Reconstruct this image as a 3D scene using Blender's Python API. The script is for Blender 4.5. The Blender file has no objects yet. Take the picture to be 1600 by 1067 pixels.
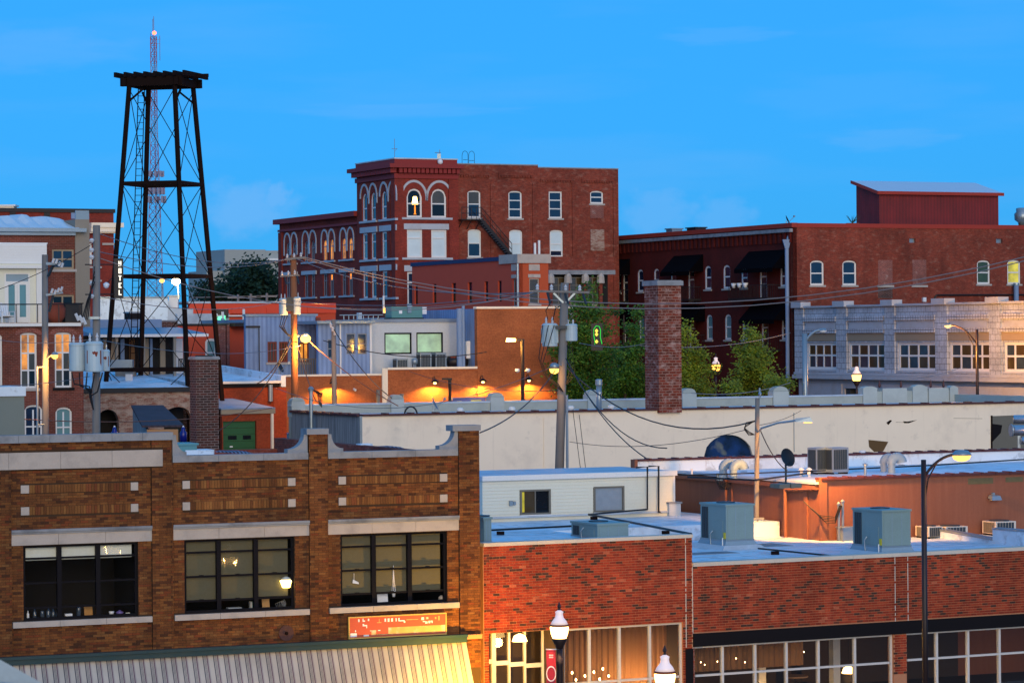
import bpy, math, random
from math import sin, cos, radians, pi, sqrt
from mathutils import Vector
random.seed(7)
C = bpy.context.scene.collection
SC = bpy.context.scene

# ---------------------------------------------------------------- camera, sky, sun, exposure
F = 4667.0; ROLL = 0.008; HY = 525.0; H = 11.5
cam = bpy.data.cameras.new('camera'); camo = bpy.data.objects.new('camera', cam); C.objects.link(camo)
cam.lens = 105; cam.sensor_width = 36; cam.clip_start = 0.5; cam.clip_end = 20000
cam.shift_y = -8.5/1600
camo.location = (0, 0, H)
from mathutils import Matrix
cr, sr = cos(ROLL), sin(ROLL)
camo.matrix_world = Matrix(((cr, sr, 0, 0), (0, 0, -1, 0), (-sr, cr, 0, H), (0, 0, 0, 1)))
cam.dof.use_dof = True; cam.dof.focus_distance = 95; cam.dof.aperture_fstop = 16
SC.camera = camo

SUN_EL, SUN_AZ = radians(11), radians(170)       # azimuth measured from +Y (view direction) towards +X
world = bpy.data.worlds.new('World'); SC.world = world; world.use_nodes = True
nt = world.node_tree; nt.nodes.clear()
def wn(t, **k):
    n = nt.nodes.new(t)
    for a, b in k.items(): setattr(n, a, b)
    return n
out = wn('ShaderNodeOutputWorld'); bg = wn('ShaderNodeBackground'); sky = wn('ShaderNodeTexSky')
sky.sky_type = 'NISHITA'; sky.sun_disc = False; sky.sun_elevation = SUN_EL; sky.sun_rotation = SUN_AZ
sky.air_density = 1.0; sky.dust_density = 0.3; sky.ozone_density = 4.0; sky.altitude = 0
bg.inputs['Strength'].default_value = 0.15
hs = wn('ShaderNodeHueSaturation'); hs.inputs['Saturation'].default_value = 1.0
tint = wn('ShaderNodeMix', data_type='RGBA', blend_type='MULTIPLY'); tint.inputs[0].default_value = 1.0
tint.inputs[7].default_value = (0.105, 0.525, 1.25, 1)
# thin cloud wisps and a few low cumulus heads, from noise over the sky direction
tc = wn('ShaderNodeTexCoord'); mp = wn('ShaderNodeMapping'); mp.inputs['Scale'].default_value = (5, 5, 34)
n1 = wn('ShaderNodeTexNoise'); n1.inputs['Scale'].default_value = 1.6; n1.inputs['Detail'].default_value = 6
r1 = wn('ShaderNodeValToRGB'); r1.color_ramp.elements[0].position = .5; r1.color_ramp.elements[1].position = .85
wsp = wn('ShaderNodeMath', operation='MULTIPLY'); wsp.inputs[1].default_value = .22
add = wn('ShaderNodeMath', operation='ADD', use_clamp=True)
cl = wn('ShaderNodeMix', data_type='RGBA'); cl.inputs[7].default_value = (1.5, 3.3, 6.2, 1)
L = nt.links.new
L(sky.outputs[0], hs.inputs['Color']); L(hs.outputs[0], tint.inputs[6])
even = wn('ShaderNodeMix', data_type='RGBA'); even.inputs[0].default_value = .68; even.inputs[7].default_value = (.27, 2.80, 6.4, 1)   # dusk sky: nearly even blue over the whole dome
L(tint.outputs[2], even.inputs[6])
L(tc.outputs['Generated'], mp.inputs[0]); L(mp.outputs[0], n1.inputs['Vector']); L(n1.outputs[0], r1.inputs[0])
acc_ = None
for cx_, cy_, rx_, ry_, st_ in ((385, 322, 80, 50, .42), (432, 303, 26, 26, .45), (1028, 332, 66, 46, .32), (1130, 340, 55, 38, .28), (1390, 222, 110, 20, .16), (620, 172, 200, 14, .14), (1130, 58, 110, 16, .14), (60, 70, 150, 40, .16), (900, 260, 300, 60, .10), (1340, 150, 200, 40, .08)):
    q_ = Vector(((cx_-800)/F, 1, (HY-cy_)/F)).normalized()
    vs_ = wn('ShaderNodeVectorMath', operation='SUBTRACT'); vs_.inputs[1].default_value = q_; L(tc.outputs['Generated'], vs_.inputs[0])
    vm_ = wn('ShaderNodeVectorMath', operation='MULTIPLY'); vm_.inputs[1].default_value = (F/rx_, F/rx_, F/ry_); L(vs_.outputs[0], vm_.inputs[0])
    ln_ = wn('ShaderNodeVectorMath', operation='LENGTH'); L(vm_.outputs[0], ln_.inputs[0])
    nz_ = wn('ShaderNodeTexNoise'); nz_.inputs['Scale'].default_value = 1.7; nz_.inputs['Detail'].default_value = 6; L(vm_.outputs[0], nz_.inputs['Vector'])
    nm_ = wn('ShaderNodeMath', operation='MULTIPLY_ADD'); nm_.inputs[1].default_value = -1.5; nm_.inputs[2].default_value = .75; L(nz_.outputs[0], nm_.inputs[0])
    ad_ = wn('ShaderNodeMath', operation='ADD'); L(ln_.outputs['Value'], ad_.inputs[0]); L(nm_.outputs[0], ad_.inputs[1])
    mr_ = wn('ShaderNodeMapRange'); mr_.interpolation_type = 'SMOOTHSTEP'; mr_.inputs['From Min'].default_value = 1.1; mr_.inputs['From Max'].default_value = .35; mr_.inputs['To Max'].default_value = st_; L(ad_.outputs[0], mr_.inputs[0])
    if acc_ is None: acc_ = mr_.outputs[0]
    else: mx_ = wn('ShaderNodeMath', operation='MAXIMUM'); L(acc_, mx_.inputs[0]); L(mr_.outputs[0], mx_.inputs[1]); acc_ = mx_.outputs[0]
L(r1.outputs[0], wsp.inputs[0]); L(wsp.outputs[0], add.inputs[0]); L(acc_, add.inputs[1])
L(add.outputs[0], cl.inputs[0]); L(even.outputs[2], cl.inputs[6]); L(cl.outputs[2], bg.inputs['Color']); L(bg.outputs[0], out.inputs[0])

sl = bpy.data.lights.new('sun', 'SUN'); so = bpy.data.objects.new('sun', sl); C.objects.link(so)
sl.energy = 2.25; sl.angle = radians(45); sl.color = (1.0, 0.76, 0.45)
sd = Vector((sin(SUN_AZ)*cos(SUN_EL), cos(SUN_AZ)*cos(SUN_EL), sin(SUN_EL)))
so.rotation_euler = sd.to_track_quat('Z', 'Y').to_euler(); so.location = sd*60
vs = SC.view_settings; vs.view_transform = 'Standard'; vs.look = 'None'; vs.exposure = 0.0; vs.gamma = 1.0; vs.use_curve_mapping = False
SC.cycles.max_bounces = 8; SC.cycles.transparent_max_bounces = 12
SC.cycles.sample_clamp_indirect = 6.0

# ---------------------------------------------------------------- helpers
def ray(x, y):
    dx = x-800.0; dy = HY-y
    return ((dx*cr+dy*sr)/F, 1.0, (-dx*sr+dy*cr)/F)
def P(x, y, D):
    r = ray(x, y); return Vector((r[0]*D, D, H+r[2]*D))
def gz(Y):
    t = min(1, max(0, (Y-96)/60.0)); return 3.3*t*t*(3-2*t)

class Frame:
    """A building's own axes: u along its front (to the right), v into it, z up, origin at its front left corner."""
    def __init__(s, ref, D, ang, opx=None, z0=None):
        a = radians(ang); s.a = a; s.uh = (cos(a), sin(a)); s.vh = (-sin(a), cos(a))
        p = P(ref, HY, D); s.o = (p.x, p.y)
        if opx is not None:
            u, z = s.fv(opx, HY, 0); s.o = (s.o[0]+u*s.uh[0], s.o[1]+u*s.uh[1])
        s.z0 = gz(s.o[1]) if z0 is None else z0
    def _d(s, w, h): return w[0]*h[0]+w[1]*h[1]
    def fv(s, x, y, v=0.0):
        r = ray(x, y); t = (v+s._d(s.o, s.vh))/s._d(r, s.vh)
        return t*s._d(r, s.uh)-s._d(s.o, s.uh), H+t*r[2]
    def fu(s, x, y, u=0.0):
        r = ray(x, y); t = (u+s._d(s.o, s.uh))/s._d(r, s.uh)
        return t*s._d(r, s.vh)-s._d(s.o, s.vh), H+t*r[2]
    def fz(s, x, y, z):
        r = ray(x, y); t = (z-H)/r[2]
        return t*s._d(r, s.uh)-s._d(s.o, s.uh), t*s._d(r, s.vh)-s._d(s.o, s.vh)
    def W(s, u, v, z): return Vector((s.o[0]+u*s.uh[0]+v*s.vh[0], s.o[1]+u*s.uh[1]+v*s.vh[1], z))
    def zv(s, y, x, v=0.0): return s.fv(x, y, v)[1]
    def rect(s, ax, b, x0, y0, x1, y1):
        f = s.fv if ax == 'u' else s.fu
        p, q = f(x0, y0, b), f(x1, y1, b)
        return (min(p[0], q[0]), max(p[0], q[0]), min(p[1], q[1]), max(p[1], q[1]))

class MB:
    def __init__(s): s.v = []; s.f = []
    def box(s, x0, x1, y0, y1, z0, z1, back=True):
        if x1 < x0: x0, x1 = x1, x0
        if y1 < y0: y0, y1 = y1, y0
        if z1 < z0: z0, z1 = z1, z0
        n = len(s.v)
        s.v += [(x0,y0,z0),(x1,y0,z0),(x1,y1,z0),(x0,y1,z0),(x0,y0,z1),(x1,y0,z1),(x1,y1,z1),(x0,y1,z1)]
        s.f += [(n,n+3,n+2,n+1),(n+4,n+5,n+6,n+7),(n,n+1,n+5,n+4),(n+1,n+2,n+6,n+5),(n+3,n,n+4,n+7)]
        if back: s.f.append((n+2,n+3,n+7,n+6))
        return s
    def hexa(s, p):
        n = len(s.v); p = [Vector(q) for q in p]
        c = sum(p, Vector())/8
        s.v += [tuple(q) for q in p]
        F6 = [(0,3,2,1),(4,5,6,7),(0,1,5,4),(1,2,6,5),(2,3,7,6),(3,0,4,7)]
        for f in F6:
            a, b, d = p[f[0]], p[f[1]], p[f[2]]
            nn = (b-a).cross(d-a); m = (p[f[0]]+p[f[2]])/2
            s.f.append(tuple(n+i for i in (f if nn.dot(m-c) >= 0 else f[::-1])))
        return s
    def ab(s, ax, a0, a1, b0, b1, z0, z1):
        return s.box(a0, a1, b0, b1, z0, z1) if ax == 'u' else s.box(b0, b1, a0, a1, z0, z1)
    def prism(s, pts, d):
        """pts: planar polygon (3d), d: extrusion vector"""
        n = len(s.v); k = len(pts); d = Vector(d); pts = [Vector(p) for p in pts]
        nn = Vector()
        for i in range(k): nn += pts[i].cross(pts[(i+1) % k])
        if nn.dot(d) > 0: pts = pts[::-1]
        s.v += [tuple(p) for p in pts]+[tuple(p+d) for p in pts]
        s.f.append(tuple(range(n, n+k))); s.f.append(tuple(range(n+2*k-1, n+k-1, -1)))
        for i in range(k):
            j = (i+1) % k; s.f.append((n+j, n+i, n+k+i, n+k+j))
        return s
    def tube(s, p, q, r, n=8, r2=None, caps=True):
        p, q = Vector(p), Vector(q); r2 = r if r2 is None else r2
        d = (q-p)
        if d.length < 1e-6: return s
        d.normalize()
        a = d.orthogonal().normalized(); b = d.cross(a); k = len(s.v)
        for i in range(n):
            t = 2*pi*i/n; w = a*cos(t)+b*sin(t)
            s.v.append(tuple(p+w*r)); s.v.append(tuple(q+w*r2))
        for i in range(n):
            j = (i+1) % n; s.f.append((k+2*i, k+2*j, k+2*j+1, k+2*i+1))
        if caps:
            s.f.append(tuple(k+2*i for i in range(n-1, -1, -1))); s.f.append(tuple(k+2*i+1 for i in range(n)))
        return s
    def path(s, pts, r, n=6):
        pts = [Vector(p) for p in pts]; k = len(s.v); m = len(pts)
        for i, p in enumerate(pts):
            d = (pts[min(i+1, m-1)]-pts[max(i-1, 0)]).normalized()
            a = d.cross(Vector((0, 0, 1)));
            if a.length < .05: a = d.cross(Vector((0, 1, 0)))
            a.normalize(); b = d.cross(a)
            for j in range(n):
                t = 2*pi*j/n; s.v.append(tuple(p+(a*cos(t)+b*sin(t))*r))
        for i in range(m-1):
            for j in range(n):
                jj = (j+1) % n; s.f.append((k+i*n+j, k+(i+1)*n+j, k+(i+1)*n+jj, k+i*n+jj))
        s.f.append(tuple(k+j for j in range(n))); s.f.append(tuple(k+(m-1)*n+j for j in range(n-1, -1, -1)))
        return s
    def lathe(s, prof, c=(0,0,0), n=16):
        k = len(s.v)
        for r, z in prof:
            for j in range(n):
                t = 2*pi*j/n; s.v.append((c[0]+r*cos(t), c[1]+r*sin(t), c[2]+z))
        for i in range(len(prof)-1):
            for j in range(n):
                jj = (j+1) % n; s.f.append((k+i*n+j, k+i*n+jj, k+(i+1)*n+jj, k+(i+1)*n+j))
        s.f.append(tuple(k+j for j in range(n-1, -1, -1))); e = k+(len(prof)-1)*n
        s.f.append(tuple(e+j for j in range(n)))
        return s
    def quad(s, a, b, c, d):
        n = len(s.v); s.v += [tuple(a), tuple(b), tuple(c), tuple(d)]; s.f.append((n, n+1, n+2, n+3)); return s
    def beam(s, p, q, w, h):
        p, q = Vector(p), Vector(q); d = (q-p).normalized()
        a = d.cross(Vector((0, 0, 1)))
        if a.length < .05: a = Vector((1, 0, 0))
        a.normalize(); b = a.cross(d)
        c = [a*w/2+b*h/2, -a*w/2+b*h/2, -a*w/2-b*h/2, a*w/2-b*h/2]
        return s.hexa([p+c[0], p+c[1], p+c[2], p+c[3], q+c[0], q+c[1], q+c[2], q+c[3]])
    def wall(s, ax, a0, a1, z0, z1, b0, b1, holes=()):
        cuts = sorted({a0, a1, *[c for h in holes for c in h[:2] if a0 < c < a1]})
        for i in range(len(cuts)-1):
            m = (cuts[i]+cuts[i+1])/2
            hs_ = sorted((max(z0, h[2]), min(z1, h[3])) for h in holes if h[0] < m < h[1])
            z = z0
            for q0, q1 in hs_:
                if q0 > z+1e-4: s.ab(ax, cuts[i], cuts[i+1], b0, b1, z, q0)
                z = max(z, q1)
            if z1 > z+1e-4: s.ab(ax, cuts[i], cuts[i+1], b0, b1, z, z1)
        return s
    def spandrel(s, ax, a0, a1, zs, zc, b0, b1, n=8):
        """masonry above a curved window head that springs at zs and crowns at zc"""
        m = (a0+a1)/2; hw = (a1-a0)/2
        def zz(a):
            t = (a-m)/hw; return zs+(zc-zs)*sqrt(max(0, 1-t*t))
        for i in range(n):
            p, q = a0+(a1-a0)*i/n, a0+(a1-a0)*(i+1)/n
            pts = [(p, zz(p)), (q, zz(q)), (q, zc+.002), (p, zc+.002)]
            mk = (lambda a, b, z: (a, b, z)) if ax == 'u' else (lambda a, b, z: (b, a, z))
            s.hexa([mk(a, b0, z) for a, z in pts]+[mk(a, b1, z) for a, z in pts])
        return s

def mesh_of(name, mb, m, smooth=False):
    me = bpy.data.meshes.new(name); me.from_pydata(mb.v, [], mb.f)
    if m: me.materials.append(m)
    if smooth: me.polygons.foreach_set('use_smooth', [True]*len(me.polygons))
    me.update(); return me
def part(name, mb, m, parent, label=None, kind=None, smooth=False, mesh=None):
    o = bpy.data.objects.new(name, mesh or mesh_of(name, mb, m, smooth)); C.objects.link(o)
    o.parent = parent
    if parent is not None and 'zoff' in parent and parent.type == 'EMPTY': o.location = (0, 0, -parent['zoff'])
    if label: o['label'] = label
    if kind: o['kind'] = kind
    return o
def thing(name, label, cat, loc=(0,0,0), rz=0.0, group=None, zoff=0.0):
    o = bpy.data.objects.new(name, None); C.objects.link(o); o.empty_display_size = .3
    o.location = loc; o.rotation_euler = (0, 0, rz); o['label'] = label; o['category'] = cat; o['zoff'] = zoff
    if group: o['group'] = group
    return o
def fthing(name, label, cat, fr, group=None):
    """a building: parts are given in the frame's u, v and absolute z"""
    return thing(name, label, cat, (fr.o[0], fr.o[1], fr.z0), fr.a, group, fr.z0)
def single(name, mb, m, label, cat, loc=(0,0,0), rz=0.0, group=None, smooth=False, kind=None):
    o = bpy.data.objects.new(name, mesh_of(name, mb, m, smooth)); C.objects.link(o)
    o.location = loc; o.rotation_euler = (0, 0, rz); o['label'] = label; o['category'] = cat
    if group: o['group'] = group
    if kind: o['kind'] = kind
    return o
def kids(o): return [c for c in bpy.data.objects if c.parent == o]
def lamp_light(parent, loc, energy, color, r=.08, kind='POINT', spot=None, rot=None):
    l = bpy.data.lights.new('lamp_light', kind); l.energy = energy; l.color = color; l.shadow_soft_size = r
    if kind == 'SPOT': l.spot_size = radians(spot); l.spot_blend = .35
    o = bpy.data.objects.new('lamp_light', l); C.objects.link(o); o.parent = parent; o.location = loc
    if rot: o.rotation_euler = rot
    return o

# ---------------------------------------------------------------- materials
def newmat(name):
    m = bpy.data.materials.new(name); m.use_nodes = True
    b = m.node_tree.nodes['Principled BSDF']; return m, m.node_tree, b
def N(t, kind, **k):
    n = t.nodes.new(kind)
    for a, b in k.items():
        if hasattr(n, a): setattr(n, a, b)
        else: n.inputs[a].default_value = b
    return n
def rgb(c): return (*c, 1) if len(c) == 3 else c
def mixn(t, fac, a, b, blend='MIX'):
    n = t.nodes.new('ShaderNodeMix'); n.data_type = 'RGBA'; n.blend_type = blend
    for i, s in ((0, fac), (6, a), (7, b)):
        if isinstance(s, (int, float)): n.inputs[i].default_value = s
        elif isinstance(s, (tuple, list)): n.inputs[i].default_value = rgb(s)
        else: t.links.new(s, n.inputs[i])
    return n.outputs[2]
def noise(t, vec, scale, detail=4, rough=.55):
    n = N(t, 'ShaderNodeTexNoise', Scale=scale, Detail=detail, Roughness=rough)
    if vec is not None: t.links.new(vec, n.inputs['Vector'])
    return n.outputs[0]
def ramp(t, fac, p0, p1, c0=(0,0,0), c1=(1,1,1)):
    n = t.nodes.new('ShaderNodeValToRGB'); e = n.color_ramp.elements
    e[0].position, e[1].position = p0, p1; e[0].color, e[1].color = rgb(c0), rgb(c1)
    t.links.new(fac, n.inputs[0]); return n.outputs[0]
def objco(t, scale=None):
    n = t.nodes.new('ShaderNodeTexCoord'); o = n.outputs['Object']
    if scale:
        m = t.nodes.new('ShaderNodeMapping'); m.inputs['Scale'].default_value = scale; t.links.new(o, m.inputs[0]); o = m.outputs[0]
    return o
def shade(col, f): return tuple(max(0, min(1, c*f)) for c in col)
def pmat(name, col, rough=.7, metal=0.0, var=.18, scale=1.3, dirt=None, dirtamt=.0, streak=0.0, bump=.15, bscale=25., spec=.4):
    m, t, b = newmat(name); co = objco(t)
    c = mixn(t, noise(t, co, scale, 5), shade(col, 1-var), shade(col, 1+var))
    c = mixn(t, noise(t, co, scale*14, 3), shade(col, .8), c) if var else c
    if dirt:
        if streak: f = ramp(t, noise(t, objco(t, (3.5, 3.5, .22)), 1.6, 5, .6), .5-.1*streak, .5+.22)
        else: f = ramp(t, noise(t, co, scale*.6, 6, .62), .48, .68)
        mm = t.nodes.new('ShaderNodeMath'); mm.operation = 'MULTIPLY'; t.links.new(f, mm.inputs[0]); mm.inputs[1].default_value = dirtamt
        c = mixn(t, mm.outputs[0], c, dirt)
    t.links.new(c, b.inputs['Base Color'])
    b.inputs['Roughness'].default_value = rough; b.inputs['Metallic'].default_value = metal; b.inputs['Specular IOR Level'].default_value = spec
    if bump:
        bp = N(t, 'ShaderNodeBump', Strength=bump, Distance=.02); t.links.new(noise(t, co, bscale, 4), bp.inputs['Height']); t.links.new(bp.outputs[0], b.inputs['Normal'])
    return m
def brickmat(name, c1, c2, mortar, bw=.215, bh=.072, ms=.012, wear=None, wearamt=.5, dark=None, darkamt=.5, wlo=.52, off=.5, bump=.4):
    m, t, b = newmat(name); co = objco(t)
    s = t.nodes.new('ShaderNodeSeparateXYZ'); t.links.new(co, s.inputs[0])
    a = t.nodes.new('ShaderNodeMath'); t.links.new(s.outputs[0], a.inputs[0]); t.links.new(s.outputs[1], a.inputs[1])
    cb = t.nodes.new('ShaderNodeCombineXYZ'); t.links.new(a.outputs[0], cb.inputs[0]); t.links.new(s.outputs[2], cb.inputs[1])
    k = N(t, 'ShaderNodeTexBrick', Scale=1.0); k.offset = off
    k.inputs['Mortar Size'].default_value = ms/2; k.inputs['Brick Width'].default_value = bw; k.inputs['Row Height'].default_value = bh; k.inputs['Bias'].default_value = 0.0
    k.inputs['Mortar Smooth'].default_value = .2
    k.inputs['Color1'].default_value = rgb(c1); k.inputs['Color2'].default_value = rgb(c2); k.inputs['Mortar'].default_value = rgb(mortar)
    t.links.new(cb.outputs[0], k.inputs['Vector'])
    c = k.outputs['Color']
    c = mixn(t, 1.0, c, ramp(t, noise(t, co, .45, 5), .3, .7, (.72,.72,.72), (1.2,1.2,1.2)), 'MULTIPLY')
    c = mixn(t, .5, c, ramp(t, noise(t, co, 9, 3), .3, .7, (.6,.6,.6), (1.35,1.35,1.35)), 'MULTIPLY')
    if wear:
        f = ramp(t, noise(t, objco(t, (1,1,2.0)), 1.7, 8, .72), wlo, wlo+.16)
        mm = t.nodes.new('ShaderNodeMath'); mm.operation = 'MULTIPLY'; t.links.new(f, mm.inputs[0]); mm.inputs[1].default_value = wearamt
        c = mixn(t, mm.outputs[0], c, wear)
    if dark:
        f = ramp(t, noise(t, objco(t, (1,1,.35)), .55, 6, .6), .5, .72)
        mm = t.nodes.new('ShaderNodeMath'); mm.operation = 'MULTIPLY'; t.links.new(f, mm.inputs[0]); mm.inputs[1].default_value = darkamt
        c = mixn(t, mm.outputs[0], c, dark)
    t.links.new(c, b.inputs['Base Color']); b.inputs['Roughness'].default_value = .85; b.inputs['Specular IOR Level'].default_value = .25
    bp = N(t, 'ShaderNodeBump', Strength=bump, Distance=.01); bp.invert = True
    t.links.new(k.outputs['Fac'], bp.inputs['Height']); t.links.new(bp.outputs[0], b.inputs['Normal'])
    return m
def islandmat(name, cols, rough=.8, spec=.25, big=.25):
    """one colour per loose piece, drawn from a list (real bricks differ one from the next)"""
    m, t, b = newmat(name)
    g = t.nodes.new('ShaderNodeNewGeometry'); oi = t.nodes.new('ShaderNodeObjectInfo')
    a = t.nodes.new('ShaderNodeMath'); t.links.new(g.outputs['Random Per Island'], a.inputs[0]); t.links.new(oi.outputs['Random'], a.inputs[1])
    fr = t.nodes.new('ShaderNodeMath'); fr.operation = 'FRACT'; t.links.new(a.outputs[0], fr.inputs[0])
    r = t.nodes.new('ShaderNodeValToRGB'); r.color_ramp.interpolation = 'CONSTANT'; e = r.color_ramp.elements
    while len(e) > 1: e.remove(e[-1])
    tot = sum(w for _, w in cols); acc = 0
    for i, (c, w) in enumerate(cols):
        if i == 0: e[0].position = 0; e[0].color = rgb(c)
        else: q = e.new(acc/tot); q.color = rgb(c)
        acc += w
    t.links.new(fr.outputs[0], r.inputs[0])
    tc_ = t.nodes.new('ShaderNodeNewGeometry').outputs['Position']
    c = mixn(t, 1.0, r.outputs[0], ramp(t, noise(t, tc_, .5, 5), .3, .7, (1-big,)*3, (1+big,)*3), 'MULTIPLY')
    c = mixn(t, .6, c, ramp(t, noise(t, tc_, 30, 4), .3, .7, (.7,.7,.7), (1.25,1.25,1.25)), 'MULTIPLY')
    mpz = t.nodes.new('ShaderNodeMapping'); mpz.inputs['Scale'].default_value = (2.2, 2.2, .22); t.links.new(tc_, mpz.inputs[0])
    c = mixn(t, 1.0, c, ramp(t, noise(t, mpz.outputs[0], 1.1, 6, .65), .32, .62, (.62,.60,.58), (1.1,1.1,1.1)), 'MULTIPLY')
    c = mixn(t, ramp(t, noise(t, tc_, .8, 6, .7), .60, .78, (0,0,0), (.28,.28,.28)), c, tuple(x*1.5+.06 for x in cols[0][0]))
    t.links.new(c, b.inputs['Base Color']); b.inputs['Roughness'].default_value = rough; b.inputs['Specular IOR Level'].default_value = spec
    bp = N(t, 'ShaderNodeBump', Strength=.3, Distance=.01); t.links.new(noise(t, tc_, 60, 4), bp.inputs['Height']); t.links.new(bp.outputs[0], b.inputs['Normal'])
    return m
def emat(name, col, strength):
    m, t, b = newmat(name); t.nodes.remove(b); e = N(t, 'ShaderNodeEmission', Strength=strength); e.inputs[0].default_value = rgb(col)
    t.links.new(e.outputs[0], t.nodes['Material Output'].inputs[0]); return m
def panemat(name, col, rough=.06, spec=.7, var=.5, emit=None, es=0.0):
    """window glass seen from afar: dark room behind, sky mirrored in slightly wavy panes"""
    m, t, b = newmat(name); co = t.nodes.new('ShaderNodeNewGeometry').outputs['Position']
    c = mixn(t, noise(t, co, .9, 3), shade(col, 1-var), shade(col, 1+var))
    t.links.new(c, b.inputs['Base Color']); b.inputs['Roughness'].default_value = rough; b.inputs['Specular IOR Level'].default_value = spec
    bp = N(t, 'ShaderNodeBump', Strength=.06, Distance=.05); t.links.new(noise(t, co, 1.4, 2), bp.inputs['Height']); t.links.new(bp.outputs[0], b.inputs['Normal'])
    if emit:
        ec = mixn(t, ramp(t, noise(t, co, 1.1, 4), .35, .65), shade(emit, .25), emit)
        t.links.new(ec, b.inputs['Emission Color']); b.inputs['Emission Strength'].default_value = es
    return m
def glassmat(name, refl=1.0, tint_=(1,1,1)):
    m, t, b = newmat(name); t.nodes.remove(b)
    tr = N(t, 'ShaderNodeBsdfTransparent'); tr.inputs[0].default_value = rgb(tint_)
    gl = N(t, 'ShaderNodeBsdfGlossy', Roughness=.02); lw = N(t, 'ShaderNodeFresnel', IOR=1.5)
    co = t.nodes.new('ShaderNodeNewGeometry').outputs['Position']
    bp = N(t, 'ShaderNodeBump', Strength=.05, Distance=.05); t.links.new(noise(t, co, 1.2, 2), bp.inputs['Height']); t.links.new(bp.outputs[0], gl.inputs['Normal'])
    mm = t.nodes.new('ShaderNodeMath'); mm.operation = 'MULTIPLY'; mm.inputs[1].default_value = refl; t.links.new(lw.outputs[0], mm.inputs[0])
    mx = t.nodes.new('ShaderNodeMixShader'); t.links.new(mm.outputs[0], mx.inputs[0]); t.links.new(tr.outputs[0], mx.inputs[1]); t.links.new(gl.outputs[0], mx.inputs[2])
    t.links.new(mx.outputs[0], t.nodes['Material Output'].inputs[0]); return m
def wavemat(name, c1, c2, period, axis='x', rough=.7, duty=.5, metal=0.0):
    """ribbed or striped sheet: alternating bands along the object's x+y or z"""
    m, t, b = newmat(name); co = objco(t); s = t.nodes.new('ShaderNodeSeparateXYZ'); t.links.new(co, s.inputs[0])
    if axis == 'z': src = s.outputs[2]
    else:
        a = t.nodes.new('ShaderNodeMath'); t.links.new(s.outputs[0], a.inputs[0]); t.links.new(s.outputs[1], a.inputs[1]); src = a.outputs[0]
    d = t.nodes.new('ShaderNodeMath'); d.operation = 'DIVIDE'; d.inputs[1].default_value = period; t.links.new(src, d.inputs[0])
    f = t.nodes.new('ShaderNodeMath'); f.operation = 'FRACT'; t.links.new(d.outputs[0], f.inputs[0])
    g = t.nodes.new('ShaderNodeMath'); g.operation = 'GREATER_THAN'; g.inputs[1].default_value = duty; t.links.new(f.outputs[0], g.inputs[0])
    c = mixn(t, g.outputs[0], c1, c2)
    c = mixn(t, 1.0, c, ramp(t, noise(t, objco(t, (1,1,.4)), 1.1, 6), .3, .7, (.75,.75,.75), (1.15,1.15,1.15)), 'MULTIPLY')
    t.links.new(c, b.inputs['Base Color']); b.inputs['Roughness'].default_value = rough; b.inputs['Metallic'].default_value = metal
    bp = N(t, 'ShaderNodeBump', Strength=.5, Distance=.02); t.links.new(f.outputs[0], bp.inputs['Height']); t.links.new(bp.outputs[0], b.inputs['Normal'])
    return m

BRN = [((0.167,0.060,0.0164),20), ((0.132,0.044,0.0122),20), ((0.193,0.073,0.0193),12), ((0.086,0.028,0.0101),13), ((0.062,0.022,0.0085),8), ((0.164,0.042,0.0128),8), ((0.140,0.050,0.0143),18), ((0.188,0.080,0.0249),7)]
def layermat(name, col, rough, layers, spec=.35):
    """weathered sheet: each layer is (scale xyz, noise scale, lo, hi, colour, amount)"""
    m, t, b = newmat(name); c = mixn(t, noise(t, objco(t), .5, 4), shade(col, .93), shade(col, 1.06))
    for sc, ns, lo, hi, dc, am in layers: c = mixn(t, ramp(t, noise(t, objco(t, sc), ns, 7, .66), lo, hi, (0,0,0), (am,)*3), c, dc)
    t.links.new(c, b.inputs['Base Color']); b.inputs['Roughness'].default_value = rough; b.inputs['Specular IOR Level'].default_value = spec
    bp = N(t, 'ShaderNodeBump', Strength=.12, Distance=.02); t.links.new(noise(t, objco(t), 9, 5), bp.inputs['Height']); t.links.new(bp.outputs[0], b.inputs['Normal']); return m
def capmat(name, col, ec, es):
    m, t, b = newmat(name); b.inputs['Base Color'].default_value = rgb(col); b.inputs['Roughness'].default_value = .4; b.inputs['Emission Color'].default_value = rgb(ec); b.inputs['Emission Strength'].default_value = es; return m
def clothmat(name, col):
    m, t, b = newmat(name); tr = N(t, 'ShaderNodeBsdfTranslucent'); tr.inputs[0].default_value = rgb(col); b.inputs['Base Color'].default_value = rgb(col); b.inputs['Roughness'].default_value = .9
    mx = t.nodes.new('ShaderNodeMixShader'); mx.inputs[0].default_value = .55; t.links.new(b.outputs[0], mx.inputs[1]); t.links.new(tr.outputs[0], mx.inputs[2]); t.links.new(mx.outputs[0], t.nodes['Material Output'].inputs[0]); return m
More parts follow.
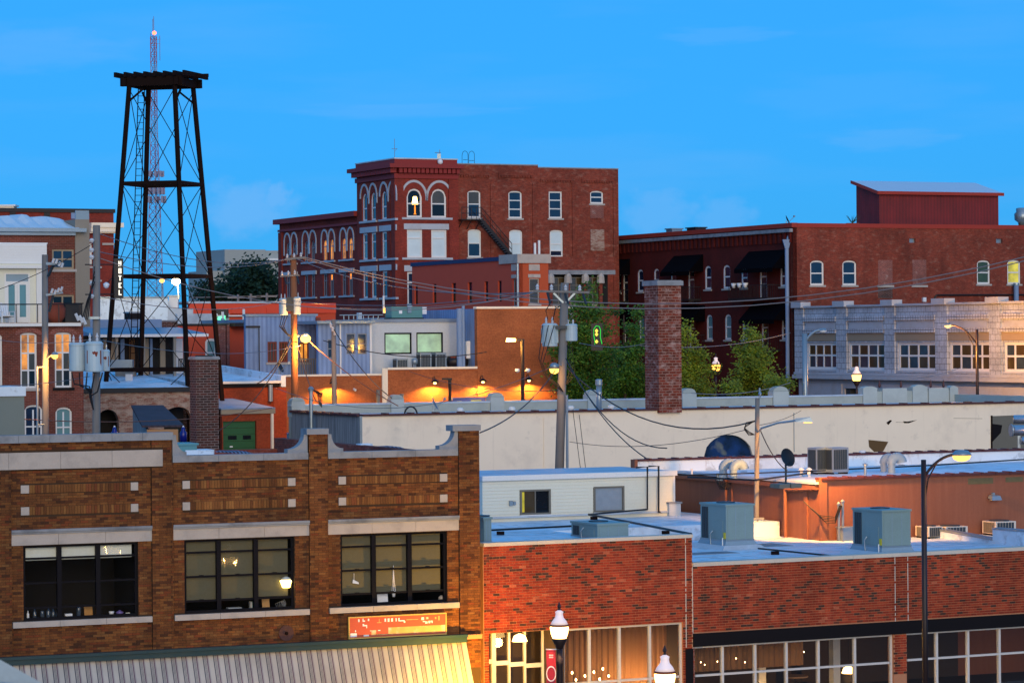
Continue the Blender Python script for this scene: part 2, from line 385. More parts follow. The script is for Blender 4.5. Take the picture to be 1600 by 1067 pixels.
M = dict(
 brown_brick=islandmat('brown_brick', BRN), soldier=islandmat('soldier_brick', [((.19,.078,.022),10), ((.15,.058,.017),10), ((.215,.095,.027),6), ((.11,.040,.013),5), ((.165,.05,.017),3)]),
 red_brick=islandmat('red_brick', [((.31,.040,.016),20), ((.26,.032,.014),20), ((.35,.052,.020),14), ((.22,.028,.013),14), ((.06,.026,.020),7), ((.11,.030,.018),5), ((.40,.10,.05),2)]),
 mortar_dark=pmat('mortar_dark', (.05,.026,.012), .9), mortar_light=pmat('mortar_light', (.46,.20,.105), .9),
 stone=pmat('cap_stone', (.27,.29,.32), .8, var=.28, scale=2.2, dirt=(.10,.11,.13), dirtamt=.7), lime=pmat('limestone', (.46,.41,.37), .75, var=.16, scale=2.5, dirt=(.27,.25,.23), dirtamt=.65),
 coping=pmat('coping_stone', (.62,.57,.50), .75, dirt=(.4,.36,.32), dirtamt=.4), teal=pmat('teal_paint', (.004,.04,.052), .5, var=.25, dirt=(.03,.05,.05), dirtamt=.5),
 winblack=pmat('black_window_paint', (.003,.003,.007), .5, spec=.12), glass=glassmat('clear_glass', .15), shopglass=glassmat('shop_glass', 1.2),
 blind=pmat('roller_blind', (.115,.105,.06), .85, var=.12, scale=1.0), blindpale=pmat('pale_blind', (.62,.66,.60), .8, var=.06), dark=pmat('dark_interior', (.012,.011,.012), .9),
 roomwall=pmat('room_wall', (.055,.036,.026), .9), alum=pmat('white_aluminium', (.62,.60,.58), .4, var=.06, bump=0), fascia=pmat('black_fascia', (.007,.005,.006), .6, spec=.15),
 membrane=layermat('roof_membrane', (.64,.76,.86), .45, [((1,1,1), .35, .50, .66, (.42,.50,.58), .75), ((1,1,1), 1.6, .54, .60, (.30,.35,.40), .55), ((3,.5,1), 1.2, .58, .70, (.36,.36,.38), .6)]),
 membrane2=pmat('weathered_membrane', (.50,.58,.66), .5, var=.25, scale=1.1, dirt=(.25,.28,.33), dirtamt=.6, bump=.1, bscale=6),
 siding=pmat('cream_siding', (.74,.74,.62), .5, var=.06, scale=1.5), white=pmat('white_paint', (.78,.78,.76), .5, var=.06), bronze=pmat('bronze_frame', (.16,.15,.12), .45),
 rtu=pmat('painted_unit_metal', (.22,.32,.32), .42, var=.08, scale=2, dirt=(.15,.2,.21), dirtamt=.3, bump=0), rtudark=pmat('unit_dark_metal', (.025,.04,.055), .5), galv=pmat('galvanised_metal', (.30,.37,.42), .38, metal=.55, var=.2, scale=3),
 curb=pmat('blue_grey_curb', (.24,.34,.42), .5, var=.2), yellow=pmat('yellow_tag', (.75,.6,.02), .5, var=.02), blackpipe=pmat('black_pipe', (.012,.012,.014), .5),
 stucco=pmat('brown_stucco', (.25,.088,.048), .8, var=.14, scale=.8, dirt=(.32,.135,.075), dirtamt=.3, streak=.3), tile=pmat('tile_coping', (.085,.022,.022), .55, var=.3, scale=4),
 cream=layermat('cream_render', (.90,.78,.62), .85, [((1,1,1), .35, .52, .70, (.72,.62,.50), .8), ((1,1,1), 1.3, .58, .66, (.55,.48,.40), .3), ((2.5,2.5,.16), 1.0, .58, .76, (.52,.44,.36), .4)], spec=.2), streaked=pmat('streaked_concrete', (.36,.37,.38), .85, var=.15, dirt=(.085,.09,.11), dirtamt=.85, streak=.9),
 greyrender=pmat('grey_render', (.40,.44,.40), .85, var=.12, scale=1.2, dirt=(.24,.27,.26), dirtamt=.5), greycap=pmat('pale_grey_cap', (.46,.50,.47), .8, dirt=(.3,.33,.32), dirtamt=.5), woodpole=pmat('pole_wood', (.20,.195,.19), .9, var=.25, scale=2.5, dirt=(.12,.09,.07), dirtamt=.6, streak=.5),
 sodiumpole=pmat('sodium_tinted_pole_wood', (.30,.115,.05), .9, var=.25, dirt=(.18,.07,.03), dirtamt=.6, streak=.5), can=pmat('transformer_paint', (.42,.55,.62), .45, var=.08, scale=3, dirt=(.3,.38,.42), dirtamt=.4, bump=0), rustpatch=pmat('rust_patch', (.22,.05,.03), .9),  # reddish tone of the pole wood carries the sodium lamp's light
 porcelain=pmat('porcelain', (.55,.57,.6), .25, var=.03, bump=0), darkpole=pmat('dark_pole_paint', (.022,.012,.012), .45), rustiron=pmat('rusty_iron', (.012,.006,.005), .85, var=.4, scale=3, spec=.08),
 wire=pmat('wire_black', (.01,.01,.012), .6, bump=0), wiregrey=pmat('wire_grey', (.22,.20,.21), .5, bump=0),
 red_wall=brickmat('old_red_brick', (.26,.042,.022), (.155,.025,.015), (.21,.085,.058), wear=(.36,.19,.14), wearamt=.55, dark=(.07,.018,.013), darkamt=.6, wlo=.53),
 tower_red=brickmat('tower_red_brick', (.27,.034,.021), (.19,.024,.017), (.17,.05,.035), bump=.2, dark=(.09,.014,.013), darkamt=.45), tower_trim=pmat('red_cornice_paint', (.25,.018,.016), .6, var=.2),
 dark_red=brickmat('painted_dark_brick', (.105,.010,.007), (.08,.008,.006), (.07,.008,.006), bump=.25), coprim=pmat('red_roof_rim', (.33,.03,.015), .6),
 red_siding=wavemat('red_metal_siding', (.17,.008,.010), (.13,.007,.009), .30), orange_red=pmat('orange_red_paint', (.78,.075,.03), .6, var=.06), tanbrick=brickmat('tan_brick', (.40,.115,.038), (.33,.09,.03), (.34,.14,.065), bw=.3, bump=.15),
 brownred=pmat('brown_red_render', (.60,.080,.034), .8, var=.1), orangewall=pmat('orange_render', (.48,.08,.025), .8, var=.1),
 bluesiding=wavemat('blue_metal_siding', (.20,.30,.50), (.15,.23,.41), .3), bluegrey=pmat('blue_grey_paint', (.20,.30,.48), .6, var=.1), palewall=pmat('pale_render', (.55,.60,.64), .75, var=.06, scale=.6, dirt=(.42,.46,.5), dirtamt=.35),
 winwhite=pmat('white_window_paint', (.76,.76,.76), .5, var=.04, bump=0), wingrey=pmat('grey_window_paint', (.22,.25,.30), .5, bump=0), sillstone=pmat('sill_stone', (.44,.40,.37), .8, var=.12),
 pane=panemat('blue_dark_pane', (.012,.020,.045)), paneblk=panemat('black_pane', (.008,.010,.014), spec=.35), paneteal=panemat('teal_pane', (.13,.26,.28), var=.25), panewht=panemat('blind_pane', (.58,.69,.73), rough=.3, var=.2),
 panegreen=panemat('green_lit_pane', (.32,.45,.32), rough=.15, var=.08, emit=(.45,.72,.42), es=.55), panewarm=panemat('warm_lit_pane', (.03,.02,.01), var=.5, emit=(1,.36,.05), es=1.15), panedim=panemat('dim_brown_pane', (.07,.05,.025), var=.6), paneyel=panemat('yellow_lit_pane', (.2,.18,.02), emit=(.75,.62,.06), es=.9), paneolive=panemat('olive_pane', (.045,.06,.012)),
 panesky=panemat('bright_reflecting_pane', (.04,.06,.08), spec=1.0),
 terra=brickmat('white_terracotta', (.46,.50,.57), (.39,.43,.50), (.12,.11,.11), bw=.62, bh=.42, ms=.035, wear=(.30,.24,.20), wearamt=.35, wlo=.56, bump=.3), terrasmall=brickmat('terracotta_dentil', (.50,.52,.58), (.41,.43,.49), (.11,.10,.10), bw=.34, bh=.30, ms=.05, off=0.0), terrapl=pmat('terracotta_plain', (.46,.49,.55), .5, var=.1, dirt=(.34,.30,.28), dirtamt=.5), beige=pmat('beige_panel', (.34,.27,.19), .8, var=.1),
 awning=pmat('black_awning_cloth', (.002,.0015,.003), .9, spec=.05), iron=pmat('black_iron', (.012,.010,.012), .5),
 chimbrick=brickmat('worn_chimney_brick', (.23,.034,.016), (.09,.02,.012), (.26,.13,.10), bh=.15, bw=.42, ms=.05, wear=(.52,.38,.34), wearamt=.6, wlo=.5), chimbrick2=brickmat('chimney_brick', (.10,.028,.02), (.035,.018,.016), (.20,.16,.15), bh=.10, bw=.30, ms=.026, wear=(.13,.035,.022), wearamt=.35),
 whitebrick=brickmat('whitewashed_brick', (.36,.25,.19), (.26,.10,.07), (.10,.07,.06), wear=(.46,.36,.30), wearamt=.65, wlo=.45, bh=.08), midbrick=brickmat('mid_red_brick', (.19,.044,.028), (.13,.032,.022), (.2,.11,.085), bh=.085, bw=.24, ms=.018), orangebrick=brickmat('orange_brick', (.33,.052,.018), (.26,.042,.015), (.22,.06,.03)),
 lowbrick=brickmat('patchy_red_brick', (.25,.065,.05), (.17,.045,.04), (.30,.18,.15), wear=(.42,.33,.30), wearamt=.6, wlo=.55, bh=.085, bw=.24, ms=.02),
 parge=pmat('grey_parging', (.27,.24,.20), .9, var=.12), tarp=pmat('white_tarp', (.72,.78,.82), .45, var=.1, bump=.6, bscale=3), metalroof=pmat('blue_grey_roof', (.22,.29,.38), .5, var=.2, scale=.7, dirt=(.12,.14,.18), dirtamt=.5), purplemetal=wavemat('violet_metal_roof', (.05,.035,.05), (.035,.025,.036), .4, rough=.85), greendoor=pmat('green_door_paint', (.015,.105,.035), .5, var=.12, bump=0),
 bark=pmat('bark', (.07,.05,.035), .95), asphalt=pmat('asphalt', (.05,.05,.052), .9, var=.2, scale=.4), pavement=pmat('pavement_concrete', (.30,.29,.27), .85, dirt=(.2,.19,.18), dirtamt=.5),
 flag=pmat('red_banner_cloth', (.42,.02,.045), .8, var=.08), plainwhite=pmat('white_print', (.8,.78,.78), .6, var=0, bump=0), concrete=pmat('parapet_concrete', (.36,.42,.44), .8, var=.1, scale=4), steelwhite=pmat('tower_white_steel', (.20,.22,.34), .5, bump=0), steelred=pmat('tower_red_steel', (.24,.05,.09), .5, bump=0),
 carblue=pmat('blue_car_paint', (.02,.06,.22), .25, var=.05, bump=0, spec=.8), plastic=pmat('white_plastic', (.75,.77,.8), .4, var=.03, bump=0), tealbox=pmat('teal_metal_box', (.10,.30,.33), .5), cobalt=pmat('cobalt_blue', (.006,.012,.2), .3, bump=0), lightwood=pmat('warm_plank', (.42,.22,.10), .7), curtain=clothmat('curtain_cloth', (.36,.19,.09)), teal2=pmat('teal_green_unit', (.10,.27,.26), .5, var=.1, bump=0),
 lampor=emat('sodium_glow', (1,.46,.08), 4), lampcap=capmat('lit_lamp_cap', (.75,.72,.74), (1,.62,.50), .42), lampwarm=emat('globe_glow', (1,.60,.20), 8), lampyel=emat('yellow_glow', (1,.66,.16), 14), lampwht=emat('white_glow', (1,.85,.55), 22), lampdim=emat('dim_sodium_glow', (1,.42,.09), 3.2), neon=emat('green_neon', (.05,1,.10), .9), neony=emat('yellow_neon', (.9,.7,.1), 1.5), signlit=emat('sign_letter_glow', (1,.95,.8), 1.8), redlamp=emat('red_beacon_glow', (1,.12,.06), 6), orangelamp=emat('orange_lampshade_glow', (1,.30,.03), 1.5), bulb=emat('bulb_glow', (1,.6,.25), 20),
)
SOD = (1, .42, .08); WARM = (1, .52, .14); YEL = (1, .50, .08)
# ---------------------------------------------------------------- ground
def ground():
    mb = MB(); ys = [-60, 20, 60, 90]+[96+5*i for i in range(13)]+[200, 300, 700, 2000, 9000]
    for i, y in enumerate(ys):
        mb.v += [(-6000, y, gz(y)), (6000, y, gz(y))]
        if i: k = 2*i; mb.f.append((k-2, k-1, k+1, k))
    o = part('ground', mb, M['asphalt'], None, kind='structure')
ground()

def lay(regions, bw, bh, j, depth):
    """courses of running-bond bricks for each region (u0,u1,z0,z1,vface,holes)"""
    res = []
    for (u0, u1, z0, z1, v, holes) in regions:
        n = int((z1-z0)/bh)
        for k in range(n):
            zb = z1-(k+1)*bh+j; zt = z1-k*bh
            off = -(bw/2) if round(zt/bh) % 2 else 0
            segs = [(u0, u1)]
            for h in holes:
                if h[2] < zt-.015 and h[3] > zb+.015:
                    ns = []
                    for a, b in segs:
                        if h[1] <= a or h[0] >= b: ns.append((a, b))
                        else:
                            if h[0] > a: ns.append((a, h[0]))
                            if h[1] < b: ns.append((h[1], b))
                    segs = ns
            for a, b in segs:
                x = math.floor((a-off)/bw)*bw+off
                while x < b:
                    p, q = max(a, x), min(b, x+bw-j)
                    if q-p > .025: res.append((p, q, zb, zt, v))
                    x += bw
    return res
def place_bricks(bricks, fr, root, mat, bw, bh, j, depth, xmin, xmax, nind=300):
    full = [b for b in bricks if abs(b[1]-b[0]-(bw-j)) < 1e-4]
    def key(b):
        w = fr.W(b[0], b[4], b[2]); px = 800+F*w.x/w.y
        return (0 if xmin < px < xmax else 1, w.y)
    ind = set(sorted(full, key=key)[:nind])
    me = mesh_of('brick', MB().box(0, bw-j, 0, depth, 0, bh-j), mat)
    mb = MB()
    for b in bricks:
        jt = random.uniform(-.004, .004)
        if b in ind:
            o = bpy.data.objects.new('brick', me); C.objects.link(o); o.parent = root
            o.location = (b[0], b[4]+jt, b[2]-root['zoff'])
        else: mb.box(b[0], b[1], b[4]+jt, b[4]+depth, b[2], b[3], back=False)
    part('brick_courses', mb, mat, root, kind='stuff')

# ---------------------------------------------------------------- A: two-storey brown brick shop building
fa = Frame(370, 80, 23, opx=-70)
A = fthing('brick_shop_building', 'brown brick shop building with stone lintels above a striped awning', 'building', fa)
za = lambda x, y: fa.fv(x, y)[1]
mean = lambda l: sum(l)/len(l)
z_mt = mean([za(128, 825), za(375, 816.5), za(618, 808)]); z_lt = mean([za(128, 832.5), za(375, 823), za(618, 814.6)])
z_lb = mean([za(128, 849.5), za(375, 840.3), za(618, 830.8)]); z_wt = z_lb-.02
z_wb = mean([za(128, 967), za(375, 955.6), za(618, 944)]); z_st = z_wb-.01; z_sb = z_st-.15
ua = lambda x, y=850: fa.fv(x, y)[0]
BAYS = [(18, 238, 37, 217), (271, 484, 289, 461.5), (513, 718, 533.5, 700)]
z_c0t, z_c0b = za(130, 678), za(130, 690); z_c1t, z_c1b = mean([za(375, 710), za(618, 703.5)]), mean([za(375, 720.5), za(618, 713.5)])
z_p1t, z_p1b = za(497, 669.5), za(497, 678.5); z_p2t, z_p2b = za(730, 664), za(730, 673)
UEND = ua(750)
bw, bh, jj = .212, .0668, .008
fields = []; piers = []
ub = [(ua(b[0]), ua(b[1])) for b in BAYS]; uw = [(ua(b[2]), ua(b[3])) for b in BAYS]
panel = [((33, 46.5, 205, 217), [(766, 760.7), (799.5, 793.7)]), ((286, 298, 451, 463), [(758, 752.3), (791, 785.3)]), ((530, 542, 688.5, 700.5), [(750, 744.5), (783, 777.6)])]
zsq = []
for row in (0, 1):
    zsq.append(mean([mean([za(p[0][0]+6, p[1][row][0]), za(p[0][3]-6, p[1][row][1])]) for p in panel]))
holes_by_bay = []
for i, (u0, u1) in enumerate(ub):
    top = z_c0b if i == 0 else z_c1b
    w0, w1 = uw[i]
    h = [(u0-.01, u1+.01, z_lb, z_mt), (w0, w1, z_wb-.001, z_wt+.03), (u0+.02, u1-.02, z_sb, z_st)]
    pu = [ua(x, 770) for x in panel[i][0]]
    for zc in zsq: h.append((pu[0], pu[3], zc-.115, zc+.115))
    if i == 0:
        h.append((ua(-69, 715), ua(254, 712), za(60, 733.5), za(60, 706)))
    holes_by_bay.append(h)
    fields.append((u0, u1, 2.3, top, .07, h))
UB = [0]+[x for p in ub for x in p]+[UEND]
uc0 = ua(268, 690)
pier_rng = [(0, ub[0][0], z_c0b), (ub[0][1], uc0, z_c0b), (uc0, ub[1][0], z_c1b), (ub[1][1], ub[2][0], z_p1b), (ub[2][1], UEND, z_p2b)]
for u0, u1, zt in pier_rng: piers.append((u0, u1, 2.3, zt, 0.0, [(ua(-69, 715), ua(254, 712), za(60, 733.5), za(60, 706))]))
wallmb = MB()
for i, (u0, u1) in enumerate(ub): wallmb.wall('u', u0, u1, 0, fields[i][3], .08, .36, [(uw[i][0], uw[i][1], z_wb, z_wt)])
for u0, u1, zt in pier_rng: wallmb.box(u0, u1, .010, .36, 0, zt)
part('wall', wallmb, M['mortar_dark'], A)
sidemb = MB(); DEP = 17.0
sidemb.box(0, .3, .37, DEP, 0, z_c0b).box(UEND-.3, UEND, .37, DEP, 0, z_c1b); sidemb.box(.3, UEND-.3, DEP-.3, DEP, 0, z_c1b-.35)
part('side_wall', sidemb, M['red_wall'], A)
part('roof', MB().box(.3, UEND-.3, .37, DEP-.3, z_c1b-1.0, z_c1b-.85), M['membrane2'], A)
bricks = lay(fields+piers, bw, bh, jj, .05)
place_bricks(bricks, fa, A, M['brown_brick'], bw, bh, jj, .05, 4, 760)
# soldier courses and stone blocks
for i in range(3):
    pu = [ua(x, 770) for x in panel[i][0]]
    for zc in zsq:
        for a, b in ((pu[0], pu[1]), (pu[2], pu[3])): part('stone_block', MB().box(a+.005, b-.005, .05, .12, zc-.105, zc+.105), M['lime'], A)
        n = int((pu[2]-pu[1])/.0755); st = (pu[2]-pu[1])/n
        mb = MB()
        for k in range(n): mb.box(pu[1]+k*st+.004, pu[1]+(k+1)*st-.004, .058+random.uniform(-.003, .003), .1, zc-.105, zc+.105, back=False)
        part('soldier_course', mb, M['soldier'], A, kind='stuff')
def stones(u0, u1, n, v0, v1, z0, z1, name, mat):
    w = (u1-u0)/n
    for k in range(n): part(name, MB().box(u0+k*w+(.004 if k else 0), u0+(k+1)*w-(.004 if k < n-1 else 0), v0+random.uniform(0, .004), v1, z0, z1), mat, A)
for i, (u0, u1) in enumerate(ub):
    stones(u0, u1, 3, .03, .34, z_lb, z_lt-.004, 'lintel_stone', M['lime'])
    part('lintel_moulding', MB().box(u0, u1, -.03, .30, z_lt+.05, z_mt).box(u0, u1, .0, .3, z_lt, z_lt+.046), M['stone'], A)
    stones(u0+.02, u1-.02, 3, -.03, .30, z_sb, z_st, 'sill_stone', M['lime'])
stones(ua(-69, 715), ua(254, 712), 4, -.012, .06, za(60, 733.5)+.01, za(60, 706)-.01, 'panel_stone', M['lime'])
stones(-.05, uc0+.03, 7, -.06, .42, z_c0b, z_c0t, 'cap_stone', M['stone'])
stones(uc0+.034, ub[1][1]-.02, 3, .0, .42, z_c1b, z_c1t, 'cap_stone', M['stone'])
stones(ub[2][0]+.02, ub[2][1]-.02, 3, .0, .42, z_c1b, z_c1t, 'cap_stone', M['stone'])
part('pier_cap', MB().box(ub[1][1]-.08, ub[2][0]+.02, -.06, .45, z_p1b, z_p1t), M['stone'], A)
part('pier_cap', MB().box(ub[2][1]-.2, UEND+.03, -.06, .45, z_p2b, z_p2t), M['stone'], A)
def scroll(u0, u1, z0, z1, flip):
    # concave quarter: tall at one end, running out along the cap
    pts = [(u0, z0)]; w, h = u1-u0, z1-z0; lip = .10
    pts += [(u1, z0), (u1, z0+lip)]
    for k in range(9):
        t = pi/2*k/8; pts.append((u1-.03-(w-.13)*sin(t), z1-(h-lip)*cos(t)))
    pts.append((u0, z1))
    if flip: pts = [(u0+u1-p, z) for p, z in pts]
    part('scroll_stone', MB().prism([(p, .03, z) for p, z in pts], (0, .30, 0)), M['stone'], A)
scroll(uc0+.034, ua(292, 700), z_c1t, z_c0t-.08, False)
scroll(ua(450, 700), ub[1][1]-.03, z_c1t, z_p1b, True)
scroll(ub[2][0]+.025, ua(537, 700), z_c1t, z_p1b, False)
scroll(ua(687, 700), ub[2][1]-.01, z_c1t, z_p2b, True)
# windows with their panes, blinds and rooms
rowf = [0, .175, .505, .835, 1.0]
for i, (w0, w1) in enumerate(uw):
    fm = MB(); hh = z_wt-z_wb; ww = w1-w0
    fm.box(w0, w0+.07, .17, .26, z_wb, z_wt).box(w1-.07, w1, .17, .26, z_wb, z_wt).box(w0+.07, w1-.07, .17, .26, z_wt-.06, z_wt).box(w0+.07, w1-.07, .17, .26, z_wb, z_wb+.07)
    cx = [w0+.07, w0+ww*.318, w0+ww*.655, w1-.07]
    for c in cx[1:3]: fm.box(c-.06, c+.06, .15, .27, z_wb+.07, z_wt-.06)
    wf = part('window_frame', fm, M['winblack'], A)
    zr = [z_wt-hh*f for f in rowf]
    for r in range(4):
        for c in range(3):
            a, b = cx[c]+(.06 if c else 0), cx[c+1]-(.06 if c < 2 else 0)
            zt_, zb_ = (zr[r]-(.06 if r == 0 else .025)), (zr[r+1]+(.07 if r == 3 else .025))
            part('pane', MB().box(a, b, .215, .221, zb_, zt_), M['glass'], wf)
        if r < 3:
            rl = MB()
            for c in range(3):
                a, b = cx[c]+(.06 if c else 0), cx[c+1]-(.06 if c < 2 else 0)
                rl.box(a, b, .185, .25, zr[r+1]-.025, zr[r+1]+.025)
                if r > 0: rl.box((a+b)/2-.06, (a+b)/2+.06, .16, .185, zr[r+1]+.03, zr[r+1]+.045)
            part('transom_bar', rl, M['winblack'], wf)
    for c in range(3):
        a, b = cx[c]+.05, cx[c+1]-.05
        if i == 0: part('blind', MB().box(a, b, .30, .304, z_wt-.40, z_wt-.05), M['blindpale'], wf)
        else: part('blind', MB().box(a, b, .30+.003*c, .304+.003*c, zr[3]+.02+random.uniform(-.02, .02), z_wt-.05), M['blind'], wf)
    rm = MB(); V1 = 3.2
    rm.box(w0-.25, w0-.2, .37, V1, z_wb-.8, z_wt+.3).box(w1+.2, w1+.25, .37, V1, z_wb-.8, z_wt+.3).box(w0-.2, w1+.2, V1, V1+.05, z_wb-.8, z_wt+.3)
    rm.box(w0-.2, w1+.2, .37, V1, z_wb-.85, z_wb-.8).box(w0-.2, w1+.2, .37, V1, z_wt+.25, z_wt+.3)
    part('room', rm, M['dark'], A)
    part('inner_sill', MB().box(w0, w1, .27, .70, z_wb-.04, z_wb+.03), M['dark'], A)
zs_ = z_wb+.03
def atA(x, y, v): u, z = fa.fv(x, y, v); return u, z
def bottle(x, v, h, r, mat, label, cat='bottle', grp=None, neck=True):
    u, _ = atA(x, 955, v); w = fa.W(u, v, zs_)
    prof = [(r*.9, 0), (r, h*.05), (r, h*.6), (r*.4, h*.78), (r*.36, h)] if neck else [(r*.8, 0), (r, h*.1), (r, h*.85), (r*.85, h)]
    return single(cat.replace(' ', '_'), MB().lathe(prof, n=10), mat, label, cat, w, 0, grp, smooth=True)
def slab(name, x0, x1, v, h, d, mat, label, cat, lean=0.0):
    u0, _ = atA(x0, 955, v); u1, _ = atA(x1, 955, v); w = fa.W(u0, v, zs_)
    mb = MB().hexa([(0,0,0),(u1-u0,0,0),(u1-u0,d,0),(0,d,0),(0,lean,h),(u1-u0,lean,h),(u1-u0,d+lean,h),(0,d+lean,h)])
    return single(name, mb, mat, label, cat, w, fa.a)
jar = pmat('dark_jar_glass', (.05,.07,.10), .12, var=.3, bump=0, spec=.8); cup = M['plastic']
bottle(43.5, .36, .22, .035, cup, 'white squeeze bottle at the edge of the sill of knick-knacks', 'bottle')
for k, (x, h, r) in enumerate(((54, .28, .05), (66, .20, .055), (75.5, .30, .06), (83, .24, .05), (89, .17, .045))):
    bottle(x, .40+.03*(k % 2), h, r, jar, ['tall dark jar beside the white squeeze bottle', 'squat dark glass jar between two taller jars on sill', 'tallest and widest dark jar in the row on the sill', 'dark slim jar right of the tallest jar on the sill', 'shortest dark jar next to the window mullion'][k], 'jar', 'jars on the office window sill', neck=k != 1)
slab('paper_box', 102, 113, .36, .09, .12, cup, 'low white box on the sill beside a glass jar', 'box')
bottle(123, .40, .27, .06, jar, 'dark jar between white box and orange board on sill', 'jar', 'jars on the office window sill', neck=False)
slab('wooden_board', 132, 145, .38, .25, .02, pmat('orange_board', (.42,.20,.05), .7), 'small orange wooden board leaning inside the dark office window', 'board', .05)
u, _ = atA(174, 955, .38); single('bowl', MB().lathe([(.03,0),(.06,.05),(.075,.10),(.07,.10),(.05,.05)], n=14), cup, 'white bowl on the sill below dark bottles', 'bowl', fa.W(u, .38, zs_), smooth=True)
u, _ = atA(187, 955, .40); single('trinket', MB().lathe([(.02,0),(.09,.03),(.11,.07),(.05,.10),(.01,.13)], n=12), pmat('violet_glaze', (.16,.12,.34), .3), 'violet glazed trinket dish on sill beside white bowl', 'trinket dish', fa.W(u, .40, zs_), smooth=True)
slab('eraser_block', 197, 203, .36, .05, .06, M['blindpale'], 'tiny cream block at the right of the knick-knack sill', 'block')
slab('paper_stack', 357, 378, .40, .05, .22, pmat('stacked_paper', (.4,.45,.5), .8), 'flat stack of papers lying on sill beside books', 'papers')
for k, c in enumerate(((.55,.55,.5), (.05,.18,.13), (.5,.48,.42))): slab('book', 391.5+3.3*k, 394.3+3.3*k, .40, .19+.015*(k % 2), .14, pmat('book_cover', c, .7), ['cream spined book at the outer side of three upright books', 'dark green book between two pale books on sill', 'pale book nearest the tan board on the sill'][k], 'book')
slab('pin_board', 410, 421.5, .38, .25, .02, pmat('tan_board', (.42,.24,.09), .8), 'tan cork board leaning behind the glass below the lamp reflection', 'board', .04)
mb = MB()
for k in range(5): mb.path([(.03*k, .02*k, 0), (.06*k-.05, .02, .10+.03*k), (.1+.03*k, 0, .16), (.2+.01*k, .02, .02*k)], .006, 4)
u, _ = atA(433, 955, .42); single('wire_tangle', mb, M['stone'], 'loose tangle of wire on the sill beside tan board', 'wire', fa.W(u, .42, zs_))
slab('picture_frame', 590, 606.5, .34, .25, .02, cup, 'white framed picture standing in the window above the red sign', 'picture', .03)
u, z = atA(614.5, 883, .29); w = fa.W(u, .28, z); hp = thing('hanging_planter', 'white pot in a knotted cord hanger in the window', 'planter', w)
mb = MB()
for dx in (-.05, 0, .05): mb.path([(0,0,0), (dx*.3,0,-.35), (dx,0,-.72), (0,0,-.86)], .008, 4)
part('cord', mb, M['plainwhite'], hp); part('pot', MB().lathe([(.035,-.86),(.06,-.70),(.055,-.70)], n=12), cup, hp, smooth=True)
u, z = atA(553, 895, .29); w = fa.W(u, .285, z); sh = thing('hanging_shoe', 'white shoe ornament dangling on a string in the window', 'ornament', w)
part('string', MB().path([(0,0,0),(0,0,-.2)], .006, 4), M['plainwhite'], sh)
part('shoe', MB().hexa([(-.04,-.03,-.27),(.13,-.025,-.30),(.13,.025,-.30),(-.04,.03,-.27),(-.03,-.02,-.17),(.12,-.02,-.25),(.12,.02,-.25),(-.03,.02,-.17)]), cup, sh)
u, _ = atA(690, 940, .38); single('seashell', MB().lathe([(.02,0),(.10,.03),(.09,.09),(.03,.14)], n=10), pmat('shell', (.55,.45,.35), .6), 'pale seashell at the end of the sill past the planter', 'shell', fa.W(u, .38, zs_), smooth=True)
u, z = atA(447, 910, .28); lt = thing('lamp_reflection', 'glowing yellow lantern shape standing in for a lamp reflected in the window of drawn blinds', 'lamp', fa.W(u, .285, z-.19))  # glowing solid stands in for a street lamp's reflection in the glass
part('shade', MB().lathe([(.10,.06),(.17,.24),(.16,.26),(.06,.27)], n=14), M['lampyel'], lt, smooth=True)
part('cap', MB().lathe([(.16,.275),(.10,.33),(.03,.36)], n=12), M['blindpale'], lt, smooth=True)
# sign, round plate, fascia, awning
u0, u1, z0, z1 = fa.rect('u', 0.0, 545, 966, 695, 988)
zc = mean([za(545, 981), za(695, 973)]); hgt = .54
sg = thing('shop_sign', 'weathered red sign with worn white lettering and yellow border above awning', 'sign', fa.W(u0, -.06, zc-hgt/2), fa.a)
wd = u1-u0
part('panel', MB().box(0, wd, 0, .05, 0, hgt), pmat('sign_red', (.55,.09,.045), .6, var=.15, scale=3), sg)
part('border', MB().box(-.03, 0, -.01, .06, -.03, hgt+.03).box(wd, wd+.03, -.01, .06, -.03, hgt+.03).box(0, wd, -.01, .06, -.03, 0).box(0, wd, -.01, .06, hgt, hgt+.03), pmat('sign_yellow', (.62,.42,.10), .6), sg)
S = lambda x0, y0, x1, y1: (wd*(x0-115)/1025, wd*(x1-115)/1025, hgt*(1-(y1-185)/205), hgt*(1-(y0-185)/205))
mw, my = MB(), MB()
for x0, y0, x1, y1, dy in [(205,200,220,228,0),(252,195,262,228,0),(262,215,278,228,0),(308,198,322,222,0),(252,250,268,275,0),(268,262,300,275,0),(290,275,300,295,0),(485,205,502,238,0),(518,205,538,240,0),(555,205,575,240,0),(603,205,615,240,0),(632,205,646,240,0),(646,230,700,242,0),(690,242,706,258,0),(172,310,182,330,0),(415,320,440,330,0),(895,250,920,260,0),(920,255,945,278,0),(955,250,975,275,0),(980,250,1000,262,0),(990,262,1000,275,0),(122,350,190,388,-8),(262,372,318,388,-8),(880,215,908,243,-5)]:
    a, b, c, d = S(x0, y0+dy, x1, y1+dy); mw.box(a, b, -.004, 0, max(.01, c), d)
for x0, y0, x1, y1 in [(405,240,452,248),(425,205,432,240),(720,225,845,232),(930,210,955,232),(1025,215,1040,235),(1062,205,1076,250),(330,320,395,330),(345,330,395,372),(400,365,520,372),(525,300,1135,372)]:
    a, b, c, d = S(x0, y0, x1, y1); my.box(a, b, -.003, 0, max(.01, c), d)
part('lettering', mw, M['plainwhite'], sg, kind='stuff'); part('colour_patch', my, pmat('sign_ochre', (.62,.38,.12), .7, var=.35, scale=5, dirt=(.7,.66,.55), dirtamt=.8), sg, kind='stuff')
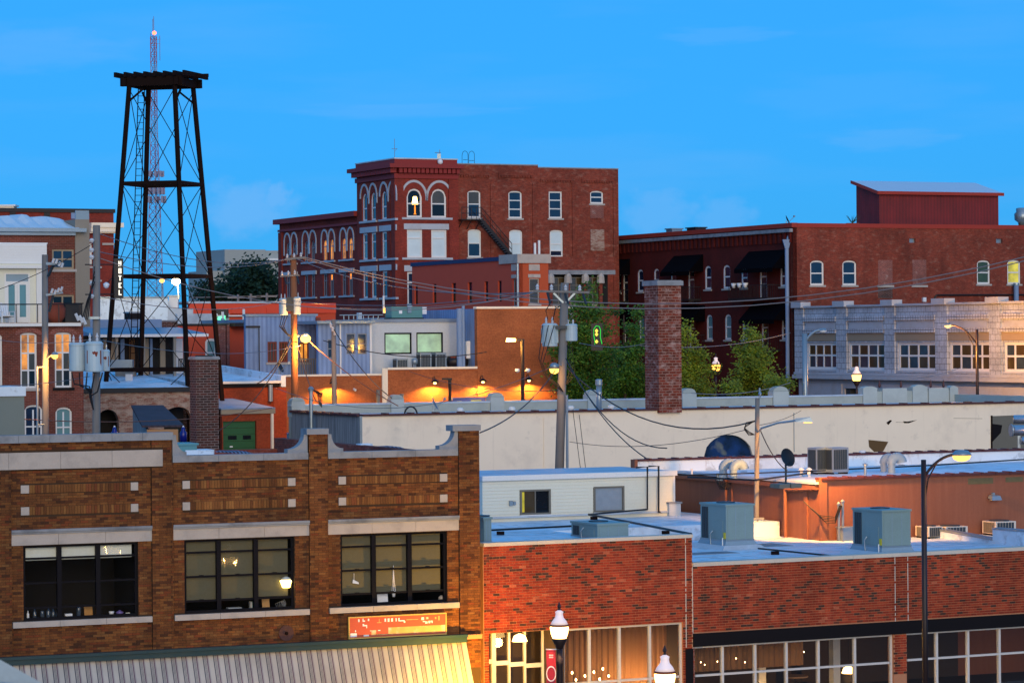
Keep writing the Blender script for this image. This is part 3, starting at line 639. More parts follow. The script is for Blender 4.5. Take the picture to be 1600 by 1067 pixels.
u, z = fa.fv(448, 989); rp = thing('round_plate', 'round rusty brown wall plate on the brick below a window', 'wall plate', fa.W(u, .07, z), fa.a)
k = MB(); k.tube((0, 0, 0), (0, -.04, 0), .21, 24); part('plate', k, pmat('plate_rust', (.07,.022,.018), .6, var=.3, scale=5), rp); k = MB(); k.tube((0, -.04, 0), (0, -.07, 0), .05, 10); part('bolt', k, M['rustiron'], rp)
z_ft = mean([za(0, 1022), za(300, 1012), za(600, 999)])
part('awning_fascia', MB().box(0, ub[2][1]+.15, -.14, 0, z_ft-.22, z_ft-.08).box(0, ub[2][1]+.15, -.2, 0, z_ft-.078, z_ft), M['teal'], A)
part('ledge_board', MB().box(ub[2][1]+.153, UEND, -.12, 0, z_ft-.14, z_ft-.02), M['lightwood'], A)
aw0, aw1 = 0.0, ub[2][1]+.17
aw = thing('striped_awning', 'long grey and cream striped canvas awning over the shop front', 'awning', fa.W(aw0, -.02, z_ft-.22), fa.a)
def stripemat():
    m, t, b = newmat('striped_canvas'); s = t.nodes.new('ShaderNodeSeparateXYZ'); t.links.new(objco(t), s.inputs[0])
    d = t.nodes.new('ShaderNodeMath'); d.operation = 'DIVIDE'; d.inputs[1].default_value = .292; t.links.new(s.outputs[0], d.inputs[0])
    f = t.nodes.new('ShaderNodeMath'); f.operation = 'FRACT'; t.links.new(d.outputs[0], f.inputs[0])
    r = t.nodes.new('ShaderNodeValToRGB'); r.color_ramp.interpolation = 'CONSTANT'; e = r.color_ramp.elements
    cr_, gr, pu = (.42,.40,.36,1), (.085,.085,.10,1), (.12,.075,.10,1)
    seq = [(0, cr_), (.42, gr), (.53, cr_), (.585, gr), (.635, cr_), (.685, gr), (.735, cr_), (.79, pu), (.90, (.30,.28,.28,1))]
    e[0].position, e[0].color = seq[0]; e[1].position, e[1].color = seq[1]
    for p, c in seq[2:]: q = e.new(p); q.color = c
    t.links.new(f.outputs[0], r.inputs[0])
    c = mixn(t, 1.0, r.outputs[0], ramp(t, noise(t, objco(t), .8, 6), .3, .7, (.8,.8,.8), (1.1,1.1,1.1)), 'MULTIPLY')
    t.links.new(c, b.inputs['Base Color']); b.inputs['Roughness'].default_value = .85
    return m
canvas = stripemat()
nseg = 44; mb = MB(); L_ = aw1-aw0
for i in range(nseg+1):
    u = L_*i/nseg; s = .012*sin(i*2.2)
    for o_, d_ in ((.0, 0), (-.45, -.95+s), (-.92, -1.92+s*2)): mb.v.append((u, o_, d_))
for i in range(nseg):
    for k in range(2): a = i*3+k; mb.f.append((a, a+3, a+4, a+1))
part('canvas', mb, canvas, aw)
part('valance', MB().box(0, L_, -.93, -.92, -2.2, -1.93), canvas, aw)
part('awning_frame', MB().tube((0, -.92, -1.94), (L_, -.92, -1.94), .02, 6).tube((.02, 0, -1.9), (.02, -.9, -1.94), .018, 6).tube((L_-.02, 0, -1.9), (L_-.02, -.9, -1.94), .018, 6).tube((L_-.02, 0, -.05), (L_-.02, -.9, -1.9), .018, 6), M['galv'], aw)
# things lying on A's roof, just behind the parapet
def on_roof(x, y, D): return P(x, y, D)
rt = on_roof(560, 701, 92)
def tarp(x0, x1, y, D, lab, mat, w=.5, h=.07):
    p, q = P(x0, y, D), P(x1, y+4, D+1.2); n = 14; mb = MB(); d = q-p
    for i in range(n+1):
        t = i/n; e = min(1, t*6, (1-t)*5)
        for j in range(6):
            a = pi*j/5; r = h*e*(1+.25*sin(9*t+j)); mb.v.append((d.x*t, d.y*t-cos(a)*w*.5, d.z*t+sin(a)*r+.01))
    for i in range(n):
        for j in range(5): k = i*6+j; mb.f.append((k, k+1, k+7, k+6))
    return single('roof_tarp', mb, mat, lab, 'tarp', p, smooth=True)
darktarp = wavemat('ribbed_dark_tarp', (.03,.035,.06), (.14,.18,.28), .22)
tarp(335, 400, 706, 92, 'dark rolled tarp on the flat roof before the green garage door', darktarp)
tarp(572, 640, 699, 92.5, 'dark ribbed tarp lying on the roof behind the right parapet', darktarp)
z = P(300, 705, 91)
single('roof_hatch', MB().box(0, .55, 0, 1, 0, .28).box(-.05, .6, -.05, 1.05, .28, .34), M['tealbox'], 'pale teal roof hatch box behind the parapet step', 'roof hatch', P(280, 700, 90)-Vector((0,0,.2)), fa.a)
single('membrane_patch', MB().box(0, .9, 0, .8, 0, .16), M['membrane'], 'white folded roofing membrane on the roof beside the tall chimney', 'roofing membrane', P(290, 709, 90)-Vector((0,0,.05)), fa.a)
single('membrane_patch', MB().hexa([(0,0,0),(.5,0,0),(.5,.6,0),(0,.6,0),(.12,.1,.28),(.5,.1,.28),(.5,.5,.28),(.12,.5,.28)]), M['membrane'], 'small white roofing membrane lump at end of ribbed tarp', 'roofing membrane', P(560, 703, 91)-Vector((0,0,.1)), fa.a)
# chimney rising behind A
def chimney(name, x0, xc, x1, ytop, ybot, D, mat, label, capmat, caph=.15, over=.06):
    p = P(xc, HY, D); a = radians(24.7); fr = Frame(xc, D, 24.7)
    u1 = fr.fv(x1, HY)[0]; v1 = fr.fu(x0, HY, 0)[0]
    zt = fr.fv(xc, ytop)[1]; zb = fr.fv(xc, ybot)[1]
    t = thing(name, label, 'chimney', (fr.o[0], fr.o[1], zb), fr.a)
    h = zt-zb
    part('stack', MB().box(0, u1, 0, v1, 0, h-caph), mat, t)
    part('cap', MB().box(-over, u1+over, -over, v1+over, h-caph, h-.03).box(-over*.3, u1+over*.3, -over*.3, v1+over*.3, h-.03, h), capmat, t)
    part('flue', MB().box(u1*.2, u1*.8, v1*.2, v1*.8, h, h+.04), M['fascia'], t)
    return t, fr
chimney('brick_chimney', 296, 306, 341, 557, 800, 118, M['chimbrick2'], 'dark brick chimney with mortar lines rising behind the stepped parapet', M['stone'], .12, .05)
# ---------------------------------------------------------------- B: single-storey red brick shop with white roof
fb = Frame(752, 83.3, 27)
B = fthing('red_brick_shop', 'single storey red brick shop with white framed windows and flat white roof', 'building', fb)
zb_ = lambda x, y, v=0: fb.fv(x, y, v)[1]
ubx = lambda x, y=900: fb.fv(x, y)[0]
cL = mean([zb_(752, 847), zb_(1081, 835.7)]); cLb = cL-.10
cR = mean([zb_(1081, 880), zb_(1340, 866.6), zb_(1600, 853)]); cRb = cR-.11
uJ = ubx(1082); uE = ubx(1900)
g1 = (ubx(764, 1000), ubx(1068, 1000)); zg1 = mean([zb_(764, 987), zb_(1068, 974)])
zf_t = mean([zb_(1081, 991), zb_(1340, 974), zb_(1600, 957)]); zf_b = zf_t-.38
g2 = (ubx(1085, 1040), ubx(1397, 1020)); g3 = (ubx(1417, 1020), uE-.6)
Hs = [(g1[0], g1[1], .35, zg1), (g2[0], g2[1], .35, zf_t), (g3[0], g3[1], .35, zf_t)]
bwB, bhB, jB = .207, .0735, .012
regs = [(0.02, uJ-.006, 1.2, cLb, 0, Hs), (uJ+.006, uE, 1.2, cRb, 0, Hs+[(g2[1]-.01, g3[0]+.01, zf_b, zf_t)])]
place_bricks(lay(regs, bwB, bhB, jB, .04), fb, B, M['red_brick'], bwB, bhB, jB, .04, 752, 1600)
w = MB().wall('u', 0, uJ, 0, cLb, .010, .33, Hs[:1]).wall('u', uJ, uE, 0, cRb, .010, .33, Hs[1:])
part('wall', w, M['mortar_light'], B)
for x in (1071.5, 1082, 1398.5, 1418.5) : part('control_joint', MB().box(ubx(x)-.012, ubx(x)+.012, -.003, .02, zf_t if x > 1100 else 1.3, cRb if x > 1075 else cLb), M['coping'], B)
n = 8
for k in range(n): part('coping', MB().box(uJ*k/n+.003, uJ*(k+1)/n-.003, -.05, .38, cLb, cL), M['coping'], B)
n = 14; ww = uE-uJ
for k in range(n): part('coping', MB().box(uJ+ww*k/n+.003, uJ+ww*(k+1)/n-.003, -.05, .38, cRb, cR), M['coping'], B)
part('fascia', MB().box(g2[0]-.05, uE, -.06, .2, zf_b, zf_t), M['fascia'], B)
part('column', MB().box(ubx(1070), ubx(1082), -.02, .0095, 0, zb_(1076, 1013)), M['fascia'], B)
zRL, zRR = 5.36, 4.74; BD = 27.0
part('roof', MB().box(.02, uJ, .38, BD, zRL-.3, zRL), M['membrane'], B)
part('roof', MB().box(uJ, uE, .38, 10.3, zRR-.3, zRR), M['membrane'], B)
for k in range(12):
    v = 1.2+1.9*k
    part('membrane_seam', MB().box(.05, uJ-.05, v, v+.06, zRL-.002, zRL+.006), M['membrane2'], B)
    if v < 10: part('membrane_seam', MB().box(uJ+.05, uE-.4, v+.4, v+.46, zRR-.002, zRR+.006), M['membrane2'], B)
for u_, v_, a_, b_ in ((2.5, 8, 1.4, .9), (5.2, 13, .9, 1.2), (9.5, 4.5, 1.6, .8), (13.2, 6.3, 1.0, 1.3)): part('roof_patch', MB().box(u_, u_+a_, v_, v_+b_, (zRL if u_ < 7 else zRR)-.002, (zRL if u_ < 7 else zRR)+.012), M['stone'], B)
part('party_wall', MB().box(0, .3, .34, BD, 0, zRL-.31).box(uE-.3, uE, .34, 10.3, 0, zRR-.31), M['mortar_light'], B)
# inside of the shop
rm = MB().box(.35, uE-.35, 7.5, 7.6, 0, 4.2).box(.35, uE-.35, .4, 7.5, .02, .06).box(.35, uE-.35, .4, 7.5, 4.1, 4.16).box(uJ-.1, uJ+.1, .4, 7.5, .06, 4.1)
part('shop_room', rm, M['roomwall'], B)
for u_ in (uJ+1.5, uJ+4.2, uJ+6.9, uE-2): part('reflection_column', MB().box(u_, u_+.25, 3.2, 3.45, .06, 4.1), M['white'], B)  # white columns added to stand in for pale reflections in the shop glass
for v_, z_ in ((5.2, 2.9), (6.6, 2.2)): part('interior_shelf', MB().box(uJ+2, uE-1, v_, v_+.3, z_, z_+.08), M['white'], B)
# window groups
def shopwin(u0, u1, ztop, zbot, mull, trans, v=.10, name='shop_window', gm=None):
    fm = MB(); t = .06
    fm.box(u0, u0+t, v, v+.1, zbot, ztop).box(u1-t, u1, v, v+.1, zbot, ztop).box(u0+t, u1-t, v, v+.1, ztop-t, ztop).box(u0+t, u1-t, v, v+.1, zbot, zbot+t)
    for m in mull: fm.box(m-.035, m+.035, v-.01, v+.11, zbot+t, ztop-t)
    f = part(name, fm, M['alum'], B); us = [u0+t]+mull+[u1-t]; zs = [zbot+t]+trans+[ztop-t]
    tb = MB()
    for z in trans:
        for a, b in zip(us, us[1:]): tb.box(a+.036, b-.036, v, v+.1, z-.03, z+.03)
    part('transom', tb, M['alum'], f)
    for a, b in zip(us, us[1:]):
        for c, d in zip(zs, zs[1:]): part('pane', MB().box(a, b, v+.045, v+.051, c, d), gm or M['shopglass'], f)
    return f
uS = ubx(882, 1030)
ztr1 = mean([zb_(924, 1065.7), zb_(1063, 1058)])
shopwin(uS, g1[1], zg1, .4, [ubx(x, 1030) for x in (924, 971, 1018.5)], [ztr1])
ztr2 = mean([zb_(1090, 1056), zb_(1340, 1039)]); 
shopwin(g2[0], g2[1], zf_b, .4, [ubx(x, 1030) for x in (1132, 1183, 1232, 1282, 1339)], [ztr2])
shopwin(g3[0], g3[1], zf_b, .4, [ubx(x, 1010) for x in (1467, 1516, 1565, 1616)], [mean([zb_(1420, 1033), zb_(1600, 1018)])])
# recessed vestibule with yellow-lit frames
vd = 1.1
part('vestibule_wall', MB().box(uS-.06, uS-.004, .0, vd+.1, .3, zg1).box(g1[0]-.05, uS-.06, vd+.6, vd+.65, .3, zg1), M['roomwall'], B)
fm = MB(); ud0, ud1 = g1[0]+.02, uS-.07; dw = ud1-ud0
posts = [0, .27, .50, .72, .97]
for p in posts: fm.box(ud0+dw*p, ud0+dw*p+(.13 if p == .27 else .06), vd, vd+.1, .3, zg1)
fv_ = part('vestibule_frame', fm, M['alum'], B)
tb = MB()
for i in range(4):
    a = ud0+dw*posts[i]+(.131 if i == 1 else .061); b = ud0+dw*posts[i+1]-.002
    tb.box(a, b, vd+.01, vd+.09, zg1-.98-.06*i, zg1-.86-.06*i)
    part('pane', MB().box(a, b, vd+.04, vd+.046, .4, zg1-.02), M['shopglass'], fv_)
part('transom', tb, M['alum'], fv_)
# curtains behind the glass; their warm glow stands in for a sunset reflection
def curtain(x0, x1, ztop, zbot, v, lab, amp=.035):
    a, b = ubx(x0, 1030), ubx(x1, 1030); n = int((b-a)/.05); mb = MB()
    for i in range(n+1):
        u = (b-a)*i/n; o_ = amp*sin(i*1.7)+amp*.4*sin(i*.6)
        mb.v += [(u, o_, 0), (u, o_, ztop-zbot)]
        if i: k = 2*i; mb.f.append((k-2, k, k+1, k-1))
    return single('curtain', mb, M['curtain'], lab, 'curtain', fb.W(a, v, zbot), fb.a)
curtain(884, 1066, zg1-.05, .5, .9, 'long brown curtain, lit to stand in for a sunset reflection, behind the window nearest the globe lamps')
curtain(1087, 1278, zf_b-.05, ztr2+.02, .8, 'brown pleated curtain hung in upper panes under black fascia')
# pendant bulbs
for k, (x, y) in enumerate(((894, 1050), (900, 1061), (914, 1055), (928, 1049), (942, 1044), (951, 1055), (937, 1060))):
    u, z = fb.fv(x, y, .45); t = thing('pendant_bulb', 'small glowing pendant bulb hanging behind the shop glass', 'light bulb', fb.W(u, .45, z), 0, 'pendant bulbs behind the shop glass')
    part('glass_bulb', MB().lathe([(.008,-.045),(.025,-.025),(.026,0),(.012,.03)], n=8), M['bulb'], t, smooth=True)
    part('flex', MB().tube((0,0,.03), (0,0,zg1-z-.02), .004, 4), M['wire'], t)
for k, (x, y) in enumerate(((1095, 1034), (1101, 1038), (1121, 1033), (1127, 1036), (1150, 1028), (1164, 1034), (1256, 1018))):
    u, z = fb.fv(x, y, .5); t = thing('fairy_light', 'tiny warm light on a string before the brown pleated curtain', 'light bulb', fb.W(u, .5, z), 0, 'tiny lights before the pleated curtain')
    part('glass_bulb', MB().lathe([(.005,-.02),(.012,-.01),(.012,.01),(.005,.02)], n=6), M['bulb'], t); part('flex', MB().tube((0,0,.02), (0,0,zf_b-z-.02), .003, 4), M['wire'], t)
# ceiling lamp inside the right room, table and chairs seen below
def room_lamp(x, y, v, e, lab):
    u, z = fb.fv(x, y, v); z = min(z, 3.9); t = thing('ceiling_lamp', lab, 'lamp', fb.W(u, v, z))
    part('shade', MB().lathe([(.22,-.1),(.16,.06),(.03,.12)], n=14), M['lampwarm'], t, smooth=True); part('rod', MB().tube((0,0,.12), (0,0,4.1-z), .01, 6), M['iron'], t)
    lamp_light(t, (0,0,-.25), e, (1,.55,.2), .15)
room_lamp(1326, 1046, 3.6, 130, 'lit dining lamp deep inside the shop behind the pleated curtain bay')
room_lamp(960, 1046, 2.2, 420, 'added warm lamp behind the long brown curtain standing in for sunset glow')  # unseen lamp added so the curtain glows in place of the sunset reflection
room_lamp(1200, 1090, 2.4, 120, 'warm ceiling lamp hung low inside the middle bay of the shop')
room_lamp(812, 996, .45, 70, 'ceiling lamp in the entrance lobby of the red brick shop')
def cafe_chair(x, v, rz, lab):
    u = ubx(x, 1050); t = thing('cafe_chair', lab, 'chair', fb.W(u, v, .06), rz, 'chairs inside the shop')
    part('seat', MB().box(-.22, .22, -.22, .22, .72, .77), M['iron'], t); part('backrest', MB().box(-.22, .22, .19, .22, .85, 1.3), M['iron'], t)
    for sx in (-.2, .2):
        for sy in (-.2, .2): part('leg', MB().tube((sx, sy, 0), (sx, sy, .72 if sy < 0 else .85), .02, 6), M['iron'], t)
def cafe_table(x, v, lab):
    u = ubx(x, 1050); t = thing('cafe_table', lab, 'table', fb.W(u, v, .06), 0, 'tables inside the shop')
    part('table_top', MB().lathe([(.4,1.0),(.42,1.02),(.42,1.05)], n=18), M['lightwood'], t); part('leg', MB().tube((0,0,.03), (0,0,1.0), .04, 8), M['iron'], t); part('foot', MB().lathe([(.25,0),(.25,.02),(.05,.04)], n=14), M['iron'], t)
cafe_chair(1290, 2.2, .6, 'black high chair inside the shop nearest the brick pier bay')
cafe_chair(1335, 2.9, 2.2, 'black high chair inside the shop beyond the wooden table')
cafe_table(1312, 2.5, 'round wooden high table inside between two black chairs')
# waist high pavement lamp whose light washes the awning end and the joint of the two fronts
p = fa.W(ua(722, 1010), -2.3, 0); t = thing('pavement_lamp', 'yellow pavement lamp on a short post before the awning end', 'lamp', p)
part('post', MB().lathe([(.10,0),(.09,.1),(.05,.15),(.045,1.6)], n=12), M['darkpole'], t, smooth=True); part('globe', MB().lathe([(.05,1.6),(.13,1.68),(.14,1.8),(.08,1.9)], n=14), M['lampyel'], t, smooth=True); part('cap', MB().lathe([(.15,1.9),(.03,1.97)], n=12), M['darkpole'], t)
lamp_light(t, (.0, .3, 1.75), 1500, (1,.50,.03), .08)

# ---------------------------------------------------------------- roof units on B
def rtu(xl, xc, xr, yt, yb, zbase, label, pal=True, seed=0, curb=True):
    u, v = fb.fz(xc, yb, zbase+.25) if curb else fb.fz(xc, yb, zbase+.05)
    o = fb.W(u, v, zbase); D = o.y; fr = Frame(xc, D, 27)
    wu = fr.fv(xr, yb)[0]; wv = fr.fu(xl, yb, 0)[0]; zt = fr.fv(xc, yt)[1]; b0 = .25 if curb else .05
    h = zt-zbase
    t = thing('rooftop_unit', label, 'rooftop unit', (fr.o[0], fr.o[1], zbase), fr.a, 'rooftop units on the white roof')
    part('cabinet', MB().box(0, wu, 0, wv, b0, h-.06), M['rtu'], t)
    part('lid', MB().box(-.03, wu+.03, -.03, wv+.03, h-.06, h), M['rtu'], t)
    k = MB(); k.lathe([(.30, 0), (.30, .03), (.05, .05)], c=(wu*.5, wv*.55, h), n=18); part('fan_grille', k, M['rtudark'], t)
    g = MB()
    for i in range(4): g.box(-.02, 0, wv*.70+.1*i, wv*.70+.06+.1*i, b0+.06, h-.12)
    part('coil_louvre', g, M['rtudark'], t)
    part('access_panel', MB().box(-.012, 0, wv*.12, wv*.42, b0+.05, b0+(h-b0)*.55), M['rtu'], t)
    for f in (.34, .68): part('panel_seam', MB().box(wu*f-.008, wu*f+.008, -.016, -.012, b0+.04, h-.08), M['curb'], t)
    part('base_rail', MB().box(-.02, wu+.02, -.02, wv+.02, b0-.002, b0+.05), M['galv'], t); part('whip_conduit', MB().path([(-.03, wv*.5, b0+.3), (-.12, wv*.5, b0+.2), (-.14, wv*.45, 0)], .022, 6), M['galv'], t)
    part('access_panel', MB().box(wu*.06, wu*.9, -.012, 0, b0+.06, h-.12), M['rtu'], t)
    if curb:
        part('curb', MB().hexa([(-.14,-.14,0),(wu+.14,-.14,0),(wu+.14,wv+.14,0),(-.14,wv+.14,0),(-.02,-.02,b0),(wu+.02,-.02,b0),(wu+.02,wv+.02,b0),(-.02,wv+.02,b0)]), M['curb'], t)
        part('membrane_skirt', MB().hexa([(-.3,-.3,0),(wu+.3,-.3,0),(wu+.3,wv+.3,0),(-.3,wv+.3,0),(-.15,-.15,.13),(wu+.15,-.15,.13),(wu+.15,wv+.15,.13),(-.15,wv+.15,.13)]), M['membrane2'], t)
        part('drain_pipe', MB().tube((-.06, .1, b0+.1), (-.12, .02, b0+.1), .02, 6).tube((-.12, .02, b0+.1), (-.12, .02, .05), .02, 6), M['white'], t)
    if pal: part('tag', MB().box(-.016, -.005, .02, .14, b0+.08, b0+.28), M['yellow'], t)
    return t
rtu(1095, 1132, 1178, 788, 846, zRR, 'blue grey rooftop unit on flared curb beside the wooden pole')
rtu(1333, 1376, 1423, 797, 856, zRR, 'blue grey rooftop unit with yellow tag beside the slanted parapet')
rtu(893, 931, 982, 818, 842, zRL, 'low blue grey rooftop unit half hidden behind the brick parapet', pal=False, curb=False)
rtu(735, 753.5, 768, 808, 848, zRL, 'pale teal rooftop unit peeking from behind the brown brick pier', pal=False, curb=False)
# gas pipes on the roof
def pipe(pts, r, label, blocks=()):
    t = thing('gas_pipe', label, 'pipe', pts[0], 0, 'black gas pipes on the white roof')
    o = Vector(pts[0]); part('pipe_run', MB().path([Vector(p)-o for p in pts], r, 6), M['blackpipe'], t)
    for b in blocks: part('pipe_block', MB().box(b[0]-o.x-.12, b[0]-o.x+.12, b[1]-o.y-.1, b[1]-o.y+.1, b[2]-o.z-.12, b[2]-o.z-.02), M['rustiron'], t)
    return t
def rp(x, y, z): u, v = fb.fz(x, y, z); return fb.W(u, v, z)
ZP = zRL+.14
fp = Frame(1054, 103.5, 24.7); px0 = fp.fv(750, HY)[0]
a, b, c = rp(766, 828, ZP), rp(895, 821.5, ZP), rp(920, 803.5, ZP)
pipe([a, b], .035, 'short black gas pipe running to the low rooftop unit', [rp(782, 829, ZP)])
d = rp(1080, 834, ZP); pipe([c, rp(1000, 818.5, ZP), d], .04, 'long diagonal black gas pipe crossing the white roof', [rp(928, 806, ZP), rp(1040, 828, ZP)])
e = fp.fv(1011.5, 790, -.12); wtop = fp.W(fp.fv(1011.5, 728, -.12)[0], -.12, fp.fv(1011.5, 729, -.12)[1]); wbot = fp.W(e[0], -.12, ZP)
pipe([wtop+Vector((-.4, -.1, -.02)), wtop, wbot, c], .035, 'black pipe down the siding penthouse wall then along the roof')
wtop = fp.W(fp.fv(1029, 728, -.12)[0], -.12, fp.fv(1029, 728, -.12)[1]); wbot = fp.W(fp.fv(1029, 790, -.12)[0], -.12, ZP-.1)
pipe([wtop+Vector((-.35, -.1, 0)), wtop, wbot, rp(1092, 812, zRR+.14)], .035, 'black pipe dropping beside the penthouse corner towards the curb unit', [rp(1086, 812, zRR+.12)])
pipe([rp(1185, 856.5, zRR+.12), rp(1310, 869, zRR+.12)], .03, 'thin black pipe between the two big rooftop units', [rp(1211, 860, zRR+.12)])
# low white membrane walls on the roof
def lowwall(x0, y0, x1, zt, zbase, wd, lab):
    u, v = fb.fz(x0, y0, zbase); u1 = fb.fz(x1, y0, zbase)[0]
    t = thing('roof_upstand', lab, 'roof wall', fb.W(u, v, zbase), fb.a)
    part('upstand_body', MB().box(0, u1-u, 0, wd, 0, zt-.06), M['membrane2'], t); part('upstand_cap', MB().box(-.04, u1-u+.04, -.04, wd+.04, zt-.06, zt), M['stone'], t)
lowwall(1176, 838, 1198, .62, zRR, .45, 'short grey capped white upstand behind the wooden pole')
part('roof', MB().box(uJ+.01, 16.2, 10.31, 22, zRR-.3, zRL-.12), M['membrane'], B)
lowwall(1046, 806, 1071, .48, zRL-.12, .5, 'small capped white upstand at the penthouse corner')
# stepped membrane parapet at the right end of the roof
ur = fb.fv(1600, 850, 2.0)[0]; 
bt = fthing('stepped_parapet', 'white membrane parapet with slanted grey top stepping up beside condensers', 'parapet', fb)
v1, z1 = fb.fu(1428, 822, ur); v2, z2 = fb.fu(1551, 844, ur); v3, z3 = fb.fu(1552, 827, ur); v4, z4 = fb.fu(1640, 834, ur)
k = MB().prism([(ur, v1, zRR), (ur, v2, zRR), (ur, v2, z2), (ur, v1, z1)], (.28, 0, 0)).prism([(ur, v2, zRR), (ur, .4, zRR), (ur, .4, z4), (ur, v2, z3)], (.28, 0, 0))
part('parapet_body', k, M['membrane'], bt)
k = MB().hexa([(ur-.03,v1,z1),(ur+.31,v1,z1),(ur+.31,v2,z2),(ur-.03,v2,z2),(ur-.03,v1,z1+.06),(ur+.31,v1,z1+.06),(ur+.31,v2,z2+.06),(ur-.03,v2,z2+.06)])
k.hexa([(ur-.03,v2,z3),(ur+.31,v2,z3),(ur+.31,.4,z4),(ur-.03,.4,z4),(ur-.03,v2,z3+.06),(ur+.31,v2,z3+.06),(ur+.31,.4,z4+.06),(ur-.03,.4,z4+.06)])
part('metal_cap', k, M['galv'], bt)

# ---------------------------------------------------------------- siding penthouse on B's roof
pz0, pz1 = fp.fv(1000, 799)[1]-.1, mean([fp.fv(760, 742)[1], fp.fv(1050, 737)[1]])
fp2 = Frame(1054, 103.5, 24.7, opx=752, z0=zRL)
PH = fthing('siding_penthouse', 'low roof house with cream lap siding and two small windows', 'roof house', fp2)
U = fp2.fv(1054, 760)[0]; zt = pz1-.16; wn_ = [fp2.rect('u', 0, 814, 767, 859, 801), fp2.rect('u', 0, 929, 762, 974, 797)]
wn_ = [(a, b, max(c, zRL+.12), d) for a, b, c, d in wn_]
part('wall', MB().wall('u', 0, U, zRL-.3, zt, .03, .15, wn_).box(U-.15, U, .15, 4, zRL-.3, zt).box(0, .15, .15, 4, zRL-.3, zt).box(0, U, 4, 4.15, zRL-.3, zt), M['siding'], PH)
nb = 11; hb = (zt-zRL-.02)/nb
for k in range(nb):
    z = zRL+.02+k*hb; segs = [(0.0, U-.06)]
    for h in wn_:
        if h[2]-.05 < z+hb*.6 and h[3]+.05 > z+hb*.4: segs = [s for a, b in segs for s in (((a, h[0]-.05), (h[1]+.05, b)) if a < h[0] < b else ((a, b),))]
    for a, b in segs:
        part('siding_board', MB().hexa([(a,-.004,z),(b,-.004,z),(b,.03,z),(a,.03,z),(a,.022,z+hb),(b,.022,z+hb),(b,.03,z+hb),(a,.03,z+hb)]), M['siding'], PH)
part('fascia_board', MB().box(-.05, U+.05, -.12, -.05, zt, zt+.17), M['white'], PH); part('roof', MB().box(-.05, U+.05, -.049, 4.2, zt, zt+.15), M['membrane2'], PH)
part('corner_board', MB().box(U-.06, U+.01, -.02, .03, zRL, zt), M['white'], PH)
part('base_flashing', MB().box(0, U, -.06, -.006, zRL, zRL+.06), M['membrane2'], PH)
for i, (a, b, c, d) in enumerate(wn_):
    fm = MB().box(a-.04, a+.03, -.02, .1, c-.04, d+.04).box(b-.03, b+.04, -.02, .1, c-.04, d+.04).box(a+.03, b-.03, -.02, .1, d-.02, d+.04).box(a+.03, b-.03, -.02, .1, c-.04, c+.02)
    if i == 0: fm.box((a+b)/2-.02, (a+b)/2+.02, 0, .08, c+.02, d-.02)
    f = part('window', fm, M['bronze'], PH)
    if i == 0:
        part('pane', MB().box(a+.03, (a+b)/2-.02, .04, .046, c+.02, d-.02), M['panedim'], f); part('pane', MB().box((a+b)/2+.02, b-.03, .04, .046, c+.02, d-.02), M['paneblk'], f)
        part('lit_strip', MB().box(a+.032, a+.14, .032, .038, c+.05, d-.04), M['paneyel'], f)
    else: part('pane', MB().box(a+.03, b-.03, .04, .046, c+.02, d-.02), pmat('frosted_pane', (.26,.32,.38), .35, var=.3, scale=5), f)
    part('sill', MB().box(a-.06, b+.06, -.06, -.021, c-.07, c-.04), M['white'], f)
u, z = fp2.fv(795, 786); single('electric_box', MB().box(0, .12, -.08, 0, 0, .16).box(.15, .24, -.06, 0, .02, .14), M['galv'], 'small grey electric box on the cream siding', 'electric box', fp2.W(u, -.005, z-.08), fp2.a)
# ---------------------------------------------------------------- F: brown stucco building with tile copings
ff = Frame(1280, 97.5, 24.7)
Fb = fthing('stucco_building', 'brown stucco building with tile coped parapet and white roof', 'building', ff)
zF = mean([ff.fv(1290, 745)[1], ff.fv(1600, 735)[1]]); VD = ff.fu(1055, 752, 0)[0]; UF = ff.fv(1900, 740)[0]
part('wall', MB().box(0, UF, 0, .3, 0, zF-.1), M['stucco'], Fb); part('side_wall', MB().box(0, .3, .3, VD+.5, 0, zF-.25), M['stucco'], Fb)
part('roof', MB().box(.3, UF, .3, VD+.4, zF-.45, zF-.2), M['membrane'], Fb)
part('eave_gutter', MB().box(-.14, -.004, .1, VD+.4, zF-.42, zF-.28), M['stucco'], Fb); part('eave_edge', MB().box(-.16, .32, .05, VD+.5, zF-.245, zF-.17), M['membrane2'], Fb)
part('corner_pilaster', MB().box(-.06, .22, -.06, -.002, 0, zF-.02), M['stucco'], Fb)
part('wall_panel', MB().box(-.05, -.004, .8, 1.0, 0, zF-.42), M['stucco'], Fb)
def tiles(root, ax, a0, a1, b, z, w, n, mat):
    s = (a1-a0)/n
    for k in range(n):
        mb = MB(); r = .05
        for t0, t1, hh in ((0, .86, .07), (.80, 1.0, .10)):
            p, q = a0+(k+t0)*s, a0+(k+t1)*s
            pts = []
            for zz, e in ((0, 0), (hh, 0)): pts += [zz]
            if ax == 'u': mb.box(p, q, b-w, b+w, z, z+hh)
            else: mb.box(b-w, b+w, p, q, z, z+hh)
        part('coping_tile', mb, mat, root)
tiles(Fb, 'u', 0, UF, .12, zF-.1, .22, 28, M['tile'])
ul = ff.fv(996, 722, VD)[0]; zRP = mean([ff.fv(1000, 718, VD)[1], ff.fv(1600, 699.5, VD)[1]])
part('rear_parapet', MB().box(ul, UF+2, VD, VD+.3, 0, zRP-.08), M['membrane'], Fb)
tiles(Fb, 'u', ul, UF+2, VD+.12, zRP-.08, .2, 36, M['tile'])
part('end_post', MB().box(ul-.12, ul, VD-.02, VD+.3, zF-1, zRP-.02), M['stucco'], Fb)
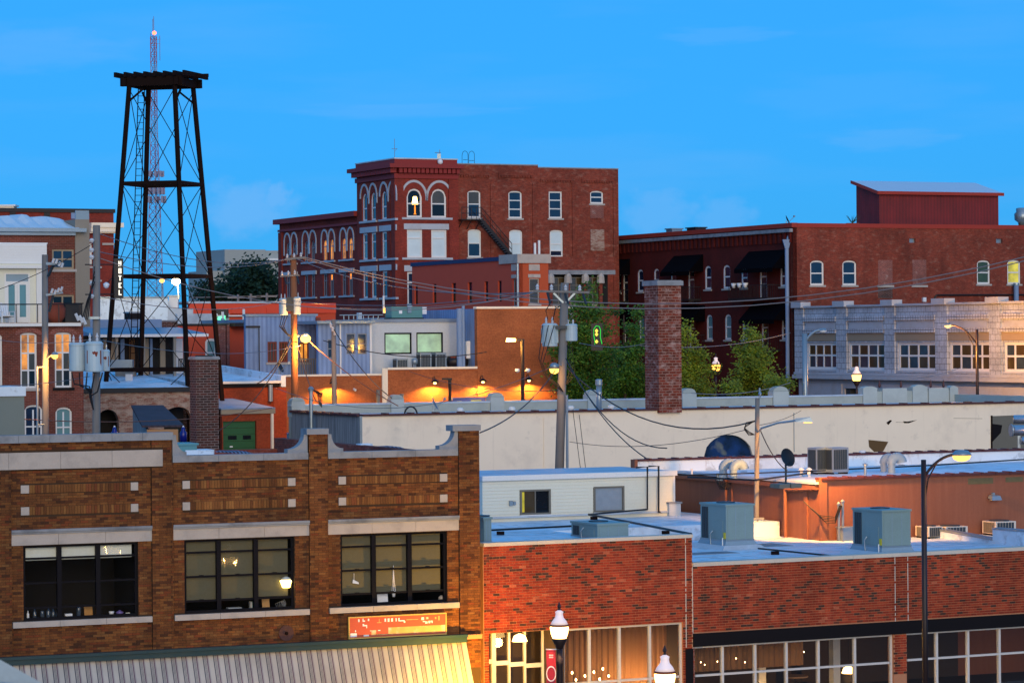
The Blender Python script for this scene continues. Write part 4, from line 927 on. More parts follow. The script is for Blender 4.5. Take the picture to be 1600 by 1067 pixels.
part('pipe_conduit', MB().path([(-.12, 2.1, zF-.5), (-.12, 2.1, 0)], .06, 8).path([(-.12, 2.1, zF-.5), (-.1, .4, zF-.42)], .05, 6), M['stucco'], Fb)
peel = pmat('peeled_patch', (.13,.11,.055), .9, var=.4, scale=6)
for a, b, c in ((5.7, 6.7, .40), (7.2, 7.9, .37)): part('peeled_patch', MB().box(a, b, -.006, 0, zF-c, zF-.2), peel, Fb)
u, z = ff.fv(1550, 775); t = thing('flood_light', 'small metal flood light on the brown stucco wall', 'wall light', ff.W(u, -.01, z), ff.a)
part('bracket', MB().box(-.05, .05, -.1, 0, -.02, .12), M['galv'], t); part('housing', MB().hexa([(-.2,-.3,-.12),(.2,-.3,-.12),(.2,-.05,-.06),(-.2,-.05,-.06),(-.16,-.25,.02),(.16,-.25,.02),(.16,-.05,.05),(-.16,-.05,.05)]), M['galv'], t); part('lens', MB().box(-.17, .17, -.28, -.08, -.125, -.121), M['panewht'], t)
# things on F's roof
def frp(x, y, z): u, v = ff.fz(x, y, z); return ff.W(u, v, z)
ZF = zF-.2
def condenser(p, w, d, h, rz, label, grp, dark=True, top=True):
    t = thing('condenser', label, 'air conditioner', p, rz, grp)
    part('casing', MB().box(0, w, 0, d, .06, h), M['galv'] if dark else M['coping'], t)
    for sx in (.02, w-.08): part('foot', MB().box(sx, sx+.06, .02, d-.02, 0, .06), M['rustiron'], t)
    g = MB(); n = 6
    for k in range(n): g.box(w*.08+w*.84*k/n, w*.08+w*.84*(k+.82)/n, -.012, 0, h*.18, h*.92)
    part('grille', g, M['rtudark'], t)
    g = MB()
    for k in range(n): g.box(-.012, 0, d*.08+d*.84*k/n, d*.08+d*.84*(k+.82)/n, h*.18, h*.92)
    part('side_grille', g, M['rtudark'] if dark else M['bronze'], t)
    if top: k = MB(); k.lathe([(min(w, d)*.42, 0), (min(w, d)*.42, .03), (.03, .05)], c=(w/2, d/2, h), n=18); part('fan_guard', k, M['rtudark'], t)
    return t
fcp = lambda x, D, y: P(x, y, D)
for x, lab in ((1276, 'tall slim condenser at the rear of the roof pair'), (1301, 'tall slim condenser in front with side grille')):
    p = frp(x, 741, ZF); condenser(Vector((p.x, p.y, ZF)), .72 if x > 1290 else .5, .5, .92, ff.a+.15, lab+' on the tile coped roof', 'slim condensers on the stucco building roof', top=False)
def gooseneck(x, y, label, z0, sc=1.0):
    p = frp(x, y, z0); t = thing('gooseneck_vent', label, 'roof vent', (p.x, p.y, z0), ff.a, 'hooded vents on the stucco building roof')
    part('neck', MB().tube((0,0,0), (0,0,.32*sc), .13*sc, 12), M['curb'], t)
    mb = MB(); n = 10
    for i in range(n+1):
        a = pi*.95*i/n; c = Vector((.2*sc*(1-cos(a)), 0, .32*sc+.2*sc*sin(a))); dr = Vector((sin(a), 0, cos(a)))
        nn = Vector((-cos(a), 0, sin(a)))
        for j in range(12):
            t_ = 2*pi*j/12; r = (.16+.02*i/n)*sc; q = c+Vector((0, cos(t_)*r, 0))+nn*(sin(t_)*r); mb.v.append(tuple(q))
    for i in range(n):
        for j in range(12): jj = (j+1) % 12; mb.f.append((i*12+j, i*12+jj, i*12+12+jj, i*12+12+j))
    part('hood', mb, M['curb'], t, smooth=True); k = MB(); k.lathe([(.12*sc, 0), (.12*sc, .01)], c=(.4*sc, 0, .25*sc), n=12); part('mouth', k, M['fascia'], t)
gooseneck(1130, 748, 'hooded blue vent on twin legs over the brown side wall', ZF); gooseneck(1146, 749, 'second hooded blue vent next to the meter cables', ZF)
gooseneck(1381, 737, 'hooded blue vent standing behind its twin near the street lamp', ZF, .95); gooseneck(1393, 739, 'hooded blue vent with open dark mouth near the street lamp', ZF, 1.05)
p = frp(1228, 762, ZF); t = thing('satellite_dish', 'black round satellite dish on a post with paving ballast', 'satellite dish', (p.x, p.y, ZF), ff.a)
part('mast', MB().tube((0,0,0), (0,0,.75), .035, 8), M['rtudark'], t)
k = MB(); n = 20
d0 = Vector((.25, -.9, .3)).normalized(); a1 = d0.orthogonal().normalized(); b1 = d0.cross(a1); cc = Vector((0, -.06, .95))
for ring in range(5):
    r = .30*ring/4
    for j in range(n): t_ = 2*pi*j/n; k.v.append(tuple(cc+(a1*cos(t_)+b1*sin(t_))*r+d0*(r*r*.7)))
for ring in range(4):
    for j in range(n): jj = (j+1) % n; k.f.append((ring*n+j, ring*n+jj, ring*n+n+jj, ring*n+n+j))
part('dish', k, M['iron'], t, smooth=True); part('feed_arm', MB().tube((0,-.05,.72), (.1,-.38,.9), .015, 6), M['rtudark'], t)
for k in range(4): part('ballast_block', MB().box(-.4+.42*(k % 2), -.02+.42*(k % 2), -.3+.32*(k//2), 0+.3*(k//2), 0, .14), M['bronze'], t)
def vent(x, y, h, r, z0, label, mat=None, fn=frp, cap=True):
    p = fn(x, y, z0); t = thing('vent_pipe', label, 'vent pipe', (p.x, p.y, z0))
    part('pipe', MB().tube((0,0,0), (0,0,h), r, 10), mat or M['white'], t)
    if cap: part('cap', MB().lathe([(r*1.8, h), (r*1.8, h+.03), (r*.4, h+r*1.4)], n=12), mat or M['white'], t)
vent(1252, 744, .22, .06, ZF, 'short white vent cap left of a twin beside slim condensers'); vent(1264, 744, .22, .06, ZF, 'short white vent cap closest to the slim condensers')
vent(1352, 742, .34, .05, ZF, 'grey vent pipe between slim condensers and hooded vents', M['galv']); vent(1348, 726, .30, .17, ZF, 'fat white vent stack against the rear tile parapet'); vent(1081, 742, .22, .04, ZF, 'thin white vent near the roof house corner', cap=False)
def run(pts, r, label, m='blackpipe', name='roof_conduit', cat='conduit', grp=None):
    o = Vector(pts[0]); return single(name, MB().path([Vector(p)-o for p in pts], r, 6), M[m], label, cat, o, 0, grp)
run([frp(1300, 734, ZF+.12), frp(1450, 727, ZF+.12), frp(1610, 717, ZF+.12)], .03, 'black conduit running along the white roof before rear parapet')
run([frp(1075, 745, ZF+.1), frp(1180, 750, ZF+.1), frp(1270, 738, ZF+.1)], .035, 'black conduit across the roof under the blue hooded vents')
run([frp(1060, 742, ZF+.2), frp(1120, 741, ZF+.22), frp(1290, 735, ZF+.2)], .025, 'thin black conduit behind the hooded blue vents', 'wire')
# meters and cable mess on the side wall and corner
t = thing('meter_rack', 'cable hung meter rack on two posts over the brown side wall', 'meter rack', ff.W(-.2, ff.fu(1134, 765, -.2)[0], ZF-.25))
part('post', MB().tube((0,0,-1.0), (0,0,.5), .05, 8), M['stucco'], t); part('post', MB().tube((.22,0,-1.0), (.22,0,.5), .05, 8), M['stucco'], t)
mb = MB()
for k in range(7): mb.path([(-.3+.06*k, -.05, .35), (-.34+.05*k, -.1, .1-.05*k), (-.2+.05*k, -.08, -.2), (-.05+.04*k, -.03, .05)], .018, 5)
part('cable_bundle', mb, M['wire'], t); part('meter_box', MB().box(-.3, -.1, -.06, .08, .1, .35), M['galv'], t)
for x, yt, lab in ((1311, 788, 'short grey conduit post before the orange lit stucco wall'), (1317, 784, 'taller grey conduit post before the orange lit stucco wall')):
    p = ff.W(ff.fv(x, 840, -.35)[0], -.35, zRR); h = ff.fv(x, yt, -.35)[1]-zRR; t = thing('conduit_post', lab, 'conduit', p, 0, 'conduit posts by the stucco wall')
    part('post', MB().tube((0,0,0), (0,0,h), .045, 8), M['galv'], t); part('weatherhead', MB().lathe([(.06, h-.02), (.07, h+.03), (.02, h+.08)], n=10), M['galv'], t)
p = ff.W(ff.fv(1300, 800, -.3)[0], -.3, ff.fv(1300, 800, -.3)[1]); mb = MB()
for k in range(5): mb.path([(-.9, .3, .35), (-.4+.05*k, 0, -.1-.06*k), (.1, 0, -.16-.05*k), (.25+.02*k, 0, .22)], .014, 5)
single('cable_loop', mb, M['wire'], 'loose black cable loops hanging on the orange lit stucco corner', 'cable', p)
single('ground_box', MB().box(0, .55, 0, .4, 0, .42).box(-.03, .58, -.03, .43, .42, .46), M['galv'], 'grey electrical box at the foot of the conduit posts', 'electric box', ff.W(ff.fv(1316, 840, -.5)[0], -.55, zRR), ff.a)
# squat condensers behind the stepped parapet
for x, w, lab in ((1451, .55, 'low tan condenser top half hidden by the slanted parapet'), (1478, .85, 'tan squat condenser with round fan guard behind the parapet'), (1556, .8, 'tan squat condenser farthest along behind the parapet step')):
    u, _ = ff.fv(x, 830, -1.0); q = fb.W(*fb.fz(x, 836, zRR)[0:2], zRR)
    p = ff.W(u, -1.0, zRR); condenser(Vector((p.x, p.y, zRR)), w, .8, ff.fv(x, 823 if x < 1500 else 815, -1.0)[1]-zRR, ff.a, lab, 'squat condensers behind the parapet', dark=False)

# pavement and kerb before the shops
mb = MB(); mb.hexa([tuple(fb.W(u, v, z)) for u, v, z in ((-22,-4.2,-.3),(uE+25,-4.2,-.3),(uE+25,.0,-.3),(-22,.0,-.3),(-22,-4.2,.13),(uE+25,-4.2,.13),(uE+25,.0,.13),(-22,.0,.13))]); part('pavement', mb, M['pavement'], None, kind='structure')
mb = MB(); mb.hexa([tuple(fb.W(u, v, z)) for u, v, z in ((-22,-4.4,-.3),(uE+25,-4.4,-.3),(uE+25,-4.205,-.3),(-22,-4.205,-.3),(-22,-4.4,.14),(uE+25,-4.4,.14),(uE+25,-4.205,.14),(-22,-4.205,.14))]); part('kerb', mb, M['coping'], None, kind='structure')
# ---------------------------------------------------------------- windows and facades of the farther buildings
def pt(ax, a, b, z): return (a, b, z) if ax == 'u' else (b, a, z)
def win(root, ax, b, rect, fm, gm, rails=(.5,), mull=(), t=.09, arch=0.0, sill=True, d=.12, name='window', gms=None, sillm=None):
    a0, a1, z0, z1 = rect; zs = z1-arch
    mb = MB(); mb.ab(ax, a0, a0+t, b+d, b+d+.08, z0, zs).ab(ax, a1-t, a1, b+d, b+d+.08, z0, zs).ab(ax, a0+t, a1-t, b+d, b+d+.08, z0, z0+t)
    m = (a0+a1)/2; hw = (a1-a0)/2; n = 10
    if arch < .02: mb.ab(ax, a0+t, a1-t, b+d, b+d+.08, zs-t, zs)
    else:
        for i in range(n):
            def q(k, s):
                th = pi*k/n; return (m-(hw-s)*cos(th), zs+(arch-s)*sin(th))
            p = [q(i, 0), q(i+1, 0), q(i+1, t), q(i, t)]
            mb.hexa([pt(ax, a, b+d, z) for a, z in p]+[pt(ax, a, b+d+.08, z) for a, z in p])
    ms = [a0+(a1-a0)*f for f in mull]; zsr = [z0+(z1-z0)*(1-f) for f in rails]
    for x in ms: mb.ab(ax, x-t*.4, x+t*.4, b+d+.005, b+d+.07, z0+t, zs-(t if arch < .02 else 0))
    for z in zsr:
        e = [a0+t]+ms+[a1-t]
        for p, q_ in zip(e, e[1:]): mb.ab(ax, p+(t*.4 if p in ms else 0), q_-(t*.4 if q_ in ms else 0), b+d-.004, b+d+.07, z-t*.35, z+t*.35)
    f = part(name, mb, fm, root)
    ze = [z0+t*.5]+sorted(zsr)+[zs]; ae = [a0+t*.5]+ms+[a1-t*.5]; k = 0
    for j, (c, e) in enumerate(zip(ze, ze[1:])):
        for p, q_ in zip(ae, ae[1:]):
            g = gms[k % len(gms)] if gms else gm; k += 1
            pm = MB()
            if arch > .02 and j == len(ze)-2 and len(ae) == 2:
                pl = [(p, c), (q_, c)]+[(m+(hw-t*.5)*cos(pi*i/n), zs+(arch-t*.5)*sin(pi*i/n)) for i in range(n+1)]
                pm.prism([pt(ax, a, b+d+.045, z) for a, z in pl], pt(ax, 0, .006, 0))
            else: pm.ab(ax, p, q_, b+d+.045, b+d+.051, c, e)
            part('pane', pm, g, f)
    if arch > .02 and len(ae) > 2:
        pl = [(m+(hw-t*.5)*cos(pi*i/n), zs+(arch-t*.5)*sin(pi*i/n)) for i in range(n+1)]; pm = MB(); pm.prism([pt(ax, a, b+d+.045, z) for a, z in pl], pt(ax, 0, .006, 0)); part('pane', pm, gm, f)
    if sill: part('sill', MB().ab(ax, a0-.12, a1+.12, b-.08, b+.1, z0-.14, z0-.003), sillm or M['sillstone'], f)
    return f
def facade(root, ax, a0, a1, z0, z1, b, wins, mat, th=.35, name='wall', extra=()):
    mb = MB(); mb.wall(ax, a0, a1, z0, z1, b, b+th, [w['r'] for w in wins]+list(extra))
    for w in wins:
        r = w['r']
        if w.get('arch', 0) > .02: mb.spandrel(ax, r[0], r[1], r[3]-w['arch'], r[3], b, b+th)
    part(name, mb, mat, root)
    for w in wins:
        k = {x: w[x] for x in w if x not in ('r', 'fm', 'gm')}
        win(root, ax, b, w['r'], w.get('fm', M['winwhite']), w.get('gm', M['pane']), **k)
def hood(root, ax, b, a0, a1, zs, rise, mat, w=.22, leg=0.0, out=.06):
    mb = MB(); m = (a0+a1)/2; hw = (a1-a0)/2; n = 14
    for i in range(n):
        def q(k, s): th = pi*k/n; return (m-(hw-s)*cos(th), zs+(rise-s)*sin(th))
        p = [q(i, 0), q(i+1, 0), q(i+1, w), q(i, w)]
        mb.hexa([pt(ax, a, b-out, z) for a, z in p]+[pt(ax, a, b+.02, z) for a, z in p])
    if leg: mb.ab(ax, a0, a0+w, b-out, b+.02, zs-leg, zs).ab(ax, a1-w, a1, b-out, b+.02, zs-leg, zs)
    part('hood_mould', mb, mat, root)

# ---------------------------------------------------------------- C: long cream rendered building
fc = Frame(565, 155, 24.7); CB = fthing('cream_building', 'long cream rendered single storey building with streaked grey end wall', 'building', fc)
zC = mean([fc.fv(572, 650)[1], fc.fv(1000, 638)[1], fc.fv(1230, 632)[1], fc.fv(1600, 624.5)[1]]); vC = fc.fu(455, 640, 0)[0]; uC = fc.fv(1960, 620)[0]
lun = fc.rect('u', 0, 1098, 680, 1178, 720)
lz0 = lun[2]-.4
mb = MB().wall('u', 0, uC, fc.z0-3, zC-.12, 0, .35, [(lun[0], lun[1], lz0, lun[3])]); mb.spandrel('u', lun[0], lun[1], lz0+.5, lun[3], 0, .35, 14)
part('wall', mb, M['cream'], CB)
part('end_wall', MB().box(0, .35, .351, vC, fc.z0-3, zC-.14), M['streaked'], CB)
n = 40; s = uC/n
for k in range(n):
    if 0 <= 0: part('coping_tile', MB().box(k*s, (k+.92)*s, -.14, .45, zC-.12, zC-.03).box((k+.86)*s, (k+1)*s, -.16, .47, zC-.115, zC+.02), M['tile'], CB)
n = 8; s = vC/n
for k in range(n): part('coping_tile', MB().box(-.12, .45, .46+k*s*.95, .46+(k+.92)*s*.95, zC-.14, zC-.05).box(-.14, .47, .46+(k+.86)*s*.95, .46+(k+1)*s*.95, zC-.135, zC), M['tile'], CB)
part('roof', MB().box(.36, uC, .46, vC, zC-.5, zC-.25), M['membrane2'], CB)
uR = fc.fv(1490, 615, vC)[0]
zB = mean([fc.fv(x, y, vC)[1] for x, y in ((475, 637), (611, 631.7), (760, 629.6), (1007, 624), (1230, 618))])
part('rear_parapet', MB().box(0, uR-6, vC, vC+.4, fc.z0-1, zB), M['greyrender'], CB); part('parapet_cap', MB().box(-.05, uR-6, vC-.06, vC+.46, zB, zB+.09), M['membrane2'], CB)
part('street_parapet', MB().box(uR, uR+.4, .36, vC+.4, fc.z0-1, fc.fv(1487, 616, vC)[1]), M['greyrender'], CB)
def knob(x, w, yt):
    u0 = fc.fv(x-w/2, 625, vC)[0]; u1 = fc.fv(x+w/2, 625, vC)[0]; zt = fc.fv(x, yt, vC)[1]; h = zt-zB+.1
    o = part('parapet_pier', MB().box(u0, u1, vC-.12, vC+.55, zB-.6, zB+h*.55), M['greycap'], CB)
    mb = MB(); m = (u0+u1)/2; hw = (u1-u0)/2; pts = [(m+(hw-.03)*cos(pi*i/10), zB+h*.55+.01+(h*.45)*sin(pi*i/10)) for i in range(11)]
    mb.prism([(a, vC-.1, z) for a, z in pts], (0, .6, 0)); part('pier_cap', mb, M['greyrender'], o)
for x, w, yt in ((465, 21, 624), (620, 20, 619.5), (776, 21, 616.5), (928, 21, 612), (1076, 22, 609.5), (1219, 24, 606.5)): knob(x, w, yt)
# stepped street front at the far corner
def cren(x0, x1, yt, d=.5, mat='greycap'):
    u0, u1 = fc.fv(x0, 615, vC)[0], fc.fv(x1, 615, vC)[0]; part('merlon', MB().box(u0, u1, vC-.1, vC+d, zB-.5, fc.fv((x0+x1)/2, yt, vC)[1]), M[mat], CB)
part('rear_parapet', MB().box(uR-6+.01, uR, vC-.02, vC+.42, fc.z0-1, zB+.25), M['greyrender'], CB)
for x0, x1, yt in ((1347.5, 1369.5, 606), (1378, 1416, 606.5), (1425, 1448, 604), (1450, 1481, 606), (1483, 1496, 605)): cren(x0, x1, yt)
for x0, x1, yt in ((1349, 1368, 603.5), (1427, 1446.5, 601), (1484.5, 1495, 602.5)):
    u0, u1 = fc.fv(x0, 615, vC)[0], fc.fv(x1, 615, vC)[0]; z0 = fc.fv(x0, 606.5, vC)[1]; z1 = fc.fv(x0, yt, vC)[1]; m = (u0+u1)/2
    mb = MB(); mb.prism([(m+(u1-u0)/2*cos(pi*i/8), vC-.05, z0+(z1-z0)*sin(pi*i/8)+.002) for i in range(9)], (0, .5, 0)); part('pier_cap', mb, M['greycap'], CB)
for x in (1377, 1410.5, 1457, 1477):
    u = fc.fv(x, 600, vC)[0]; part('finial', MB().lathe([(.02, 0), (.09, .1), (.06, .3), (.01, .5)], c=(u, vC+.2, fc.fv(x, 606, vC)[1]), n=8), M['tile'], CB)
# half-round window
mb = MB(); m = (lun[0]+lun[1])/2; hw = (lun[1]-lun[0])/2; n = 16
mb.prism([(m+hw*cos(pi*i/n), .14, lz0+.5+(lun[3]-lz0-.5)*sin(pi*i/n)) for i in range(n+1)]+[(lun[0], .14, lz0), (lun[1], .14, lz0)], (0, .02, 0))
mt, tt, bb = newmat('painted_reflection_glass'); co = objco(tt)
c = mixn(tt, ramp(tt, noise(tt, co, .9, 4), .42, .62), (.006,.012,.03), (.012,.04,.15)); c = mixn(tt, ramp(tt, noise(tt, co, .7, 3, .4), .60, .72), c, (.35,.36,.22))  # blue and pale blotches put a coloured reflection into the dark glass
tt.links.new(c, bb.inputs['Base Color']); bb.inputs['Roughness'].default_value = .25
f = part('window', MB().box(lun[0]-.02, lun[1]+.02, .10, .16, lz0-.06, lz0-.002), M['winblack'], CB); part('pane', mb, mt, f)
# scars on the wall and the dark duct opening
def poly(name, pts, mat, root=CB, fr=fc, v=-.006, d=.006, label=None):
    q = [fr.fv(x, y, v) for x, y in pts]; mb = MB(); mb.prism([(u, v, z) for u, z in q], (0, d, 0)); return part(name, mb, mat, root, label)
poly('wall_scar', [(1357, 687), (1388, 690), (1380, 705), (1366, 706), (1358, 698)], pmat('bare_brown_patch', (.13,.075,.03), .9), label='bare brown patch where the render has come off')
poly('wall_crack', [(1385, 660), (1391, 656), (1394, 657), (1388, 664)], M['rustiron']); poly('wall_crack', [(1411, 658), (1418, 658.5), (1433, 656), (1420, 661), (1413, 661)], M['rustiron'])
for x0, x1, y in ((1490, 1535, 653), (1400, 1412, 659)): poly('wall_crack', [(x0, y), (x1, y+.6), (x1, y+1.2), (x0, y+.7)], M['beige'])
poly('duct_opening', [(1550, 650), (1625, 647), (1625, 700), (1550, 702)], M['bronze'], label='dark framed opening behind the shiny ducts'); poly('opening_edge', [(1548.5, 649), (1551, 649), (1551, 702), (1548.5, 702)], M['rustiron'], v=-.03, d=.03)
poly('soot', [(1551, 662), (1566, 664), (1564, 676), (1551, 690)], M['fascia'], v=-.012, d=.004)
shiny = pmat('shiny_duct', (.5,.55,.6), .25, metal=.8, var=.1, bump=0)
t = thing('exhaust_duct', 'shiny silver exhaust ducts over the tiled rear parapet', 'exhaust duct', ff.W(ff.fv(1578, 690, VD+2)[0], VD+2, ZF))
h0 = ff.fv(1590, 672, VD+2)[1]-ZF
part('duct_pipe', MB().tube((.1,0,h0), (3,.6,h0), .2, 16), shiny, t, smooth=True); part('duct_pipe', MB().tube((.3,.8,h0+.4), (3,1.2,h0+.4), .17, 16), shiny, t, smooth=True); part('duct_pipe', MB().tube((.4,-.3,h0-.38), (3,.2,h0-.38), .15, 16), shiny, t, smooth=True)
part('duct_stand', MB().box(.3, .4, -.05, .05, 0, h0-.21), M['galv'], t); part('duct_stand', MB().box(1.6, 1.7, .2, .3, 0, h0-.21), M['galv'], t); part('end_flange', MB().tube((.08,0,h0), (.03,-.01,h0), .24, 16), M['galv'], t)
chimney('worn_brick_chimney', 1007.5, 1029, 1064.5, 438, 645, 162, M['chimbrick'], 'tall worn brick chimney with patchy white brick on the cream building', M['stone'], .28, .1)
def crp(x, y, z): u, v = fc.fz(x, y, z); return fc.W(u, v, z)
ZC = zC-.25
p = fc.W(fc.fv(936, 640, 4)[0], 4, ZC); t = thing('flue_pipe', 'shiny metal flue pipe with rain cap before the green trees', 'flue', p); hh = fc.fv(936, 592, 4)[1]-ZC
part('pipe', MB().tube((0,0,0), (0,0,hh-.35), .15, 12), M['galv'], t, smooth=True); part('band', MB().lathe([(.17, hh*.55), (.17, hh*.6)], n=12), shiny, t); part('rain_cap', MB().lathe([(.11, hh-.35), (.2, hh-.33), (.19, hh-.05), (.1, hh)], n=12), M['galv'], t)
def dish(p, rz, r, label, mat):
    t = thing('satellite_dish', label, 'satellite dish', p, rz)
    k = MB(); n = 16; d0 = Vector((.75, -.5, .43)).normalized(); a1 = d0.orthogonal().normalized(); b1 = d0.cross(a1); cc = Vector((0,0,.55))
    for ring in range(5):
        q = r*ring/4
        for j in range(n): a = 2*pi*j/n; k.v.append(tuple(cc+(a1*cos(a)+b1*sin(a))*q+d0*(q*q*.6)))
    for ring in range(4):
        for j in range(n): jj = (j+1) % n; k.f.append((ring*n+j, ring*n+jj, ring*n+n+jj, ring*n+n+j))
    part('dish', k, mat, t, smooth=True); part('mast', MB().tube((0,0,0), (-.05,.05,.5), .03, 8), M['galv'], t); q = cc+d0*.65; part('feed_arm', MB().tube(tuple(cc+Vector((0,0,-r*.8))), tuple(q), .02, 6), M['galv'], t); part('receiver', MB().box(q.x-.06, q.x+.06, q.y-.06, q.y+.06, q.z-.05, q.z+.09), M['galv'], t)
dish(fc.W(fc.fv(678, 646, 5)[0], 5, ZC), .6, .42, 'blue grey satellite dish tilted on the flat roof behind the cream wall', M['curb'])
single('hose_loop', MB().path([Vector((.35*cos(a), 0, .5*sin(a))) for a in [pi*i/12 for i in range(13)]], .05, 6), M['wire'], 'black hose hoop standing on the roof left of the grey dish', 'hose', fc.W(fc.fv(642, 650, 4)[0], 4, ZC-.02))
for x, lab in ((719, 'white round roof vent right of the grey dish'), (892, 'pale flat roof vent near the wooden pole of two cans'), (955, 'pale dome vent near the shiny metal flue'), (800, 'small grey vent before the second parapet pier')):
    p = fc.W(fc.fv(x, 640, 5)[0], 5, ZC); t = thing('roof_vent', lab, 'roof vent', p); part('base', MB().lathe([(.3, 0), (.26, .12)], n=12), M['membrane2'], t); part('dome', MB().lathe([(.15, .12), (.2, .24), (.12, .34)], n=12), M['white'], t, smooth=True)

# ---------------------------------------------------------------- J: tan brick building lit by wall lamps, with rooms on its roof
fj = Frame(470, 188, 24.7, opx=445); J = fthing('tan_brick_building', 'tan brick building with pools of yellow lamp light on its wall', 'building', fj)
uj = lambda x, y=600, v=0: fj.fv(x, y, v)[0]
zj1 = mean([fj.fv(446, 589)[1], fj.fv(600, 586)[1]]); zj2 = mean([fj.fv(612, 577.5)[1], fj.fv(740, 576)[1]]); zj3 = mean([fj.fv(748, 482)[1], fj.fv(890, 482.5)[1]])
ua1, ua2, ua3 = uj(605), uj(745), uj(895)
part('wall', MB().box(0, ua1, 0, .35, fj.z0-1, zj1), M['tanbrick'], J); part('wall', MB().box(ua1, ua2, -.05, .3, fj.z0-1, zj2), M['tanbrick'], J); part('wall', MB().box(ua2, ua3, -.1, .3, fj.z0-1, zj3), M['tanbrick'], J)
part('trim_pilaster', MB().box(ua1-.38, ua1-.004, -.12, -.004, fj.z0-1, zj2+.1), M['cream'], J)
part('coping', MB().box(-.05, ua1-.4, -.08, .43, zj1, zj1+.12), M['cream'], J); part('coping', MB().box(ua1+.01, ua2-.01, -.15, .38, zj2, zj2+.14), M['cream'], J); part('coping', MB().box(ua2-.05, ua3+.05, -.18, .38, zj3, zj3+.14), M['cream'], J)
part('roof', MB().box(0, ua2, .44, 12, zj1-.6, zj1-.25), M['membrane2'], J); part('roof', MB().box(ua1+.1, ua2, .31, 12, zj1-.24, zj2-.5), M['membrane2'], J)
part('side_wall', MB().box(ua2, ua2+.3, .31, 9, zj1, zj3), M['bluesiding'], J); part('end_wall', MB().box(ua3-.3, ua3, .31, 9, fj.z0, zj3), M['tanbrick'], J); part('roof', MB().box(ua2+.3, ua3-.3, .31, 9, zj3-.5, zj3-.2), M['membrane'], J)
part('edge_strip', MB().box(ua3-.28, ua3+.02, -.13, -.102, fj.z0, zj3), M['lime'], J)
for x, lab in ((1, 0),): pass
# K: rendered rooms above
K = fthing('roof_apartment', 'pale rendered and blue sided rooms standing on the tan brick roof', 'apartment', fj)
vk = 2.6; kx0, kx1 = uj(579, 540, vk), uj(717, 540, vk); zk = fj.fv(650, 503.5, vk)[1]
wk = [dict(r=fj.rect('u', vk, x0, y0, x1, y1), fm=M['winblack'], gm=M['panegreen'], rails=(), t=.10, sill=False, d=.05) for x0, y0, x1, y1 in ((600.5, 520, 643.5, 553), (650.5, 519.5, 692.5, 552))]
facade(K, 'u', kx0, kx1, zj1-.25, zk, vk, wk, M['palewall'], name='wall')
vk2 = 1.6; k20 = uj(497, 540, vk2); k21 = uj(578, 540, vk2); zk2 = fj.fv(540, 506, vk2)[1]
wk = [dict(r=fj.rect('u', vk2, x0, y0, x1, y1), fm=M['wingrey'], gm=M['pane'], rails=(.5,), t=.07, sill=False, d=.04) for x0, y0, x1, y1 in ((511.5, 530, 520, 560), (541, 521, 555.5, 553.5), (558.5, 521, 573.5, 553.5))]
facade(K, 'u', k20, k21, zj1-.25, zk2, vk2, wk, M['bluesiding'], name='sided_wall')
part('side_wall', MB().box(k21-.3, k21, vk2+.36, vk+4, zj1-.25, zk2), M['palewall'], K); part('corner_board', MB().box(k21-.02, k21+.12, vk2-.06, vk2+.1, zj1-.25, zk2), M['white'], K)
part('downpipe', MB().tube((uj(531, 540, vk2), vk2-.1, zj1-.2), (uj(531, 540, vk2), vk2-.1, zk2), .06, 8), M['white'], K)
part('roof', MB().box(kx0, kx1+.2, vk-.1, vk+8, zk, zk+.22), M['metalroof'], K); part('roof', MB().box(k20-.15, k21+.15, vk2-.25, vk+6, zk2, zk2+.2), M['metalroof'], K)
part('gutter', MB().box(k20-.2, k21+.2, vk2-.42, vk2-.26, zk2+.02, zk2+.18), M['galv'], K)
part('ridge_vent', MB().box(kx0+2, kx1-4, vk+7, vk+7.4, zk+.22, zk+.7), M['membrane2'], K)
part('vent_stack', MB().tube((uj(718, 500, .8), .8, zj2-.4), (uj(718, 500, .8), .8, fj.fv(718, 482, .8)[1]), .2, 12).tube((uj(723, 500, .8), .7, zj2-.4), (uj(723, 500, .8), .7, fj.fv(723, 478, .8)[1]), .1, 10), M['bluegrey'], K)
part('meter_cabinet', MB().box(uj(727, 540, 1.2), uj(735, 540, 1.2), 1.0, 1.5, fj.fv(730, 560, 1.2)[1], fj.fv(730, 533, 1.2)[1]), M['plastic'], K)
# low blue roof units and green rooftop unit above
p = fj.W(uj(612, 497, vk+4), vk+4, zk+.22); hh = fj.fv(640, 479, vk+4)[1]-zk-.22; t = thing('green_rooftop_unit', 'teal green rooftop unit on the roof of the pale rendered rooms', 'rooftop unit', p, fj.a); wdd = uj(660, 497, vk+4)-uj(612, 497, vk+4)
part('cabinet', MB().box(0, wdd, 0, 1.1, .1, hh), M['teal2'], t); part('duct_box', MB().box(wdd*.5, wdd*.62, -.12, 0, hh*.5, hh+.2), M['galv'], t); part('side_box', MB().box(wdd, wdd+.35, .1, .6, hh*.4, hh), M['plastic'], t); part('skid', MB().box(-.1, wdd+.1, 0, 1.1, 0, .1), M['rustiron'], t); part('panel', MB().box(wdd*.24, wdd*.34, -.012, 0, hh*.45, hh*.7), M['plainwhite'], t)
t = thing('roof_ladder_rack', 'row of small grey vents and ladder lying along the apartment roof', 'roof ladder', fj.W(uj(535, 500, vk+5), vk+5, zk+.2), fj.a)
part('rail', MB().box(0, 2.9, 0, .06, .3, .36).box(0, 2.9, .45, .51, .3, .36), M['galv'], t)
for k in range(8): part('rung', MB().tube((.2+.35*k, .05, .33), (.2+.35*k, .46, .33), .03, 6).tube((.2+.35*k, .25, 0), (.2+.35*k, .25, .3), .03, 6), M['galv'], t)
